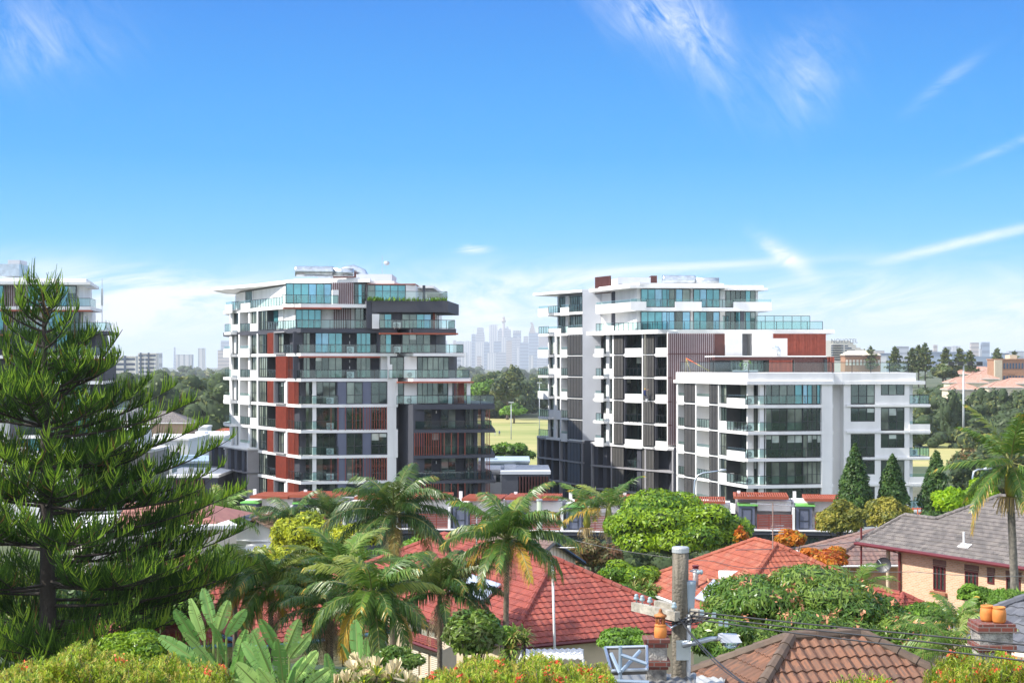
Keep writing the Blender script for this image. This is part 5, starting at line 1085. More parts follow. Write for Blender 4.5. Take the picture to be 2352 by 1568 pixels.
# hotel with stepped profile
Y=1150; HX=lambda v:XY(X11(v),Y)[0]; HZ=lambda v:ZP(Y11(v),Y)
root=thing('hotel','white stepped hotel with rows of balconies behind the red-brown slatted wall','hotel',(HX(200),Y,-23)); mb=MB()
mb.box(HX(-60),HX(330),Y,Y+18,-23,HZ(80)); st=[(330,100),(365,128),(400,160),(450,178),(490,200),(515,222),(545,245)]
xp=330
for q,(xx,tt) in enumerate(st[1:]): mb.box(HX(xp)-.05,HX(xx),Y+.5+q*.3,Y+18-q,-23,HZ(st[q][1])); xp=xx
mb.build('wall',m_wh,root)
mb=MB(); mb.face([(HX(45),Y-.02,HZ(110)),(HX(100),Y-.02,HZ(110)),(HX(72),Y-.02,HZ(78))]); mb.build('gable',m_wh,root)
for k in range(7):
    mb=MB(); zz_=HZ(132+k*27); 
    for q in range(4): u=HX(103+q*24); mb.box(u,u+4.5,Y-.3,Y+.2,zz_-.95,zz_)
    mb.box(HX(262),HX(min(505,300+k*40)),Y-.3,Y+.2,zz_-1.05,zz_-.1); mb.build('window_row',m_bw,root)
cu=bpy.data.curves.new('lettering','FONT'); cu.body='NOVOTEL'; cu.size=4.3; cu.extrude=.15; cu.align_x='LEFT'; to=bpy.data.objects.new('lettering_src',cu); link(to); bpy.context.view_layer.update()
me=bpy.data.meshes.new_from_object(to.evaluated_get(bpy.context.evaluated_depsgraph_get())); bpy.data.objects.remove(to)
lo=bpy.data.objects.new('sign_lettering',me); link(lo,root); me.materials.clear(); me.materials.append(mat('sign_grey',(.25,.27,.3),.5)); lo.rotation_euler=(R(90),0,0); lo.location=(HX(98)-HX(200),-.4,HZ(107)+23); OW[lo.name]=Vector((0,0,0))
block(X11(265),X11(680),Y11(268),900,m_tan,'apartment_block','red brick and cream flats with pale hipped roof in front of the hotel',floors=4,wm=m_wh,nw=10,base=-23)
mb=MB(); Y=898; a,c=XY(X11(255),Y)[0],XY(X11(690),Y)[0]; z=ZP(Y11(268),Y)+1.0
r=[o for o in bpy.data.objects if o.get('label','').startswith('red brick and cream')][0]
mb.hexa([(a,Y,z),(c,Y,z),(c,Y+13,z),(a,Y+13,z),(a+4,Y+5,z+2.6),(c-4,Y+5,z+2.6),(c-4,Y+8,z+2.6),(a+4,Y+8,z+2.6)]); mb.build('hipped_roof',m_cream,r)
r=block(X11(2000),X11(2420),Y11(305),620,m_tan,'apartment_block','brown brick flats with cream corner balconies on the right edge',floors=5,wm=m_bw,nw=12,base=-23)
mb=MB(); Y=619; mb.box(XY(X11(2000),Y)[0],XY(X11(2085),Y)[0],Y-1.5,Y-.1,-23,ZP(Y11(305),Y))
mb.box(XY(X11(2215),Y)[0],XY(X11(2300),Y)[0],Y+3,Y+9,ZP(Y11(305),Y),ZP(Y11(246),Y)); mb.build('stair_tower',m_cream2,r)

# ================================================================ tiled roofs and houses
def tiled(mb,eL,eR,tR,tL,g=.33,wv=.3,amp=.03,lip=.035,ns=4,m=0):
    eL,eR,tR,tL=[Vector(p) for p in (eL,eR,tR,tL)]; ux=(eR-eL); Wd=ux.length; ux.normalize(); n=ux.cross(tL-eL if (tL-eL).length>.01 else tR-eL).normalized(); vx=n.cross(ux)
    S=(tL-eL).dot(vx); a=(tL-eL).dot(ux); b=(tR-eL).dot(ux); rows=max(1,int(round(S/g))); g=S/rows; du=wv/ns
    pr=lambda u:amp*(.5-.5*math.cos(2*math.pi*u/wv))**1.0
    def Pn(u,v,h): return eL+ux*u+vx*v+n*h
    for i in range(rows):
        v0,v1=i*g,(i+1)*g; l0,l1=a*v0/S,a*v1/S; r0,r1=Wd+(b-Wd)*v0/S,Wd+(b-Wd)*v1/S
        k0=int(math.floor(min(l0,l1)/du)); k1=int(math.ceil(max(r0,r1)/du)); off=0
        us=[k*du for k in range(k0,k1+1)]
        prev=None
        for u in us:
            ua=min(max(u,l0),r0); ub=min(max(u,l1),r1); h=pr(u)
            cur=(Pn(ua,v0,lip+h),Pn(ub,v1,h*.98+.004),Pn(ua,v0-.004,h-.01))
            if prev and ((cur[0]-prev[0]).length>1e-4 or (cur[1]-prev[1]).length>1e-4):
                mb.face([prev[0],cur[0],cur[1],prev[1]],m)
                if (cur[0]-prev[0]).length>1e-4: mb.face([prev[2],cur[2],cur[0],prev[0]],m)
            prev=cur
def ridge(mb,p,q,r=.12,seg=.42,m=0):
    p,q=Vector(p),Vector(q); n=max(1,int((q-p).length/seg)); 
    for i in range(n):
        a=p.lerp(q,i/n); b=p.lerp(q,(i+1)/n+.02/n); mb.tube([a,b],[r*1.1,r*.92],8,m)
def hip_house(name,label,E1,E2,zr,w,rise,tile,wallm,fasc,g=.33,wv=.3,amp=.03,ns=4,base=None,gut=True,ridge_m=None,wl=None,soff=m_white2,over=.45,hipw=None,gable=False):
    """ridge from E1 to E2 in plan (left to right seen from the camera), eaves w away"""
    E1,E2=Vector((*E1,zr)),Vector((*E2,zr)); r=(E2-E1).normalized(); n=Vector((r.y,-r.x,0)); ze=Vector((0,0,-rise)); hw=hipw or w
    ctr=(E1+E2)/2; g0=gz(ctr.x,ctr.y) if base is None else base; root=thing(name,label,'house',(ctr.x,ctr.y,g0))
    FLc=E1-r*hw+n*w+ze; FRc=E2+r*hw+n*w+ze; BLc=E1-r*hw-n*w+ze; BRc=E2+r*hw-n*w+ze
    if gable: E1=E1-r*hw; E2=E2+r*hw
    mb=MB(); tiled(mb,FLc,FRc,E2,E1,g,wv,amp,ns=ns); tiled(mb,BRc,BLc,E1,E2,g,wv,amp,ns=ns)
    if not gable: tiled(mb,BLc,FLc,E1,E1,g,wv,amp,ns=ns); tiled(mb,FRc,BRc,E2,E2,g,wv,amp,ns=ns)
    ro=mb.build('roof',tile,root,uv=True)
    mb=MB(); ridge(mb,E1+Vector((0,0,.03)),E2+Vector((0,0,.03)))
    if not gable:
        for c,e in ((FLc,E1),(FRc,E2),(BLc,E1),(BRc,E2)): ridge(mb,c+Vector((0,0,.04)),e+Vector((0,0,.04)))
    mb.build('ridge_cap',ridge_m or tile,ro,smooth=False,uv=True)
    z1=ze.z+zr; P=[FLc,FRc,BRc,BLc]
    ins=[P[0]+r*over-n*over,P[1]-r*over-n*over,P[2]-r*over+n*over,P[3]+r*over+n*over]
    mb=MB(); mb.prism([(p.x,p.y) for p in ins],g0,z1-.1); 
    if gable: 
        for e,c1,c2,s in ((E1,FLc,BLc,1),(E2,FRc,BRc,-1)): mb.face([c1+r*s*over+Vector((0,0,-.1)),c2+r*s*over+Vector((0,0,-.1)),e+r*s*over+Vector((0,0,-.1))])
    mb.build('wall',wallm,root,uv=True)
    mb=MB(); mb.prism([(p.x,p.y) for p in P],z1-.13,z1-.105); mb.build('soffit',soff,root)
    if gut:
        mb=MB()
        for i in range(4):
            a,b=P[i].copy(),P[(i+1)%4].copy(); a.z=b.z=z1-.07; mb.tube([a,b],.085,6)
        mb.build('gutter',fasc,root)
    return root,dict(r=r,n=n,FL=FLc,FR=FRc,BL=BLc,BR=BRc,E1=E1,E2=E2,z1=z1,ins=ins)
t_red=tilemat('red_tile',(.36,.078,.05),(.29,.06,.04),(.21,.042,.03),.3,.33,lichen=.22,lcol=(.36,.16,.12))
t_red2=tilemat('old_red_tile',(.34,.07,.045),(.29,.055,.035),(.22,.042,.03),.3,.33,lichen=.35,lcol=(.45,.30,.22))
t_or=tilemat('orange_tile',(.40,.11,.055),(.35,.085,.045),(.28,.075,.04),.25,.36,lichen=.22,lcol=(.42,.30,.20))
t_br=tilemat('brown_tile',(.26,.115,.062),(.18,.085,.05),(.12,.065,.045),.3,.35,lichen=.4,lcol=(.09,.075,.055))
t_gr=tilemat('grey_brown_tile',(.24,.21,.19),(.17,.15,.14),(.11,.10,.095),.15,.33,lichen=.2,lcol=(.28,.25,.2))
t_sl=tilemat('slate_grey_tile',(.15,.155,.175),(.12,.125,.145),(.09,.095,.11),.3,.36,lichen=.1)
t_br2=tilemat('brown_ridge_tile',(.15,.10,.07),(.12,.08,.055),(.10,.07,.05),.4,.4,lichen=.3,lcol=(.22,.17,.12))
m_brk=brickmat('blond_brick',(.68,.42,.26),(.54,.31,.18),(.62,.50,.38)); m_brk2=brickmat('tan_brick',(.42,.26,.16),(.34,.20,.12),(.4,.34,.26))
m_marn=mat('maroon_paint',(.13,.018,.022),.45,var=.15); m_blue=mat('blue_gutter',(.12,.25,.42),.5); m_yel=stripemat('yellow_weatherboard',(.62,.56,.32),(.45,.40,.22),.16,.25,1,.8); m_creamw=mat('cream_house_wall',(.62,.50,.34),.8,var=.12)
# H1 central red tiled house
h1,d1=hip_house('tiled_house','large red tiled bungalow roof in the centre behind the palms, white flue pipe before it',(-3.2,74.0),(1.75,64.6),-8.0,4.55,2.5,t_red,m_creamw,m_marn,g=.335,wv=.3,amp=.035,ridge_m=t_red)
def on_roof(c,e,t,f,s): pass
a,b=P3(1277,1487,57.5),P3(1269,1294,57.5); t=thing('flue_pipe','tall thin white pipe standing in front of the central red roof','pipe',tuple(a)); mb=MB(); mb.tube([a-Vector((0,0,2)),b],.045,8); mb.build('pipe',m_white2,t,smooth=True); mb=MB(); mb.tube([b,b+Vector((0,0,.14))],.07,8); mb.build('cap',m_white2,t)
# roof mounted things on the left slope of H1
nL=((d1['FL']-d1['BL']).cross(d1['E1']-d1['BL'])).normalized(); nL=nL if nL.z>0 else -nL
def ray_plane(px,py,p0,n):
    d=Vector(((px-CX)/FP,1,-(py-HY)/FP)); return d*(p0.dot(n)/d.dot(n))
def roofplane(px,py,D,side,lift=0.0):
    c,e={'L':((D['BL'],D['FL']),D['E1']),'F':((D['FL'],D['FR']),D['E1']),'R':((D['FR'],D['BR']),D['E2'])}[side]
    n=(c[1]-c[0]).cross(e-c[0]).normalized(); n=n if n.z>0 else -n
    return ray_plane(px,py,c[0]+n*lift,n),n
def panel_on(D,side,pts,name,label,m,fm,lift=.12,th=.06):
    P=[];n=None
    for px,py in pts: p,n=roofplane(px,py,D,side,lift); P.append(p)
    t=thing(name,label,'solar panel',tuple(P[0])); mb=MB(); mb.hexa([p for p in P]+[p+n*th for p in P]); mb.build('frame',fm,t)
    mb=MB(); c=sum(P,Vector())/4; Q=[p.lerp(c,.05)+n*(th+.004) for p in P]; mb.face(Q); mb.build('collector',m,t)
    mb=MB(); 
    for f in (.33,.66): mb.tube([P[0].lerp(P[3],f)+n*(th+.01),P[1].lerp(P[2],f)+n*(th+.01)],.02,4)
    mb.build('tube_strip',fm,t); return t
m_solar=mat('pale_solar_glass',(.62,.66,.70),.12,metal=.3,var=.15,scale=.8)
X5b=lambda v:(1700+v/1.985)*.59394
Y5b=lambda v:(1850+v/1.985)*.59394
X6b=lambda v:(2560+v/1.984)*.59394
Y7b=Y5b
X7b=lambda v:(3100+v/1.985)*.59394
X4b=lambda v:(900+v/2.119)*.59394
Y4b=lambda v:(1900+v/2.119)*.59394

t_pale=tilemat('faded_salmon_tile',(.58,.34,.26),(.52,.29,.21),(.46,.25,.18),1,1,lichen=.15)
panel_on(d1,'F',[(X5b(60),Y5b(862)),(X5b(345),Y5b(945)),(X5b(478),Y5b(815)),(X5b(205),Y5b(725))],'solar_panel','pale glossy solar panel on the left slope of the central red roof',m_solar,m_galv)
p,n=roofplane(X5b(285),Y5b(650),d1,'F'); t=thing('roof_mast','thin grey mast on the left slope of the central red roof','antenna',tuple(p)); mb=MB(); mb.tube([p,p+Vector((0,0,2.2))],.03,6); mb.build('mast',m_steel,t); mb=MB(); mb.box(p.x-.6,p.x+.3,p.y-.2,p.y+.2,p.z-.25,p.z+.05); mb.build('base_flashing',m_galv,t)
# skillion annex with roller shutters
t=thing('annex','small red corrugated lean-to roof with cream roller shutters below the central roof','annex',(-3,56,-13)); A0,A1=P3(X4b(1400),Y4b(1190),56.5),P3(X4b(1690),Y4b(1290),54.5); B0,B1=P3(X4b(1450),Y4b(1140),58.5),P3(X4b(1720),Y4b(1215),57.0)
mb=MB(); tiled(mb,A0,A1,B1,B0,.33,.25,.03); mb.build('roof',t_red,t,uv=True)
mb=MB(); mb.tube([A0-Vector((0,0,.08)),A1-Vector((0,0,.08))],.07,6); mb.build('gutter',m_marn,t)
d=(A1-A0).normalized(); q0=A0+d*.2+Vector((.1,.35,0)); q1=A1-d*.1+Vector((.1,.35,0)); mb=MB(); mb.obox((q0.x,q0.y,-14),(q1.x-q0.x,q1.y-q0.y,0),(.5,1.5,0),(0,0,q1.z-.15+14)); mb.build('wall',m_creamw,t)
fa=Fac(tuple(q0.xy),tuple(q1.xy)); 
for f in (.1,.42,.72):
    mb=MB(); fa.box(mb,fa.L*f,fa.L*(f+.22),-12.8,q1.z-.35,.0,.05); mb.build('roller_shutter',stripemat('roller_slat_%d'%int(f*100),(.70,.62,.48),(.5,.43,.32),.07,.3,1,.6),t,uv=True)
# shutters on the side wall of H1 facing left
w1=Fac(tuple(d1['ins'][0].xy),tuple(d1['ins'][1].xy))
for i,(xa,xb) in enumerate(((1425,1520),(1530,1660))):
    win(w1,X4b(xa),X4b(xb),-12.6,-11.0,.06,2,h1,'bb')
# H3 left red roof with yellow weatherboards
h3,d3=hip_house('tiled_house','weathered red tiled roof with blue gutter and yellow weatherboards left of the palms',(-14.3,69.0),(-12.95,66.0),-8.4,4.6,2.55,t_red2,m_yel,m_blue,g=.34,wv=.26,amp=.04,ridge_m=t_red2)
h3b,d3b=hip_house('tiled_house','lower red tiled wing beside the weathered left roof, blue gutter along its eave',(-11.2,66.5),(-9.0,63.6),-9.2,2.9,1.45,t_red,m_yel,m_blue,g=.34,wv=.26,amp=.035,ridge_m=t_red2)
wy=Fac(tuple(d3b['ins'][1].xy),tuple((d3b['ins'][2]).xy)); 
for i,(D_,xa,xb) in enumerate(((d3b,X4b(505),X4b(560)),)):
    f=Fac(tuple(d3b['ins'][1].xy),tuple(d3b['ins'][2].xy)); u=f.u(xa,.08); win(f,max(.3,u),max(1.3,u+1.0),-13.1,-11.9,.08,2,h3b,'d',uu=True)
# H2 orange roof right of centre
h2,d2=hip_house('tiled_house','orange terracotta tiled roof behind the utility pole with a solar water heater',(12.4,79.9),(13.1,77.6),-8.9,5.0,2.75,t_or,m_creamw,m_white2,g=.46,wv=.26,amp=.03,ridge_m=t_or)
panel_on(d2,'F',[(X6b(250),Y5b(925)),(X6b(345),Y5b(955)),(X6b(478),Y5b(818)),(X6b(400),Y5b(775))],'solar_panel','blue-white solar collector below the tank on the orange roof',m_solar,m_galv)
p,n=roofplane(X6b(435),Y5b(765),d2,'F',.1); q=p+Vector((1.2,-.1,.12)); t=thing('water_heater_tank','white cylindrical water heater tank on the orange roof','tank',tuple(p)); mb=MB(); mb.tube([p+Vector((0,0,.12)),q],[.27,.27],16); mb.build('tank',m_white2,t,smooth=True); mb=MB(); mb.box(p.x+.1,p.x+.2,p.y-.2,p.y+.2,p.z-.15,p.z); mb.build('bracket',m_steel,t)
p,n=roofplane(X6b(258),Y5b(850),d2,'F'); t=thing('roof_flue','sooty metal flue with a cap on the orange roof','flue',tuple(p)); mb=MB(); mb.tube([p-Vector((0,0,.2)),p+Vector((0,0,1.05))],.14,12); mb.build('pipe',mat('sooty_metal',(.42,.38,.36),.5,metal=.4,var=.6,scale=4),t,smooth=True); mb=MB(); mb.lathe(p+Vector((0,0,1.05)),[(.17,0),(.17,.03),(.12,.05),(.18,.1),(.18,.14)],12); mb.build('cap',m_marn,t); mb=MB(); mb.box(p.x-.4,p.x+.4,p.y-.4,p.y+.4,p.z-.1,p.z+.02); mb.build('flashing',m_galv,t)
# TV aerial
p=P3(1775,1254,77.0); t=thing('tv_antenna','tall television aerial on a rusty mast above the orange roof','antenna',tuple(p)); mb=MB(); mb.tube([p-Vector((0,0,.6)),p+Vector((0,0,2.15))],.03,6); mb.build('mast',mat('rusty_mast',(.35,.25,.2),.7,var=.4,scale=8),t); a=p+Vector((0,0,2.05)); mb=MB(); mb.tube([a+Vector((-1.1,.1,.05)),a+Vector((1.1,-.1,-.05))],.018,5)
for k in range(9): c=a+Vector((-1+k*.25,.1-k*.022,0)); L_=.35-.02*k; mb.tube([c+Vector((-.12,-L_,.02)),c+Vector((.12,L_,.02))],.01,4)
mb.build('boom',m_steel,t); mb=MB()
for k in range(4): mb.tube([p+Vector((-.1,0,1.0-k*.13)),p+Vector((.55,0,1.02-k*.13))],.012,4)
mb.build('uhf_array',m_steel,t)
# bird on the hip of the orange roof
p=d2['BL'].lerp(d2['E1'],.63); p=P3(1634,1287,p.y-.2); t=thing('bird','brown and white bird perched at the left edge of the orange roof','bird',tuple(p)); mb=MB(); mb.tube([p+Vector((-.24,0,-.02)),p+Vector((-.12,0,.05)),p+Vector((0,0,.10)),p+Vector((.09,0,.17)),p+Vector((.14,0,.24)),p+Vector((.18,0,.28))],[.015,.045,.085,.085,.06,.055],10); mb.tube([p+Vector((.18,0,.28)),p+Vector((.31,0,.27))],[.03,.004],6,1); mb.tube([p+Vector((0,0,.06)),p+Vector((0,0,-.06))],.012,4,1); mb.build('body',[mat('brown_feathers',(.25,.19,.13),.8,var=.5,scale=15),m_dark],t,smooth=True)
mb=MB(); mb.tube([p+Vector((.03,-.07,.13)),p+Vector((-.1,-.06,.05)),p+Vector((-.2,-.03,-.01))],[.05,.045,.01],6); mb.build('wing',mat('dark_feathers',(.08,.055,.04),.8),t,smooth=True)
# H4 brown roof in the foreground
h4,d4=hip_house('tiled_house','brown concrete tiled roof in the right foreground below the wires',(5.75,32.2),(7.25,32.6),-5.6,4.5,2.7,t_br,m_brk2,m_marn,g=.36,wv=.22,amp=.05,ns=6,base=-12.5,ridge_m=t_br2)
# H5 blond brick house with grey tiles
rr=Vector((5.4,-10.1,0)).normalized(); nn=Vector((rr.y,-rr.x,0))   # eave direction and outward (left-front) normal
t=thing('brick_house','blond brick house with grey-brown tiled roof and maroon gutter on the right','house',(24,78,gz(24,78))); h5=t
Ea=P3(1967,1245,82.5); Eb=Ea+rr*21; Eb.z=Ea.z
r0=P3(2079,1184,88.0); zr=r0.z; 
up=-nn
Q=lambda a,b,dz=0: Ea+rr*a+up*b+Vector((0,0,.55*b+dz))
mb=MB(); tiled(mb,Q(0,0),Q(21,0),Q(21,2.49),Q(.95,2.49),.33,.15,.035,ns=4); tiled(mb,Q(3.3,2.49),Q(21,2.49),Q(21,4.77),Q(5.41,4.77),.33,.15,.035,ns=4)
mb.face([Q(0,0),Q(.95,2.49),Q(.95,2.49)+up*3+Vector((0,0,-1.6)),Q(0,0)+up*6]); mb.face([Q(.95,2.49),Q(3.3,2.49),Q(3.3,2.49)+up*4+Vector((0,0,-2)),Q(.95,2.49)+up*4+Vector((0,0,-2))])
mb.face([Q(3.3,2.49),Q(5.41,4.77),Q(5.41,4.77)+up*5+Vector((0,0,-3)),Q(3.3,2.49)+up*7+Vector((0,0,-2))]); mb.face([Q(5.41,4.77),Q(21,4.77),Q(21,4.77)+up*7+Vector((0,0,-4)),Q(5.41,4.77)+up*7+Vector((0,0,-4))])
ro=mb.build('roof',t_gr,t,uv=True); mb=MB()
for a,b in ((Q(0,0,.05),Q(.95,2.49,.05)),(Q(.95,2.49,.05),Q(3.3,2.49,.05)),(Q(3.3,2.49,.05),Q(5.41,4.77,.05)),(Q(5.41,4.77,.05),Q(21,4.77,.05))): ridge(mb,a,b,.11)
mb.build('ridge_cap',t_gr,ro,uv=True)
wf=Fac(tuple((Ea+up*.6).xy),tuple((Ea+up*.6+rr*21).xy)); g0=-14.2; zt=Ea.z-.12
u0=wf.u(X7b(740)); mb=MB(); wf.box(mb,u0,21,g0,zt,-7,0); wf.box(mb,u0-2.2,u0,g0,zt-.1,-7,-2.6)
mb.build('wall',m_brk,t,uv=True)
mb=MB(); mb.tube([Q(-.05,-.05,-.02),Q(21,-.05,-.02)],.1,8); wf.box(mb,0,21,zt-.02,zt+.12,.42,.46); mb.build('gutter',m_marn,t)
mb=MB(); 
for k in range(46): a=.25+k*.45; wf.box(mb,a,a+.06,zt-.08,zt+.0,.02,.4)
mb.build('rafter_ends',m_cream,t)
mb=MB(); c=wf.pt(u0+.22,.1,0); mb.tube([Vector((c.x,c.y,g0)),Vector((c.x,c.y,zt-.2)),wf.pt(u0-.5,.3,zt-.05)],.07,6); c=wf.pt(u0-3.3,.35,0); mb.tube([wf.pt(.15,.4,g0),wf.pt(.15,.4,zt+.9)],.05,6); mb.build('downpipe',m_marn,t)
mb=MB(); c=wf.pt(wf.u(2040,-.3),-.3,0); mb.lathe((c.x,c.y,0),[(.11,g0),(.11,zt)],10); mb.build('porch_post',m_cream2,t)
Zp=lambda y,px: wf.Z(px,y)
for i,(xa,xb,ya,yb,n) in enumerate(((1015,1105,665,850,3),(1257,1355,705,850,3),(1430,1480,730,800,1),(1575,1682,755,860,3))):
    pa,pb=X7b(xa),X7b(xb); z1_=Zp(Y5b(ya),pa); z0_=Zp(Y5b(yb),pa); ua,ub=wf.u(pa),wf.u(pb)
    mb=MB(); wf.box(mb,ua-.05,ub+.05,z1_+.02,z1_+.32,.0,.025); mb.build('soldier_course',brickmat('dark_soldier_bricks_%d'%i,(.17,.06,.045),(.12,.045,.035),(.35,.28,.22),.08,.3,.01),t,uv=True)
    mb=MB(); T=.06
    wf.box(mb,ua,ub,z0_,z0_+T,.0,.05); wf.box(mb,ua,ub,z1_-T,z1_,.0,.05)
    for k in range(n+1): c=ua+(ub-ua)*k/n; wf.box(mb,min(max(ua,c-T/2),ub-T),max(min(ub,c+T/2),ua+T),z0_+T,z1_-T,.0,.052)
    wo=mb.build('window',m_marn,t); mb=MB(); mb.face([wf.pt(ua,.012,z0_),wf.pt(ub,.012,z0_),wf.pt(ub,.012,z1_),wf.pt(ua,.012,z1_)]); mb.build('pane',g_dark,wo)
    if i<2: mb=MB(); mb.obox(wf.pt(ua-.12,.0,z0_-.22),rr*(ub-ua+.24),-up*.16,(0,0,.16)); mb.build('brick_sill',mat('sill_brick_%d'%i,(.36,.15,.08),.8,var=.3,scale=6),t)
p=Q(0,0); 
# white vent pipe on its roof
pv=ray_plane(X7b(1245),Y7b(525),Q(8,1),((Q(1,0)-Q(0,0)).cross(Q(0,1)-Q(0,0))).normalized()); v=thing('roof_vent','small white vent pipe on the grey-brown roof of the brick house','vent',tuple(pv)); mb=MB(); mb.tube([pv-Vector((0,0,.1)),pv+Vector((0,0,.75))],.055,8); mb.build('pipe',m_white2,v); mb=MB(); mb.obox(pv-rr*.35-up*.1+Vector((0,0,-.02)),rr*.7,up*.3+Vector((0,0,.165)),(0,0,.03)); mb.build('flashing',m_white2,v)
# H8 low brown tiled roof left of the brick house, with a dish
h8,d8=hip_house('tiled_house','low pinkish-brown tiled roof tucked left of the brick house','' and (0,0) or (20.9,90.8),(24.6,91.0),-9.6,3.6,1.5,tilemat('pink_brown_tile',(.26,.15,.12),(.2,.12,.1),(.15,.1,.09),.3,.4,lichen=.2),m_brk,m_white2,g=.5,wv=.3,amp=.02,ns=2)
c=wf.pt(wf.u(2030,.35),.35,wf.Z(2030,1298,.35)); v=thing('satellite_dish','black satellite dish on the corner of the brick house','satellite dish',tuple(c)); mb=MB(); mb.lathe((0,0,0),[(.02,0),(.2,.03),(.38,.1),(.37,.115),(.2,.05),(.02,.02)],18)
o=mb.build('dish',m_dark,v,smooth=True,base=None) if 0 else None
def dish(v,c,r,m,ax=(-.5,-.8,.35)):
    ax=Vector(ax).normalized(); a=ax.orthogonal().normalized(); b=ax.cross(a); mb=MB(); prev=None
    for q,(rr_,h) in enumerate(((0.02,0),(.5,.05),(.8,.13),(1,.22))):
        ring=[c+(a*math.cos(k*math.pi/10)+b*math.sin(k*math.pi/10))*r*rr_+ax*r*h for k in range(20)]
        if prev: 
            for k in range(20): mb.face([prev[k],prev[(k+1)%20],ring[(k+1)%20],ring[k]])
        prev=ring
    mb.build('dish',m,v,smooth=True); mb=MB(); mb.tube([c,c-ax*r*.6-Vector((0,0,r*.6))],.03,5); mb.tube([c-b*r*.9+ax*.1,c+ax*r*1.1],.018,4); mb.build('arm',m_steel,v)
dish(v,c,.42,m_dark)
# H7 small red roof in front of the brick house
h7,d7=hip_house('tiled_house','small red tiled porch roof against the brick house','' and (0,0) or (16.5,70.4),(17.2,69.0),-10.1,.95,.6,t_red,m_creamw,m_white2,g=.3,wv=.3,amp=.03)
# H6 slate roof at the lower right with cream gutter
t=thing('tiled_house','slate grey tiled roof on the lower right edge behind the twin chimney pots','house',(14.5,42,-13)); a=P3(2135,1451,41); b=P3(2360,1377,46); c=P3(2270,1520,33); e=P3(2420,1500,35)
p0=P3(2120,1460,42); r6=Vector((.62,-.78,0)).normalized(); u6=Vector((.78,.62,0)); mb=MB(); K=lambda s_,b_: p0+r6*s_+u6*b_+Vector((0,0,.48*b_)); tiled(mb,K(0,0),K(15,0),K(15,5.0),K(5.0,5.0) if 0 else K(4.2,5.0),.36,.3,.035); mb.face([K(0,0),K(4.2,5),K(4.2,5)+u6*4+Vector((0,0,-3)),K(0,0)+u6*9])
ro=mb.build('roof',t_sl,t,uv=True); mb=MB(); ridge(mb,K(0,0)+Vector((0,0,.05)),K(4.2,5)+Vector((0,0,.05)),.11); ridge(mb,K(4.2,5)+Vector((0,0,.05)),K(15,5)+Vector((0,0,.05)),.11); mb.build('ridge_cap',t_sl,ro,uv=True)
mb=MB(); mb.obox(K(.5,.5)-Vector((0,0,4)),r6*14,u6*7,(0,0,3.7)); mb.build('wall',m_creamw,t); mb=MB(); mb.tube([K(-.1,-.05)-Vector((0,0,.06)),K(15,-.05)-Vector((0,0,.06))],.09,6); mb.obox(K(-1.5,-.3)-Vector((0,0,.5)),r6*9,-u6*.25,(0,0,.28)); mb.build('gutter',m_cream,t)
# carport gable with pale corrugated end wall
t=thing('shed','pale corrugated gable shed with brown tiled roof behind the central red roof','shed',(3,84,-14)); cf=Fac(tuple(P3(1207,1300,80.5).xy),tuple(P3(1322,1300,83).xy)); zA=ZP(1243,82); zL=ZP(1287,82)
mb=MB(); mb.face([cf.pt(0,0,-14),cf.pt(cf.L,0,-14),cf.pt(cf.L,0,zL-.0),cf.pt(cf.L*.5,0,zA),cf.pt(0,0,zL)]); mb.build('gable_wall',stripemat('corrugated_cream',(.66,.63,.55),(.42,.40,.35),.25,.3,0,.8),t,uv=True)
bk=-cf.n; mb=MB(); A_=cf.pt(-.4,.3,zL-.2); M_=cf.pt(cf.L*.5,.3,zA+.06); B_=cf.pt(cf.L+.4,.3,zL-.2)
tiled(mb,A_+bk*8,A_,M_,M_+bk*8,.4,.3,.03,ns=2); tiled(mb,B_,B_+bk*8,M_+bk*8,M_,.4,.3,.03,ns=2); mb.build('roof',tilemat('brown_shed_tile',(.24,.15,.12),(.19,.12,.1),(.14,.09,.08),.3,.4),t,uv=True)
mb=MB(); mb.tube([A_-Vector((0,0,.08)),M_-Vector((0,0,.08)),B_-Vector((0,0,.08))],.12,4); mb.build('bargeboard',m_frame,t)
# H9 beige rendered house with pink roof
t=thing('rendered_house','two storey beige rendered house with low pinkish roof right of the pine','house',(-20,92,-14)); f9=Fac(tuple(P3(200,1300,88).xy),tuple(P3(543,1300,91).xy)); m_bei=mat('beige_render',(.52,.47,.42),.8,var=.05)
zt=f9.Z(450,1217); mb=MB(); f9.box(mb,0,f9.L,-16,zt,-9,0); ua,ub=f9.u(X4b(0)-300),f9.u(555*.594)
mb.build('wall',m_bei,t); mb=MB(); f9.box(mb,-.1,f9.L+.1,zt,zt+.22,-9.1,.12); f9.box(mb,f9.u(328),f9.u(337),-16,zt,.01,.12); mb.build('parapet_cap',m_white,t)
mb=MB(); a=f9.pt(f9.u(268),-1,zt+.2); b=f9.pt(f9.u(505),-1,zt+.2); c=f9.pt(f9.u(470),-4,zt+1.35); d=f9.pt(f9.u(310),-4,zt+1.35); tiled(mb,a,b,c,d,.45,.3,.015,ns=1); mb.face([b,b+up*0+Vector((1,7,0)),c]); mb.build('roof',tilemat('pink_metal_roof',(.42,.18,.14),(.38,.17,.13),(.36,.15,.12),.5,.45,lichen=.05),t,uv=True)
for xa,xb,ya,yb in ((472,522,1262,1312),(355,452,1245,1312),(300,325,1240,1312)): win(f9,xa,xb,f9.Z(xa,yb),f9.Z(xa,ya),.03,2,t,'dd')
mb=MB(); f9.box(mb,f9.u(340),f9.u(347),f9.Z(340,1252),f9.Z(340,1243),.01,.12); mb.build('wall_light',m_white,t)
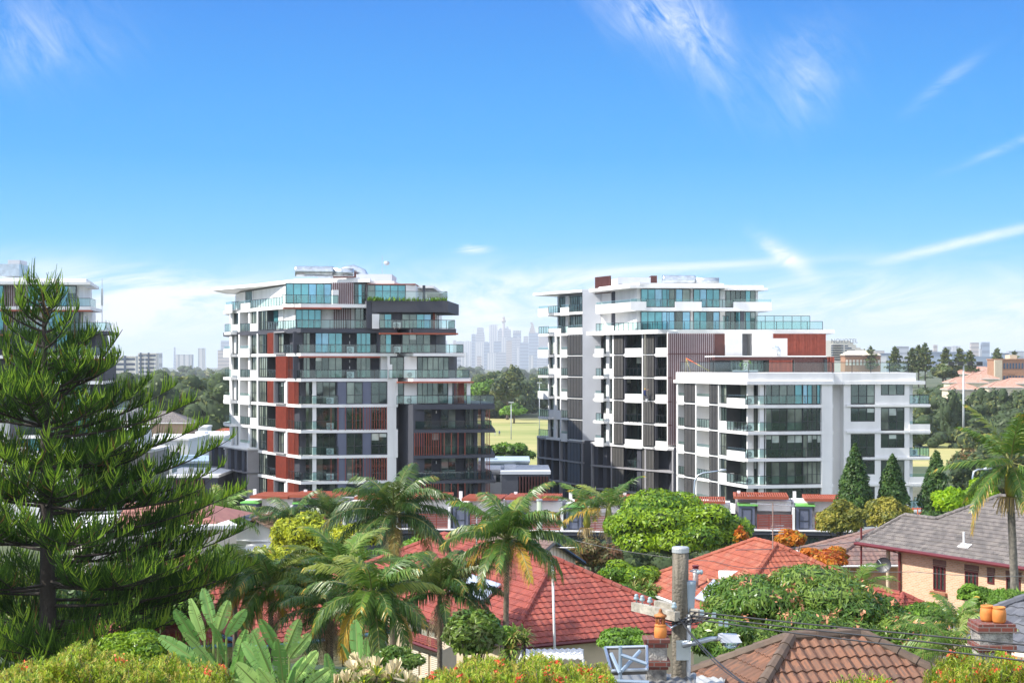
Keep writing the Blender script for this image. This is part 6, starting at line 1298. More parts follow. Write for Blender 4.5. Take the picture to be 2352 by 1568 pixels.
# H10 white gabled house with tan tiles
h10,d10=hip_house('gabled_house','white gabled house with tan tiled roof right of the beige house','' and (0,0) or (-17.4,106),(-16.0,112),ZP(1192,106),2.6,1.35,tilemat('tan_tile',(.42,.25,.15),(.36,.22,.14),(.3,.18,.12),.3,.4),m_white,m_white2,gable=True,g=.4,ns=2,hipw=.3)
mb=MB(); 
root=thing('white_roof','curved white roof beside the tan gable behind the palms','roof',(-13.5,104,-14)); q=[P3(555,1275,104),P3(660,1262,104),P3(672,1196,110),P3(590,1212,110)]; mb=MB(); mb.hexa(q+[v+Vector((0,0,.15)) for v in q]); mb.box(q[0].x+.5,q[1].x,105,109,-14,q[0].z); mb.build('shell',m_white,root)
# white corrugated patch roof in front of the central house
t=thing('patio_roof','white corrugated patio roof under the central red eave','roof',(2,52,-13)); a=P3(1190,1516,50); b=P3(1340,1514,50); c=P3(1338,1490,53.5); d=P3(1200,1492,53.5); mb=MB(); tiled(mb,a,b,c,d,1.0,.2,.05,ns=4); mb.build('sheet',m_white,t); mb=MB()
for p in (a,b,c,d): mb.tube([p,Vector((p.x,p.y,-13.2))],.05,6)
mb.build('post',m_white2,t)

# ================================================================ terrace houses in front of the towers
TF=Fac((-36,166),(34,157)); m_green=mat('bright_green_capping',(.20,.55,.12),.5)
def louv_fence(fc,ua,ub,z0,z1,dep,par):
    mb=MB(); n=int((z1-z0)/.16)
    for k in range(n): z=z0+.04+k*(z1-z0)/n; fc.box(mb,ua,ub,z,z+.085,dep-.05,dep)
    for f in (0,.33,.66,1): u=ua+(ub-ua)*f; fc.box(mb,u-.04,u+.04,z0,z1,dep-.1,dep-.052)
    mb.build('louvred_fence',m_red,par)
def pergola(fc,ua,ub,z,d0,d1,par):
    mb=MB(); fc.box(mb,ua,ub,z-.28,z,d1-.12,d1); fc.box(mb,ua,ub,z-.28,z,d0,d0+.12); fc.box(mb,ua,ua+.12,z-.28,z,d0+.12,d1-.12); fc.box(mb,ub-.12,ub,z-.28,z,d0+.12,d1-.12)
    n=int((ub-ua)/.24)
    for k in range(n): u=ua+.14+k*(ub-ua-.28)/n; fc.box(mb,u,u+.13,z-.2,z-.02,d0+.12,d1-.12)
    mb.build('pergola',m_rust,par)
mods=[(545,'behind the left group of palms, beside the left tower'),(665,'between the feathery palms and the golden tree'),(785,'hidden behind the tallest dark palm'),(905,'right of the tallest dark palm'),(1032,'left of the palm standing before the central red roof'),(1162,'right of the palm standing before the central red roof'),(1292,'behind the two crownshaft palms'),(1420,'left of the bright round tree'),(1545,'hidden behind the bright round tree'),(1690,'right of the bright round tree, beneath the aerial'),(1822,'rightmost, beside the olive-gold tree')]
for i,(px,where) in enumerate(mods):
    u=TF.u(px); w=5.9; t=thing('terrace_house',f'terrace house with rust pergola, {where}','house',tuple(TF.pt(u+3,0,-21)),'terrace houses in front of the towers')
    zb=-16.95 if i<9 else -16.6; mb=MB(); TF.box(mb,u,u+w,-21,zb-.5,-8,-.6,1); TF.box(mb,u,u+w,zb-.5,zb-.12,-8,0,1); TF.box(mb,u,u+w,zb-.12,zb,-8,.1,0); TF.box(mb,u+.05,u+w-.05,zb,zb+2.55,-8,-2.6,2 if i%2 else 0); mb.build('wall',[m_white,m_cgrey,m_mgrey],t)
    mb=MB(); TF.box(mb,u+w-.25,u+w,zb,zb+2.2,-2.6,-.1); TF.box(mb,u+2.2,u+w-.3,zb+1.75,zb+2.75,-2.59,-1.6); mb.build('party_wall',m_white,t)
    mb=MB(); TF.box(mb,u+.3,u+1.9,zb,zb+2.35,-2.59,-.4,0); TF.box(mb,u+.2,u+2.2,zb+2.351,zb+2.5,-4,-.3,1); mb.build('stair_pod',[m_bgrey,m_green],t); win(TF,u+.6,u+1.6,zb+.1,zb+2.1,-.36,1,t,'t',uu=True,mid=.4)
    louv_fence(TF,u+2.2,u+w-.3,zb+.02,zb+1.55,-.15,t); pergola(TF,u-.2 if i%2 else u+1.2,u+w-.6,zb+3.15+(.15 if i%2 else 0),-6,-.5,t)
    mb=MB(); TF.box(mb,u+.2,u+.55,zb+2.5,zb+3.5,-5.2,-5.0) ; mb.build('vent_pipe',m_white2,t); win(TF,u+.5,u+2.6,-20.2,zb-.7,-.5,2,t,'dd',uu=True); win(TF,u+3.3,u+5.4,-20.2,zb-.7,-.5,2,t,'dd',uu=True)
# low buildings between the towers
def boxb(name,label,xa,xb,t_,Y,dp,m,base,extra=None,cat='building',capm=None,slat=None,wins=None):
    a,c=XY(xa,Y)[0],XY(xb,Y)[0]; z=ZP(t_,Y); root=thing(name,label,cat,((a+c)/2,Y,base)); mb=MB(); mb.box(a,c,Y,Y+dp,base,z-.35); mb.build('wall',m,root); mb=MB(); mb.box(a-.15,c+.15,Y-.15,Y+dp+.15,z-.349,z); mb.box(a+.3,a+(c-a)*.3,Y+dp*.3,Y+dp*.5,z,z+.5); mb.build('parapet',capm or m_white,root)
    f=Fac((a,Y),(c,Y))
    if slat: slats(f,f.L*slat[0],f.L*slat[1],z-slat[2],z-.6,.13,root,int(f.L*(slat[1]-slat[0])/.35),m_brown,.12,m_dark,uu=True)
    for (wa,wb,dz0,dz1,n,k) in (wins or ()): win(f,f.L*wa,f.L*wb,z-dz1,z-dz0,.06,n,root,k,uu=True)
    return root
boxb('plant_building','charcoal building with brown slats and pale roof edge between the towers',1152,1262,1082,188,12,m_cgrey,-21,slat=(.35,.98,4.2),capm=m_lgrey)
boxb('roof_structure','white pergola roof with slatted wall between the towers',1075,1205,1078,205,9,m_white2,-21,wins=((.1,.9,.6,1.6,6,'d'),))
boxb('low_building','pale blue metal roof behind the playing field shrubs between the towers',1100,1215,1058,236,12,mat('blue_metal_sheet',(.32,.42,.50),.5,var=.15),-22,capm=mat('blue_metal_cap',(.42,.5,.57),.5))
boxb('low_building','curved blue metal clad building left of the charcoal podium',395,514,1058,228,14,mat('blue_metal_sheet2',(.20,.30,.38),.5,var=.15),-22,capm=mat('blue_metal_cap2',(.36,.46,.55),.5))
boxb('white_building','white flat canopy above charcoal slatted wall right of the pine branches',385,500,1090,196,14,m_cgrey,-21,slat=(.15,.75,4.5))
boxb('white_building','white building with dark framed window behind the pine branches',330,432,985+22,262,18,m_white2,-22,wins=((.3,.42,1.2,3.2,2,'d'),(.6,.8,2.2,4.2,2,'d')))
boxb('white_building','broad white roofed building left of the charcoal podium',430,515,1000,300,20,m_white2,-22,wins=((.5,.9,.7,1.7,4,'d'),))
boxb('white_building','white house with blue glazed stair seen through the pine branches',205,300,985,240,14,m_white,-22,wins=((.25,.5,.8,4,3,'t'),(.6,.9,.9,3.8,2,'d')))
boxb('white_building','pale concrete building with long parapet behind the lower pine branches',235,345,1033,215,12,mat('pale_concrete',(.45,.42,.38),.8),-22,wins=((.0,.3,1.2,3,3,'t'),))
boxb('white_building','white building far left seen through the pine at mid height',-20,150,1040,190,12,m_white,-21,wins=((.3,.6,.8,3,4,'d'),(.7,.95,.8,3,3,'t')))
boxb('rooftop_hut','small white rooftop plant hut with dark louvre on the white roofs',455,475,978,322,5,m_white2,-22)
for nm,lab,xa,xb,yr,Y,w,rise,tl,wl_ in (('tiled_house','brown brick house with grey roof behind the pine branches',352,392,945,330,5,2.2,t_gr,m_brk2),('tiled_house','dark roofed house with skylights above the brick house behind the pine',300,352,938,370,5,2.4,t_sl,m_brk2),('tiled_house','pink tiled roof house just left of the left tower',512,560,984,345,5,2.0,t_or,m_white2)):
    x_a,x_b=XY(xa,Y)[0],XY(xb,Y)[0]; hip_house(nm,lab,(x_a,Y),(x_b,Y),ZP(yr,Y),w,rise,tl,wl_,m_white2,g=1.0,wv=1.0,amp=.02,ns=2)
for i,(xa,xb,yr,Y) in enumerate(((2235,2262,858,560),(2200,2235,866,530),(2262,2300,850,640),(2290,2330,846,700),(2325,2370,846,640),(2322,2352,868,520),(2290,2312,876,500),(2210,2240,849,680),(2240,2262,842,800),(2200,2215,880,470))):
    x_a,x_b=XY(xa,Y)[0],XY(xb,Y)[0]; hip_house('suburban_house',['pink-orange tiled suburban house, one of the cluster left of the brick flats on the right horizon','terracotta roofed suburban house on the far right behind the woods'][i%2],(x_a,Y),(x_b,Y),ZP(yr,Y),7,3,t_or,m_cream,m_white2,g=1.5,wv=1.5,amp=.02,ns=2)['0' if 0 else 0] if 0 else hip_house('suburban_house',f'terracotta roofed suburban house on the right horizon, {ordn[i]} counting outwards from the floodlight mast',(x_a,Y),(x_b,Y),ZP(yr,Y),4.2,1.8,t_pale,m_cream,m_white2,g=1.5,wv=1.5,amp=.02,ns=2,base=ZP(yr,Y)-9)
# ================================================================ masts, lamps and people beyond
def mast(px,top,bot,Y,r,name,label,cat,arms=()):
    a=P3(px,bot,Y); b=P3(px,top,Y); g=Vector((a.x,a.y,min(a.z,gz(a.x,Y)))); t=thing(name,label,cat,tuple(g)); mb=MB(); mb.tube([g,b],[r*1.2,r*.7],8); mb.build('pole',m_steel,t,smooth=True); return t,b
t,b=mast(2213,838,1025,430,.32,'floodlight_mast','tall grey floodlight mast on the right above the dark trees','floodlight mast')
for k in range(4):
    mb=MB(); x=b.x-4.2+k*2.6; mb.box(x,x+1.5,b.y-.5,b.y+.3,b.z-.2,b.z+.9); mb.build('floodlight',m_dark,t)
mb=MB(); mb.tube([b+Vector((-5,0,.1)),b+Vector((5.5,0,.1))],.12,5); mb.build('crossbar',m_steel,t)
for px,top,bot,Y,lab in ((1174,925,1012,470,'slim floodlight pole in the middle of the playing field'),(1239,880,1010,500,'slim pole at the left edge of the white block by the field'),(356,822,850,800,'thin light pole above the wooded belt, left one'),(333,818,850,800,'thin light pole in front of the white high-rise slab')):
    t,b=mast(px,top,bot,Y,.14,'light_pole',lab,'light pole'); mb=MB(); mb.box(b.x-.8,b.x+.8,b.y-.2,b.y+.2,b.z,b.z+.35); mb.build('lamp_head',m_steel,t)
def gooseneck(pts,Y,label,r=.09):
    P=[P3(x,y,Y) for x,y in pts]; g=Vector((P[0].x,P[0].y,gz(P[0].x,Y))); t=thing('street_lamp',label,'street lamp',tuple(g)); mb=MB(); mb.tube([g]+P,[r*1.3]+[r]*(len(P)-1)+[r*.7],8); mb.build('pole',m_galv,t,smooth=True); e=P[-1]; d=(P[-1]-P[-2]).normalized(); mb=MB(); mb.tube([e,e+d*.25,e+d*.7],[.07,.15,.06],8); mb.build('lamp_head',m_steel,t,smooth=True)
gooseneck([(1593,1150),(1596,1105),(1602,1092),(1615,1086),(1650,1081)],135,'curved grey street lamp arm before the lower wing, above the round tree')
gooseneck([(2233,1150),(2234,1095),(2237,1083),(2246,1078),(2258,1077)],128,'curved grey street lamp above the lime tree on the right')
a=P3(1240,1283,86); t=thing('power_pole','pale weathered power pole behind the central red roof','pole',(a.x,a.y,-14)); mb=MB(); mb.tube([(a.x,a.y,-14),P3(1239,1150,86)],[.19,.15],10); mb.build('pole',mat('pale_green_wood',(.34,.40,.30),.8,var=.3,scale=3,streak=5),t,smooth=True); b=P3(1239,1150,86); mb=MB(); mb.lathe(b,[(.17,0),(.17,.1),(.05,.12)],10); mb.build('cap',m_steel,t)
for i,(px,c,lab) in enumerate(((1137,((.03,.03,.04),(.5,.48,.45),(.6,.5,.4)),'person in black top and pale trousers standing on the playing field, left one'),(1147,((.08,.11,.3),(.02,.03,.08),(.12,.08,.05)),'person in blue shirt walking on the playing field, right one'))):
    a=P3(px,1018,495); a.z=-22.3; person('person',lab,tuple(a),1.75,dict(lk=(-.065,.09,.28),la=(-.07,.06,.05),rk=(.065,-.03,.28),ra=(.07,-.12,.06)) if i else {},c,yaw=R(180+20*i))
# orange scaffold frame
t=thing('scaffold','orange tubular scaffold between the cypresses and the white block','scaffold',tuple(P3(2120,1200,170))); mb=MB(); 
for px in (2097,2108,2122,2136): mb.tube([P3(px,1215,168),P3(px,1165,168)],.06,5)
for py in (1168,1182,1198): mb.tube([P3(2088,py,168),P3(2142,py-1,168)],.06,5)
mb.build('tubes',m_orange,t)
mb=MB(); mb.tube([P3(2097,1198,168),P3(2122,1168,168)],.05,5); mb.build('brace',m_orange,t)

# ================================================================ near objects: pole, lamp, wires, chimneys, solar frame
m_wood=mat('weathered_pole_wood',(.25,.215,.165),.9,var=.6,scale=9,streak=12,bump=.9,bscale=20,col2=(.065,.06,.042)); m_woodl=mat('weathered_crossarm',(.42,.38,.31),.9,var=.5,scale=4,bump=.5,bscale=18)
m_ins=mat('grey_porcelain',(.35,.45,.48),.25); m_wire=mat('wire_black',(.03,.03,.032),.5); m_wireg=mat('wire_grey',(.18,.18,.18),.5)
Y=30.0; a=P3(1558,1640,Y); b=P3(1563,1264,Y); t=thing('utility_pole','weathered grey timber utility pole with metal cap in the foreground','utility pole',(a.x,Y,-12.8)); up_=t
mb=MB(); n=14
rg=np.random.default_rng(3); pts=[Vector((a.x-.02,Y,-12.8)).lerp(b,i/n) for i in range(n+1)]; mb.tube(pts,[.195-.042*i/n+rg.uniform(-.003,.003) for i in range(n+1)],18); mb.build('pole',m_wood,t,smooth=True)
mb=MB(); mb.lathe(b,[(.165,-.03),(.167,.05),(.15,.075),(.02,.085)],20); mb.build('cap',mat('zinc_cap',(.5,.52,.52),.5,metal=.3,var=.2),t)
mb=MB(); c0=P3(1482,1388,31.0); c1=P3(1583,1411,29.55); dd=(c1-c0).normalized(); sd=Vector((dd.y,-dd.x,0)).normalized(); mb.obox(c0-Vector((0,0,.1))+sd*.20,c1-c0,sd*.12,(0,0,.17)); mb.obox(c0-Vector((0,0,.1))-sd*.32,c1-c0,sd*.12,(0,0,.17)); mb.build('crossarm',m_woodl,t)
mb=MB()
for f in (.06,.2,.38,.93): p=c0.lerp(c1,f)+sd*.26+Vector((0,0,.07)); mb.lathe(p,[(.012,0),(.012,.05),(.05,.06),(.055,.1),(.03,.12),(.045,.14),(.02,.17)],10)
mb.build('insulator',m_ins,t,smooth=True); mb=MB()
for s_ in (-1,1): p=b+Vector((.17,-.05,-.38)); mb.tube([p,p+Vector((.12,-.03,.03*s_)),p+Vector((.2,-.05,.0))],.012,5)
mb.build('hook',m_galv,t); mb=MB(); p=b+Vector((.36,-.07,-.4)); mb.tube([p-Vector((.06,0,0)),p-Vector((.03,0,0)),p,p+Vector((.03,0,0)),p+Vector((.06,0,0))],[.03,.055,.035,.055,.03],10); mb.build('insulator',m_ins,t,smooth=True)
mb=MB(); p=P3(1578,1375,Y-.05); mb.lathe(P3(1584,1408,Y),[(.07,0),(.09,.1),(.12,.55),(.125,.62)],14); mb.build('fuse_shroud',mat('blue_grey_shroud',(.33,.40,.44),.5,var=.2),t,smooth=True)
mb=MB(); mb.obox(P3(1553,1515,29.82),(.26,0,0),(0,-.02,0),(0,0,.38)); p=P3(1590,1465,29.8); mb.build('bracket_plate',m_galv,t); 
mb=MB(); mb.tube([P3(1568,1481,29.75),P3(1600,1474,29.7),P3(1632,1466,29.65),P3(1655,1466,29.6)],[.055,.05,.045,.045],10); mb.build('lamp_arm',m_galv,t,smooth=True)
c=P3(1678,1470,29.55); mb=MB(); mb.hexa([c+Vector(v) for v in ((-.2,-.13,-.02),(.2,-.12,-.02),(.2,.12,-.02),(-.2,.13,-.02),(-.17,-.08,.13),(.12,-.07,.12),(.12,.07,.12),(-.17,.08,.13))]); mb.tube([c+Vector((-.24,0,.07)),c+Vector((-.15,0,.07))],[.06,.08],8); mb.build('lamp_housing',mat('silver_housing',(.55,.56,.58),.35,metal=.4,var=.1),t)
mb=MB(); mb.lathe(c+Vector((.01,0,-.15)),[(.04,0),(.12,.03),(.165,.08),(.18,.128)],14); mb.build('lamp_lens',clearmat('lamp_lens_glass',(.75,.78,.75),.2),t,smooth=True)
mb=MB(); mb.tube([P3(1582,1410,29.9),P3(1580,1640,29.9)],.045,8); mb.build('cable_conduit',mat('pale_conduit',(.6,.62,.62),.5),t,smooth=True)
mb=MB(); mb.tube([P3(1541,1440,29.78),P3(1520,1425,30.2)],.018,5); mb.tube([P3(1541,1442,29.78),P3(1580,1418,29.6)],.018,5); mb.build('arm_brace',m_galv,t)
# jumper loops of cable by the crossarm
mb=MB(); rg=np.random.default_rng(11)
for k in range(13):
    s0=c0.lerp(c1,rg.uniform(.15,1.0))+sd*.25; e0=P3(rg.uniform(1575,1650),rg.uniform(1404,1432),29.5); md=(s0+e0)/2+Vector((rg.uniform(-.1,.1),-.1,-rg.uniform(.15,.45))); pts=[s0.lerp(md,f).lerp(md.lerp(e0,f),f) for f in [i/7 for i in range(8)]]; mb.tube(pts,.011,4,cap=False)
mb.build('jumper_cable',m_wire,t); mb=MB()
for px,py in ((1612,1404),(1640,1410),(1655,1429),(1668,1431)): p=P3(px,py,29.5); mb.box(p.x-.035,p.x+.035,p.y-.03,p.y+.03,p.z-.06,p.z+.03)
mb.build('cable_clamp',m_ins,t)
def wire(name,label,pts,r,m=m_wire,grp='overhead wires from the utility pole',sag=0.0):
    P=[P3(*p) for p in pts]; Q=[]
    for i in range(len(P)-1):
        for k in range(12): f=k/12; Q.append(P[i].lerp(P[i+1],f)-Vector((0,0,sag*4*f*(1-f))))
    Q.append(P[-1]); mb=MB(); mb.tube(Q,r,5); tag(mb.build(name,m,base=tuple(P[0])),label,'overhead wire',grp)
for i,(y0,ym,y1,lab) in enumerate(((1403,1431,1479,'top'),(1412,1443,1497,'middle'),(1420,1455,1517,'lowest'))):
    wire('overhead_wire',f'black overhead wire running right from the pole, {lab} of three',[(1585,y0,29.6),(1841,ym,27.0),(2400,y1+5,22.5)],.014)
wire('overhead_wire','black service wire dropping right from the pole to the bottom edge',[(1556,1415,29.8),(1715,1572,26)],.014,sag=.1); wire('overhead_wire','thin black service wire beside the one dropping to the bottom edge',[(1560,1420,29.8),(1730,1580,25.5)],.009,sag=.18)
wire('overhead_wire','pale wire crossing above the autumn tree to the brick house',[(1690,1262,75),(1967,1243,82)],.02,m_wireg,None,.1)
wire('overhead_wire','pale wire from the shed gable to the round tree',[(1150,1245,84),(1215,1247,84),(1330,1256,80)],.025,m_white2,None,.1)
wire('overhead_wire','fine dark wire from the round tree down to the orange roof',[(1300,1235,84),(1640,1288,78),(1800,1300,70)],.015,m_wire,None,.2)
wire('overhead_wire','fine dark wire passing in front of the brick house',[(1800,1298,60),(2100,1312,60),(2400,1320,60)],.012,m_wireg,None,.1)
# chimneys
def potclay(mb,c,h,r): mb.lathe(c,[(r*.85,0),(r,h*.12),(r*1.06,h*.5),(r*.97,h*.82),(r*.86,h*.86),(r*.95,h*.9),(r*.95,h),(r*.75,h),(r*.72,h*.8)],18)
m_pot=mat('orange_terracotta',(.62,.22,.045),.7,var=.25,scale=6); m_potd=mat('sooty_terracotta',(.5,.18,.05),.7,var=.7,scale=9); m_stuc=mat('weathered_stucco',(.50,.47,.42),.95,col2=(.09,.085,.08),scale=5,bump=1.0,bscale=25); m_cbr=brickmat('chimney_brick',(.22,.055,.035),(.13,.04,.03),(.20,.17,.15),.23,.085,.01)
def chimney(label,px,top,wpx,Y,bands,base):
    p=P3(px,top,Y); w=wpx*Y/FP/2; t=thing('chimney',label,'chimney',(p.x,Y+w,base)); zb=lambda y:ZP(y,Y)
    for (ya,yb,k,e) in bands:
        mb=MB(); mb.box(p.x-w-e,p.x+w+e,Y-e,Y+2*w+e,zb(yb)+.001,zb(ya)); mb.build('brick_band' if k else 'stucco_shaft',m_cbr if k else m_stuc,t,uv=True)
    return t,p,w
t,p,w=chimney('stucco and brick chimney with one tall orange pot, just left of the utility pole',1509,1467,52,29.2,[(1467,1476,1,.03),(1476,1487,1,.0),(1487,1517,0,-.02),(1517,1530,1,.035),(1530,1537,1,.0),(1537,1700,0,-.03)],-12.5)
c=P3(1517,1466,29.4); mb=MB(); potclay(mb,c,.27,.115); mb.build('pot',m_pot,t,smooth=True); mb=MB()
for k in range(6): q=k*math.pi/3; mb.tube([c+Vector((.075*math.cos(q),.075*math.sin(q),.265)),c+Vector((.075*math.cos(q),.075*math.sin(q),.42))],.018,5)
mb.lathe(c+Vector((0,0,.25)),[(.10,0),(.10,.03)],14); mb.lathe(c+Vector((0,0,.41)),[(.115,0),(.12,.035),(.06,.06),(.03,.10),(.035,.12),(.01,.16)],14); mb.build('pot_cowl',m_potd,t,smooth=True)
t,p,w=chimney('brick capped stucco chimney with two orange pots on the right edge',2290,1433,80,29.5,[(1433,1440,1,.02),(1440,1452,1,.035),(1452,1481,0,-.02),(1481,1493,1,.035),(1493,1498,1,.0),(1498,1700,0,-.04)],-12.5)
for q,(px,dy,h) in enumerate(((2280,.35,.30),(2301,.16,.30))): c=P3(px,1431,29.5); c.y+=dy; mb=MB(); potclay(mb,c+Vector((0,0,-.01)),h,.125); mb.build('pot',m_pot,t,smooth=True)
# solar water panel seen from behind on its frame
t=thing('solar_panel','tilted solar panel seen from behind on a pale blue steel frame','solar panel',tuple(P3(1430,1560,28))); m_bl=mat('pale_blue_steel',(.30,.38,.46),.4,metal=.3,var=.1)
A_=[P3(1390,1490,28.8),P3(1486,1487,28.8),P3(1486,1540,27.7),P3(1404,1543,27.7)]; n_=(A_[1]-A_[0]).cross(A_[3]-A_[0]).normalized()*.06
mb=MB(); mb.hexa(A_+[q+n_ for q in A_]); mb.build('panel_back',mat('dull_zinc_back',(.09,.082,.07),.7,metal=.0,var=.5,scale=2),t); mb=MB()
for q0,q1 in ((A_[0],A_[1]),(A_[1],A_[2]),(A_[2],A_[3]),(A_[3],A_[0])): mb.tube([q0-n_*.5,q1-n_*.5],.03,6)
mb.build('panel_rim',m_galv,t); mb=MB()
for q in (((1425,1484,27.6),(1424,1590,27.6)),((1424,1502,27.6),(1486,1524,27.5)),((1428,1540,27.5),(1470,1494,27.9)),((1390,1562,27.3),(1490,1566,27.3)),((1404,1500,27.9),(1424,1545,27.5))): mb.tube([P3(*q[0]),P3(*q[1])],.035,6)
mb.build('support_frame',m_bl,t)
t=thing('metal_roof','corrugated pale iron roof under the tilted solar panel','roof',tuple(P3(1450,1580,28))); mb=MB(); tiled(mb,P3(1370,1640,25),P3(1590,1640,25),P3(1600,1545,30.5),P3(1385,1548,30.5),3.0,.19,.04,ns=5); mb.build('sheet',mat('pale_iron',(.22,.22,.21),.5,metal=.2,var=.25,scale=2),t); mb=MB(); a=P3(1370,1640,25); mb.box(a.x,a.x+3,25.6,30,-12.5,-7.2); mb.build('wall',m_creamw,t)
t=thing('metal_roof','small corrugated pale roof left of the brown tiled roof','roof',tuple(P3(1620,1545,31))); mb=MB(); tiled(mb,P3(1570,1600,28.5),P3(1660,1600,28.5),P3(1668,1548,33),P3(1580,1552,33),3.0,.19,.04,ns=5); mb.build('sheet',mat('pale_iron2',(.48,.48,.45),.5,metal=.2,var=.2),t); mb=MB(); a=P3(1575,1600,29); mb.box(a.x,a.x+.6,29.6,32,-12.5,-7.5); mb.build('wall',m_creamw,t)
# dish near the palms
c=P3(X4b(1252),Y4b(860),52); v=thing('satellite_dish','large dark satellite dish behind the central palm','satellite dish',tuple(c)); dish(v,c,.26,m_dark,(.3,-.85,.4)); mb=MB(); mb.tube([c+Vector((0,.2,-.2)),Vector((c.x,c.y+.2,-13))],.05,6); mb.build('post',m_steel,v)
# ================================================================ palms
F_palm=FM('palm_leaflet',(.085,.17,.035),(.13,.23,.04),(.27,.32,.06),(.55,.36,.06),tr=.35,rough=.35)
F_palmd=FM('dark_palm_leaflet',(.05,.11,.03),(.08,.15,.035),(.16,.21,.05),(.26,.20,.06),tr=.3,rough=.35)
F_palml=FM('light_palm_leaflet',(.17,.29,.05),(.11,.22,.035),(.28,.36,.09),(.45,.36,.13),tr=.35,rough=.4)
m_ptrunk=mat('palm_trunk',(.17,.14,.10),.9,var=.45,scale=6,bump=.5,bscale=14); m_grtrunk=mat('grey_palm_trunk',(.25,.22,.18),.85,col2=(.10,.09,.075),scale=9,bump=.5)
m_dead=mat('dead_frond',(.34,.24,.14),.85,var=.4,scale=6); m_shaft=mat('green_crownshaft',(.20,.26,.03),.35,col2=(.34,.30,.04),scale=3)
def frond(c,az,e0,L,droop,nl,ll,lw,rg,V,MI,RV,hang=.6,tone=0,twist=0.0,fan=.75):
    """one feather leaf: a curving rib with leaflets on both sides"""
    n=14; pts=[np.array(c,float)]; e=e0; h=np.array([math.cos(az),math.sin(az),0.]); st=L/n; T=[]
    for i in range(n):
        f=i/n; ee=e-droop*(f**1.25); d=h*math.cos(ee)+np.array([0,0,math.sin(ee)]); T.append(d); pts.append(pts[-1]+d*st)
    T.append(T[-1]); pts=np.array(pts); T=np.array(T)
    side=np.array([-h[1],h[0],0.])
    RV.append(([tuple(p) for p in pts],[.028*L/2.4*(1-.85*i/n) for i in range(n+1)]))
    for k in range(nl):
        f=.14+.86*k/nl; x=f*n; i=min(n-1,int(x)); fr=x-i; p=pts[i]*(1-fr)+pts[i+1]*fr; t=T[i]
        up=np.cross(side,t); up=up if up[2]>0 else -up
        l=ll*(math.sin(math.pi*min(1,.12+.80*f))**.6)*(1-.25*f)
        for s in (-1,1):
            if rg.random()<.03: continue
            d=side*s*fan+t*(.45+.5*f)+up*rg.normal()*.12+np.array([0,0,.12-hang*.25]); d/=np.linalg.norm(d)
            g=np.array([0,0,-1.]); d2=d*(1-hang*.85)+g*hang*1.15+rg.normal(size=3)*.06; d2/=np.linalg.norm(d2)
            w=np.cross(d,up); w=t*.9+w*.1; w=w/np.linalg.norm(w)*lw*.5
            ls=l*rg.uniform(.85,1.1); a=p+d*ls*.42; b=a+d2*ls*.58
            V+= [p-w*.6,p+w*.6,a+w,a-w, a-w,a+w,b+w*.15,b-w*.15]
            q=tone if rg.random()<.72 else rg.integers(0,3); q=3 if (tone==3 and rg.random()<.6) or (f>.85 and rg.random()<.25) else q
            MI+=[q,q]
def palm(name,label,cx,cy,Y,L,n,ll,mats,seed,trunk_to=None,tr=.085,trunk_px=None,lw=.046,e_lo=-.35,e_hi=1.42,droop=1.4,hang=.6,nl=34,shaft=None,dead=3,tm=None,skirt=0,group=None,yellow=.12,g_base=None,fan=.75,fruit=False):
    rg=np.random.default_rng(seed); c=P3(cx,cy,Y); gx=XY(trunk_px or cx,Y)[0]; g0=g_base if g_base is not None else gz(gx,Y); root=thing(name,label,'palm',(gx,Y,g0),group)
    mb=MB(); k=24; b=Vector((gx,Y,g0-.2)); s_top=c-Vector((0,0,shaft or 0.05)); pts=[b.lerp(s_top,i/k) for i in range(k+1)]; mb.tube(pts,[tr*(1.25-.35*i/k)*(1.04 if i%2 else .97) for i in range(k+1)],10); mb.build('trunk',tm or m_ptrunk,root,smooth=True)
    if shaft: mb=MB(); mb.tube([s_top,s_top.lerp(c,.25),s_top.lerp(c,.7),c+Vector((0,0,.1))],[tr*1.1,tr*1.55,tr*1.2,tr*.7],12); mb.build('crownshaft',m_shaft,root,smooth=True)
    V=[];MI=[];RV=[]
    for i in range(n):
        f=(i+.5)/n; az=i*2.39996+rg.normal()*.15; e0=e_hi+(e_lo-e_hi)*f**.85+rg.normal()*.08; tone=3 if (f>1-yellow and rg.random()<.75) else (0 if f>.35 else rg.choice([0,1,1,2]))
        frond(tuple(c),az,e0,L*rg.uniform(.85,1.1)*(1-.15*(1-f)),droop*rg.uniform(.75,1.2),nl,ll,lw,rg,V,MI,RV,hang*(.6+.5*f),tone,fan=fan)
    fr=mesh_np('fronds',np.array(V),MI,mats,root)
    mb=MB()
    for p,r in RV: mb.tube(p,r,4,cap=False)
    mb.build('ribs',mat_rib,fr)
    if dead or skirt:
        V=[];MI=[];RV=[]
        for i in range(dead+skirt): frond(tuple(c-Vector((0,0,.15))),rg.uniform(0,6.28),-.9-rg.random()*.4,L*(.6 if i<dead else .45),.5,16,ll*.6,lw*.7,rg,V,MI,RV,.9,0)
        mesh_np('dead_fronds',np.array(V),[0]*len(MI),m_dead,root)
    if fruit:
        mb=MB()
        for i in range(70):
            a=rg.uniform(0,6.28); p=s_top+Vector((0,0,-.02)); r=rg.uniform(.2,.75); q=p+Vector((math.cos(a)*r*.7,math.sin(a)*r*.7,.05-.1*r)); e=p+Vector((math.cos(a)*r,math.sin(a)*r,-.25-rg.random()*.55)); mb.tube([p,q,e],.016,3,cap=False)
        mb.build('flower_strands',m_straw,root)
    return root
mat_rib=mat('palm_rib',(.18,.18,.05),.6); m_straw=mat('straw_flower_strands',(.52,.38,.17),.8,var=.3,scale=5)
G1_='tall slender palms in the garden'
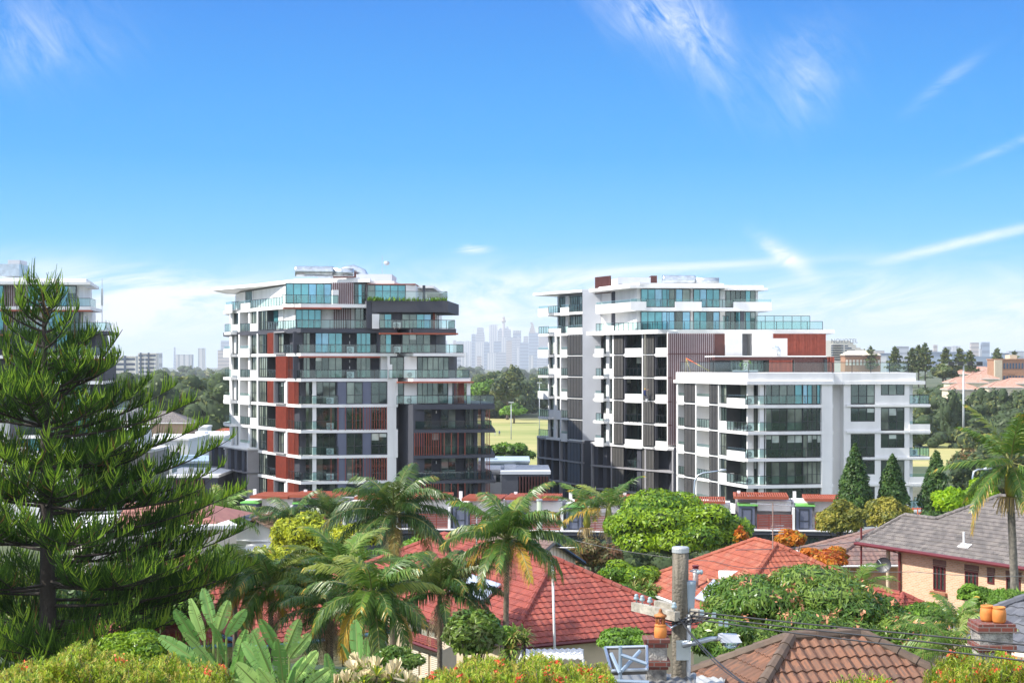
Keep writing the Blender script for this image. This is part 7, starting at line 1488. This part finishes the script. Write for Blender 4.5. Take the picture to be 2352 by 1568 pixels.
palm('palm_tree','dark kentia palm standing right in front of the central red roof',1165,1240,52,2.8,24,.80,F_palm,1,trunk_px=1157,tr=.095,dead=5,skirt=5,hang=.72,e_lo=-.15,nl=72)
palm('palm_tree','tallest palm of the left cluster, before the left tower base',903,1185,58,3.15,26,.85,F_palmd,2,tr=.11,dead=6,skirt=5,hang=.75,e_lo=-.25,nl=72)
palm('palm_tree','big drooping palm at the front centre of the left cluster',855,1372,44,2.35,26,.74,F_palm,3,tr=.10,dead=2,hang=.62,e_lo=-.7,nl=74,yellow=.22)
palm('palm_tree','palm with yellowing fronds at the left of the cluster above the red roof',622,1345,50,2.55,21,.78,F_palm,4,tr=.09,shaft=.5,dead=5,hang=.68,e_lo=-.35,nl=72,yellow=.28)
palm('palm_tree','shaggy dark palm with dead skirt between the left palms',757,1400,48,2.4,22,.65,F_palmd,5,tr=.12,dead=10,skirt=8,hang=.7,e_lo=-.5,nl=42)
palm('palm_tree','bright green feathery palm rising in the middle of the left cluster',792,1330,50,2.8,18,.7,F_palml,6,tr=.09,dead=0,hang=.35,e_lo=.1,e_hi=1.4,droop=1.2,nl=72,yellow=0)
palm('palm_tree','dark palm with long dead skirt left of the solar panel roof',1010,1365,53,2.75,22,.78,F_palmd,7,tr=.085,dead=9,skirt=6,hang=.75,e_lo=.1,e_hi=1.45,nl=72)
palm('palm_tree','yellowing palm at the far left of the cluster, beside the pine branch tips',540,1320,53,2.3,20,.6,F_palm,18,tr=.08,dead=3,hang=.6,e_lo=-.3,nl=50,yellow=.28)
palm('palm_tree','left of the two crownshaft palms before the white block',1348,1172,112,3.6,12,.95,F_palm,8,trunk_px=1350,tr=.19,lw=.09,shaft=1.2,dead=0,hang=.42,e_lo=.1,e_hi=1.15,droop=1.0,nl=34,fruit=True,g_base=-20,tm=m_grtrunk)
palm('palm_tree','right of the two crownshaft palms before the white block',1398,1165,110,3.9,13,1.0,F_palm,9,trunk_px=1397,tr=.2,lw=.09,shaft=1.5,dead=0,hang=.45,e_lo=.1,e_hi=1.2,droop=.95,nl=34,fruit=True,g_base=-20,tm=m_grtrunk)
palm('palm_tree','tall crownshaft palm with straw flowers at the right edge before the grey roof',2321,1062,62,3.2,19,.8,F_palm,10,trunk_px=2342,tr=.155,lw=.06,shaft=1.35,dead=1,hang=.5,e_lo=-.9,e_hi=1.5,droop=.75,nl=74,fruit=True,tm=m_grtrunk)
palm('palm_tree','feathery dark queen palm in front of the left tower base',672,1200,108,4.2,26,1.1,F_palmd,11,tr=.2,lw=.08,dead=0,hang=.8,e_lo=-.3,e_hi=1.35,droop=1.5,nl=34,g_base=-20,yellow=.05)
palm('palm_tree','small upright fan of palm leaves right of the queen palm',752,1192,108,2.6,16,.9,F_palmd,12,tr=.16,lw=.08,dead=0,hang=.3,e_lo=.5,e_hi=1.5,droop=.8,nl=26,g_base=-20,yellow=.1)
palm('palm_tree','palm half hidden by the pine branch tips, right one',512,1180,104,3.2,16,1.0,F_palml,13,tr=.18,lw=.08,shaft=1.0,dead=2,hang=.6,e_lo=-.2,e_hi=1.45,droop=1.3,nl=30,g_base=-20)
palm('palm_tree','palm half hidden by the pine branches, left one',436,1190,104,2.9,13,.9,F_palml,14,tr=.18,lw=.08,dead=1,hang=.6,e_lo=-.2,e_hi=1.45,droop=1.4,nl=30,g_base=-20)
palm('small_palm','pale arching small palm left of the brick house',1972,1352,58,1.9,11,.5,F_palml,15,tr=.06,lw=.05,dead=0,hang=.25,e_lo=.35,e_hi=1.4,droop=1.1,nl=30)
palm('small_palm','yellow-green drooping palm left of the lower right slate roof',2185,1500,37,1.9,20,.38,F_palml,16,tr=.05,lw=.035,dead=2,hang=.7,e_lo=.0,e_hi=1.45,droop=1.5,nl=34)
palm('small_palm','yellow-green bushy palm rising above the slate roof edge',2200,1440,38,1.15,16,.34,F_palm,17,tr=.05,lw=.035,dead=0,hang=.6,e_lo=.3,e_hi=1.45,droop=1.2,nl=30)
# ================================================================ the big pine
def pine():
    rg=np.random.default_rng(21); Y=47.0; x0_,y0_=XY(107,Y)[0],Y; g0=gz(x0_,Y); zt=ZP(662,Y); root=thing('norfolk_pine','large dark green tiered pine filling the left edge','tree',(x0_,Y,g0))
    def ax(z): f=(z-g0)/(zt-g0); return Vector((x0_+.12*(1-f)-.1*f,Y,z))
    mb=MB(); k=30; mb.tube([ax(g0-.2+(zt-g0+.1)*i/k) for i in range(k+1)],[.33*(1-i/k)**.85+.025 for i in range(k+1)],12); mb.build('trunk',m_barkd,root,smooth=True)
    V=[];MI=[];bb=MB()
    def sprig(p,d,up,l,w,tone):
        """a rope-like twig that sweeps upwards"""
        d=d/np.linalg.norm(d); a=p+d*l*.45+up*l*.10; b=a+(d*.55+up*.62)*l*.55; s=np.cross(d,up); s=s/(np.linalg.norm(s)+1e-9)*w; 
        t2=np.cross(s,d)/w*w*1.0; t2=t2/(np.linalg.norm(t2)+1e-9)*w
        for q in (s,t2): V.extend([p-q*.9,p+q*.9,a+q,a-q,a-q,a+q,b+q*.35,b-q*.35]); MI.extend([tone,tone])
    def limb(p0,az,L,e0,rise,r0,depth=0,dens=1.0,sides=True):
        n=16; h=np.array([math.cos(az),math.sin(az),0.]); p=np.array(p0,float); P=[p]; T=[]
        for i in range(n):
            f=i/n; e=e0+rise*f**1.3; d=h*math.cos(e)+np.array([0,0,math.sin(e)]); T.append(d); p=p+d*L/n; P.append(p)
        T.append(T[-1]); bb.tube([tuple(q) for q in P],[r0*(1-.9*i/n)+.004 for i in range(n+1)],5,cap=False)
        side=np.array([-h[1],h[0],0.]); start=.16 if depth==0 else .05
        m=int(L*(1-start)/(.033 if depth==0 else .042)*dens)
        for k in range(m):
            f=start+(1-start)*(k+rg.random())/m; x=f*n; i=min(n-1,int(x)); fr=x-i; q=P[i]*(1-fr)+P[i+1]*fr; t=T[i]; up=np.cross(side,t); up=up if up[2]>0 else -up
            l=(.34+.46*math.sin(math.pi*min(1,.2+.75*f)))*(.6+.6*rg.random())*(1 if f<.93 else .8)*(.75 if depth else 1)
            s=1 if k%2 else -1; v=rg.uniform(.1,1.15)
            if math.sin(f*L*5+p0[2]*9+az*3)<-.72: continue
            d=side*s*(.95-.5*v)+t*(.45+.45*f)+up*v*.55+rg.normal(size=3)*.08
            tip=f>.66 and rg.random()<.85
            sprig(q,d,up*.6+np.array([0,0,.5]),l,.0165,3 if rg.random()<.025 else ((2 if rg.random()<.55 else 1) if tip else (0 if rg.random()<.7 else 1)))
        if depth==0 and L>1.6 and sides:
            for s in (-1,1):
                for j in range(int(L*1.45)):
                    f=rg.uniform(.22,.78); i=int(f*n); limb(P[i],az+s*rg.uniform(.35,1.0),L*(1-f)*rg.uniform(.45,.95)+.35,e0*.4+rg.uniform(-.05,.45),.5,r0*.4,1,dens*.9)
    zs=[];z=zt-.35; gap=.42
    while z>g0+1.3: zs.append(z); z-=gap; gap=min(1.22,gap*1.17)
    for wi,z in enumerate(zs):
        f=(zt-z)/(zt-g0); base=ax(z); L=min(6.2,.35+ (zt-z)*.69)*(1 if f<.75 else 1-.35*(f-.75)/.25); nb=5 if wi<3 else 7
        off=rg.uniform(0,6.28)
        for b in range(nb):
            az=off+b*6.283/nb+rg.normal()*.12; l=L*rg.uniform(.62,1.15)
            if wi>2 and rg.random()<.12: continue
            # long sprays reaching right across the view
            e0=.52-.85*min(f,.75)+rg.normal()*.07; limb(tuple(base+Vector((math.cos(az)*.08,math.sin(az)*.08,rg.normal()*.16))),az,l,e0-.08,.38+.2*(1-f),.035+.018*min(1,L/5)+.0,0,1.0)
    # the photographed long branches to the right
    for (ys,xe,ye) in ((1000,392,872),(1075,462,955),(1145,520,985),(1235,548,1098),(1330,565,1185),(1440,460,1290),(940,268,752),(1005,432,905),(1500,400,1400),(1180,500,1050),(1280,470,1180),(1060,330,985),(1390,540,1290),(960,-40,840),(1100,-80,930),(1250,-100,1100)):
        s=ax(ZP(ys,Y)); e=P3(xe,ye,Y-rg.uniform(-.6,1.2)); d=e-s; L=d.length*1.03; az=math.atan2(d.y,d.x); el_=math.asin(d.z/d.length); limb(tuple(s),az,L,el_-.22,.42,.055,0,1.25,False)
    cr=mesh_np('foliage',np.array(V),MI,F_pine,root); bb.build('branches',m_barkd,root,smooth=True)
    print('pine faces',len(MI))
F_pine=FM('pine_leaf',(.045,.10,.018),(.10,.20,.025),(.30,.44,.045),(.22,.13,.05),tr=.35,rough=.5)
pine()
# ================================================================ garden trees and shrubs
tree('round_tree','big bright green round fig tree in front of the lower white wing','tree',1550,1124,1325,298,100,F_fig,n=56000,leaf=(.30,.13),k=46,rr=(.26,.38),seed=31,inner=.18)
tree('round_tree','bright green lower shrub under the left side of the round tree','shrub',1440,1285,1365,125,82,F_fig,n=9000,leaf=(.22,.09),k=14,seed=32)
tree('mango_tree','dark glossy mango tree with peach flower panicles right of the utility pole','tree',1850,1302,1560,500,44,F_mango,n=60000,leaf=(.20,.055),k=34,rr=(.22,.36),seed=33,droop=1.2,flowers=(m_peach,150,.28),inner=.22)
tree('mango_tree','lower dark glossy foliage beside the lamp under the mango tree','tree',1690,1420,1548,190,40,F_mango,n=14000,leaf=(.18,.05),k=16,seed=34,droop=1.2)
tree('mango_tree','dark glossy foliage with orange tips above the brown roof ridge','tree',2080,1400,1540,190,42,F_mango,n=12000,leaf=(.18,.05),k=14,seed=35,droop=1.2,flowers=(m_peach,30,.25))
tree('olive_gold_tree','olive-gold fine leaved tree right of the terrace houses','tree',1930,1135,1262,118,118,F_olive,n=14000,leaf=(.34,.12),k=24,rr=(.2,.34),seed=36,core_sc=.6)
tree('olive_gold_tree','olive tree with bare twigs between the olive-gold tree and the cypresses','tree',2035,1118,1255,118,122,F_olive,n=11000,leaf=(.32,.12),k=22,rr=(.18,.32),seed=37,core_sc=.55)
tree('lime_tree','vivid lime green tree above the grey-brown roof','tree',2185,1108,1205,95,112,F_lime,n=9000,leaf=(.34,.16),k=20,rr=(.2,.34),seed=38,core_sc=.5)
tree('lime_tree','vivid lime green tree right beside the other, near the street lamp','tree',2250,1095,1190,90,114,F_lime,n=9000,leaf=(.34,.16),k=20,rr=(.2,.34),seed=39,core_sc=.5)
tree('autumn_tree','orange autumn tree standing behind the aerial on the orange roof','tree',1818,1208,1272,78,90,F_oran,n=4200,leaf=(.26,.13),k=16,rr=(.2,.34),seed=40,core_sc=.3)
tree('autumn_tree','wider orange autumn tree left of the brick house','tree',1895,1250,1318,125,84,F_oran,n=8000,leaf=(.24,.12),k=20,rr=(.2,.34),seed=41,core_sc=.35)
tree('autumn_tree','sparse orange sapling by the left end of the aerial roof','tree',1702,1205,1262,34,92,F_oran,n=420,leaf=(.26,.12),k=8,seed=42,core_sc=0)
tree('rusty_shrub','dull rusty brown shrub left of the bright round tree','shrub',1358,1232,1325,125,92,F_rust,n=11000,leaf=(.26,.10),k=20,seed=43)
tree('golden_tree','golden yellow-green tree behind the left palms','tree',745,1166,1340,235,92,F_gold,n=20000,leaf=(.28,.12),k=26,rr=(.22,.36),seed=44)
tree('golden_tree','green tree with yellow tips low behind the left palms','tree',640,1245,1390,150,88,F_gold,n=9000,leaf=(.28,.12),k=18,seed=45)
for i,(px,top,bot,w,lab) in enumerate(((1964,1022,1165,82,'left and largest dark green cypress before the white wing'),(2050,1045,1150,66,'middle dark green cypress before the white wing'),(2150,1036,1200,92,'right dark green cypress at the end of the white wing'),(2262,1075,1180,70,'dark cypress at the right behind the lime trees'))):
    Y=142; rg=np.random.default_rng(50+i); x,y=XY(px,Y); zt=ZP(top,Y); zb=ZP(bot,Y); r=w*Y/FP/2; root=thing('cypress',lab,'tree',(x,y,gz(x,y))); mb=MB(); mb.tube([(x,y,gz(x,y)),(x,y,zt-1)],[.3,.05],7); mb.build('trunk',m_barkd,root)
    lp=[]
    for k in range(60): f=(k+.5)/60; z=zt-.3-(zt-zb)*f*.97; rr_=r*(f**.75)*rg.uniform(.72,1.2); a=rg.uniform(0,6.28); lp.append((np.array([x+math.cos(a)*rr_*.55,y+math.sin(a)*rr_*.55,z]),np.array([rr_*.5+.18,rr_*.5+.18,.55+rr_*.35])))
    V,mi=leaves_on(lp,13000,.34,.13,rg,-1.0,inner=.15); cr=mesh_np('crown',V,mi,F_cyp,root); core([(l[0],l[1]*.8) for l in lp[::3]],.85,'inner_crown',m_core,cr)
tree('shrub_row','low bright shrubs along the near edge of the playing field','hedge',1172,1016,1075,92,262,F_bush,n=5000,leaf=(.8,.4),k=16,seed=60,depth=.5)
tree('green_tree','large dark green tree behind the pine, left of the lower tower','tree',330,1290,1480,260,62,F_bush,n=14000,leaf=(.2,.09),k=20,seed=61)
tree('lime_shrub','fresh lime green shrub beside the pine trunk','shrub',305,1448,1535,170,40,F_fig,n=15000,leaf=(.12,.055),k=20,seed=62)
tree('garden_bush','dark green bush between the big leaves and the cream wall','shrub',912,1482,1568,110,36,F_mango,n=9000,leaf=(.11,.05),k=16,seed=63)
tree('fruit_bush','dark leathery leaved bush before the corner of the central red roof','shrub',1085,1398,1550,128,38,F_rust[2:]+F_mango,n=9500,leaf=(.17,.065),k=20,seed=64,droop=.3,core_sc=.6)
tree('garden_bush','bright green bush below the central red roof, left of the chimney','shrub',1440,1440,1515,140,44,F_bush,n=10000,leaf=(.13,.06),k=18,seed=65)
tree('garden_bush','small bright green tree overhanging the central roof corner','shrub',1160,1425,1500,60,42,F_bush,n=3500,leaf=(.14,.06),k=10,seed=66)
tree('garden_bush','green bush below the windows of the brick house','shrub',2240,1340,1395,75,62,F_bush,n=6000,leaf=(.15,.07),k=14,seed=67)
tree('garden_bush','dense shrubs along the wall of the brick house','shrub',2320,1352,1420,110,60,F_palml[:2]+F_bush,n=8000,leaf=(.34,.06),k=16,seed=68,droop=-.5)
tree('garden_bush','spiky green shrub in front of the small red porch roof','shrub',2125,1385,1440,110,56,F_bush,n=6000,leaf=(.26,.06),k=14,seed=69,droop=-.5)
tree('garden_bush','dark hedge filling the yard behind the left red roof','hedge',560,1420,1510,260,70,F_mango,n=9000,leaf=(.2,.09),k=20,seed=70)
tree('garden_bush','green shrubs in the yard between the left and central roofs','hedge',930,1330,1480,150,74,F_bush,n=9000,leaf=(.2,.09),k=20,seed=71)
tree('garden_bush','green mass of shrubs behind the tallest palm','hedge',985,1225,1340,150,90,F_bush,n=9000,leaf=(.28,.11),k=20,seed=72)
tree('garden_bush','shaded shrubs between the shed and the orange roof','hedge',1400,1335,1420,160,76,F_bush,n=6000,leaf=(.26,.06),k=18,seed=73,droop=-.6)
def bottlebrush(px,top,bot,w,Y,label,n,nf,seed,tall=.35):
    nf=int(nf*.38); n=int(n*1.15)
    rg=np.random.default_rng(seed); x,y=XY(px,Y); zt=ZP(top,Y); zb=ZP(bot,Y); rx=w*Y/FP/2; g0=gz(x,y); root=thing('bottlebrush_shrub',label,'shrub',(x,y,g0)); h=zt-zb
    V=[];MI=[];FV=[];mb=MB()
    for q in range(n):
        f=rg.uniform(-1,1); a=x+f*rx
        if math.sin(a*6.1+seed)*math.sin(a*2.3+1)>.55 and rg.random()<.75: continue
        a=a; top_=zt-h*.4*f*f-h*.22*(.5+.5*math.sin(a*4.3+seed)*math.sin(a*1.7+seed*2))-rg.random()**1.6*h*.75-rg.random()*.12*math.sin(a*9)**2; d=rg.uniform(-.8,.8); tip=np.array([a,y+d,top_]); ax_=np.array([rg.normal()*.35,rg.normal()*.35,1.0]); ax_/=np.linalg.norm(ax_); l=rg.uniform(.14,.3)
        if q%6==0: mb.tube([tuple(tip),tuple(tip-ax_*l*2.2)],[.006,.012],3,cap=False)
        tone=rg.integers(0,4)
        for k in range(15):
            s=k/15; c=tip-ax_*l*s*1.3; r=rg.normal(size=3); r-=r.dot(ax_)*ax_; r/=np.linalg.norm(r); e=c+(r*.75+ax_*.6)*(.05+.05*s); w_=np.cross(r,ax_)*.0085; V+=[c-w_,c+w_,e+w_*.6,e-w_*.6]; MI.append(tone if rg.random()<.8 else rg.integers(0,4))
        if q<nf:
            for k in range(26): r=rg.normal(size=3); r/=np.linalg.norm(r); c=tip+rg.normal(size=3)*.035; w_=rg.normal(size=3)*.008; FV+=[c-w_,c+w_,c+r*.035+w_,c+r*.035-w_]
    for k in range(5): mb.tube([(x+rg.uniform(-.3,.3)*rx,y,g0),(x+rg.uniform(-.9,.9)*rx,y,zb+h*.3)],[.04,.02],5)
    mesh_np('foliage',np.array(V+FV),MI+[4]*(len(FV)//4),F_brush+[m_flow],root); mb.build('stems',m_bark,root)
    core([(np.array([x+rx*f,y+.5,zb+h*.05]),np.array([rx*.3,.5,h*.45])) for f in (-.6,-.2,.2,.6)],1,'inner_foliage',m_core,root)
bottlebrush(205,1482,1620,280,23,'yellow-green bottlebrush shrub left of centre along the bottom edge',2600,16,80)
bottlebrush(55,1520,1625,240,22,'yellow-green bottlebrush in the bottom left corner with a few red blooms',1500,30,81)
bottlebrush(400,1500,1625,230,23.5,'yellow-green bottlebrush with orange blooms below the big leaves',1900,40,82)
bottlebrush(1215,1500,1625,400,23,'wide bottlebrush with scattered red blooms at the bottom centre',3900,120,83)
bottlebrush(1010,1545,1625,110,22.5,'narrow strip of bottlebrush left of the wide one at the bottom',700,12,84)
bottlebrush(2275,1498,1625,260,24,'bottlebrush with many red blooms in the bottom right corner',2700,190,85)
bottlebrush(2010,1560,1625,190,22,'low bottlebrush tips at the bottom under the brown roof edge',500,8,86)
# ---------------------------------------------------------------- large paddle leaves
F_bop=FM('paddle_leaf',(.25,.45,.13),(.17,.34,.09),(.36,.54,.17),tr=.35,rough=.35)
m_stalk=mat('leaf_stalk',(.22,.30,.08),.5)
def paddle(base,tip_d,L,wd,rg,V,MI,mb,curl=.5,yaw=0):
    """a torn banana-like leaf: stalk, then a blade cut into strips along its side veins"""
    base=np.array(base); d=np.array(tip_d,float); d/=np.linalg.norm(d); side=np.cross(d,np.array([math.sin(yaw),-math.cos(yaw),.15])); side/=np.linalg.norm(side); nrm=np.cross(side,d); n=26; P=[base]; T=[]; p=base.copy(); dd=d.copy()
    for i in range(n): dd=dd+np.array([0,0,-1])*.02*curl*(i/n)+nrm*.012*curl; dd/=np.linalg.norm(dd); T.append(dd.copy()); p=p+dd*L/n; P.append(p.copy())
    T.append(T[-1]); mb.tube([tuple(q) for q in P],[.018*(1-.8*i/n)+.004 for i in range(n+1)],5,cap=False)
    tone=rg.integers(0,3)
    for s in (-1,1):
        gap=0; droop_=rg.uniform(.05,.35)
        for i in range(n):
            f0,f1=i/n,(i+1)/n; wid=lambda f: wd*.5*(max(0,math.sin(math.pi*min(1,max(0,.06+.92*f))))**.55)
            if rg.random()<.38: droop_=rg.uniform(.0,.45); gap=rg.uniform(.15,.5)
            else: gap=0
            w0,w1=wid(f0),wid(f1); lift=nrm*.16
            a,b=P[i],P[i+1]; b2=b-(b-a)*gap
            o=lambda q,w: q+side*s*w*(1-.15*droop_)+T[i]*w*.35+lift*w*2*(1-droop_*3)+np.array([0,0,-w*droop_*.6]); mid=lambda q,w:q+side*s*w*.5+T[i]*w*.15+lift*w*1.3
            V.extend([a,b,mid(b2,w1),mid(a,w0), mid(a,w0),mid(b2,w1),o(b2,w1),o(a,w0)]); MI.extend([tone,tone])
def big_leaves(name,label,leaves,Y,seed):
    rg=np.random.default_rng(seed); cx=sum(l[0] for l in leaves)/len(leaves); x,y=XY(cx,Y); g0=gz(x,y); root=thing(name,label,'plant',(x,y,g0)); st=MB()
    for (bx,by,tx,ty,wd) in leaves:
        V=[];MI=[];mb=MB(); dy=rg.uniform(-.5,.5); b=P3(bx,by,Y+dy*.3); t=P3(tx,ty,Y+dy*.3-rg.uniform(-.3,.5)); d=t-b; paddle(tuple(b),tuple(d),d.length*1.02,wd*.82*Y/FP,rg,V,MI,mb,curl=rg.uniform(.1,.8),yaw=rg.uniform(-.7,.7)); s0=Vector((x+(b.x-x)*.3,y,g0)); st.tube([s0,s0.lerp(b,.6)+Vector((0,0,.2)),b],[.05,.035,.02],6)
        mb.build('midrib',m_stalk,mesh_np('leaf',np.array(V),MI,F_bop,root))
    st.build('stalks',m_stalk,root); return root
big_leaves('bird_of_paradise','giant bird of paradise with torn leaves in front of the left red roof, left clump',[(455,1480,405,1395,42),(470,1470,440,1375,44),(490,1440,468,1352,38),(500,1450,522,1375,40),(520,1460,560,1395,38),(470,1530,372,1460,44),(480,1550,395,1500,46),(500,1540,430,1445,40),(520,1520,500,1420,44),(540,1530,560,1440,40),(550,1560,600,1490,44),(560,1500,590,1440,30),(465,1560,385,1540,40),(510,1570,470,1500,48),(530,1580,545,1500,44)],30,90)
big_leaves('bird_of_paradise','giant bird of paradise with broad pale leaves left of the yellow wall, centre clump',[(640,1500,605,1410,44),(655,1500,688,1415,42),(665,1510,712,1450,40),(620,1540,580,1450,46),(630,1560,560,1475,44),(650,1560,640,1465,48),(680,1560,735,1490,44),(700,1580,760,1530,46),(600,1580,540,1520,46),(660,1590,700,1510,50),(640,1600,600,1530,50),(720,1590,770,1560,40),(590,1590,530,1560,44)],29,91)
big_leaves('bird_of_paradise','upright pale paddle leaves just left of the centre bush',[(822,1520,818,1425,40),(838,1530,850,1460,36),(810,1530,795,1470,32),(770,1590,752,1500,34),(845,1545,870,1490,34)],31,92)
# sprays of strappy leaves with cream flowers
def rosette_bush(name,label,px,top,bot,w,Y,n,ll,lw,mats,seed,blossom=None):
    rg=np.random.default_rng(seed); x,y=XY(px,Y); zt=ZP(top,Y); zb=ZP(bot,Y); rx=w*Y/FP/2; g0=gz(x,y); root=thing(name,label,'shrub',(x,y,g0)); V=[];MI=[];B=[];mb=MB()
    for q in range(n):
        f=rg.uniform(-1,1); c=np.array([x+f*rx,y+rg.uniform(-.5,.5),zt-(zt-zb)*(.25+.4*f*f)*1.0-rg.random()*(zt-zb)*.6]); mb.tube([tuple(c),(x+f*rx*.4,y,g0)],[.015,.03],4,cap=False)
        for k in range(26):
            a=rg.uniform(0,6.28); e=rg.uniform(-.1,1.3); d=np.array([math.cos(a)*math.cos(e),math.sin(a)*math.cos(e),math.sin(e)]); l=ll*rg.uniform(.7,1.1); s=np.cross(d,[0,0,1.]); s=s/np.linalg.norm(s)*lw*.5; m_=c+d*l*.55; t=m_+(d+np.array([0,0,-.7]))*l*.4; tn=rg.integers(0,len(mats)); V+=[c-s*.6,c+s*.6,m_+s,m_-s,m_-s,m_+s,t+s*.1,t-s*.1]; MI+=[tn,tn]
        if blossom and rg.random()<.7:
            for k in range(12): d=rg.normal(size=3)*.4+np.array([0,0,1.]); d/=np.linalg.norm(d); p=c+np.array([0,0,ll*.2]); s=rg.normal(size=3)*.011; e=p+d*ll*.75; B+=[p-s,p+s,e+s*1.5,e-s*1.5]
    mesh_np('leaves',np.array(V),MI,mats,root); mb.build('stems',m_bark,root)
    if B: mesh_np('flower_sprays',np.array(B),[0]*(len(B)//4),blossom,root)
tree('garden_hedge','dark shaded trees behind the trunk of the pine at the left edge','hedge',60,1290,1600,330,60,F_palmd,n=14000,leaf=(.3,.1),k=24,seed=99,trk=False)
rosette_bush('dracaena','yellow-green strappy plant with cream flower sprays at the bottom centre',865,1512,1600,190,25,44,.30,.028,F_lime[:1]+F_gold+F_palml,93,mat('cream_blossom',(.72,.60,.36),.7,var=.2))
rosette_bush('cordyline','striped strappy shrub below the corner of the central red roof',1190,1428,1490,52,42,16,.42,.05,F_palml,94)
rosette_bush('yucca','spiky yellow-green shrub under the round tree',1470,1330,1385,95,80,22,.7,.09,F_palml,95)
rosette_bush('agave','spiky fan-leaved shrub beside the wall of the brick house',2290,1350,1400,90,61,22,.5,.06,F_bush+F_palml[:1],96)
tree('garden_hedge','dark shaded undergrowth along the bottom behind the flowering shrubs','hedge',640,1525,1680,1300,33,F_mango,n=30000,leaf=(.13,.06),k=60,rr=(.08,.14),seed=97,trk=False,depth=.12)
tree('garden_hedge','shaded undergrowth at the bottom between the shrubs and the chimney','hedge',1300,1530,1640,260,31,F_bush,n=9000,leaf=(.12,.05),k=24,rr=(.14,.24),seed=98,depth=.4)
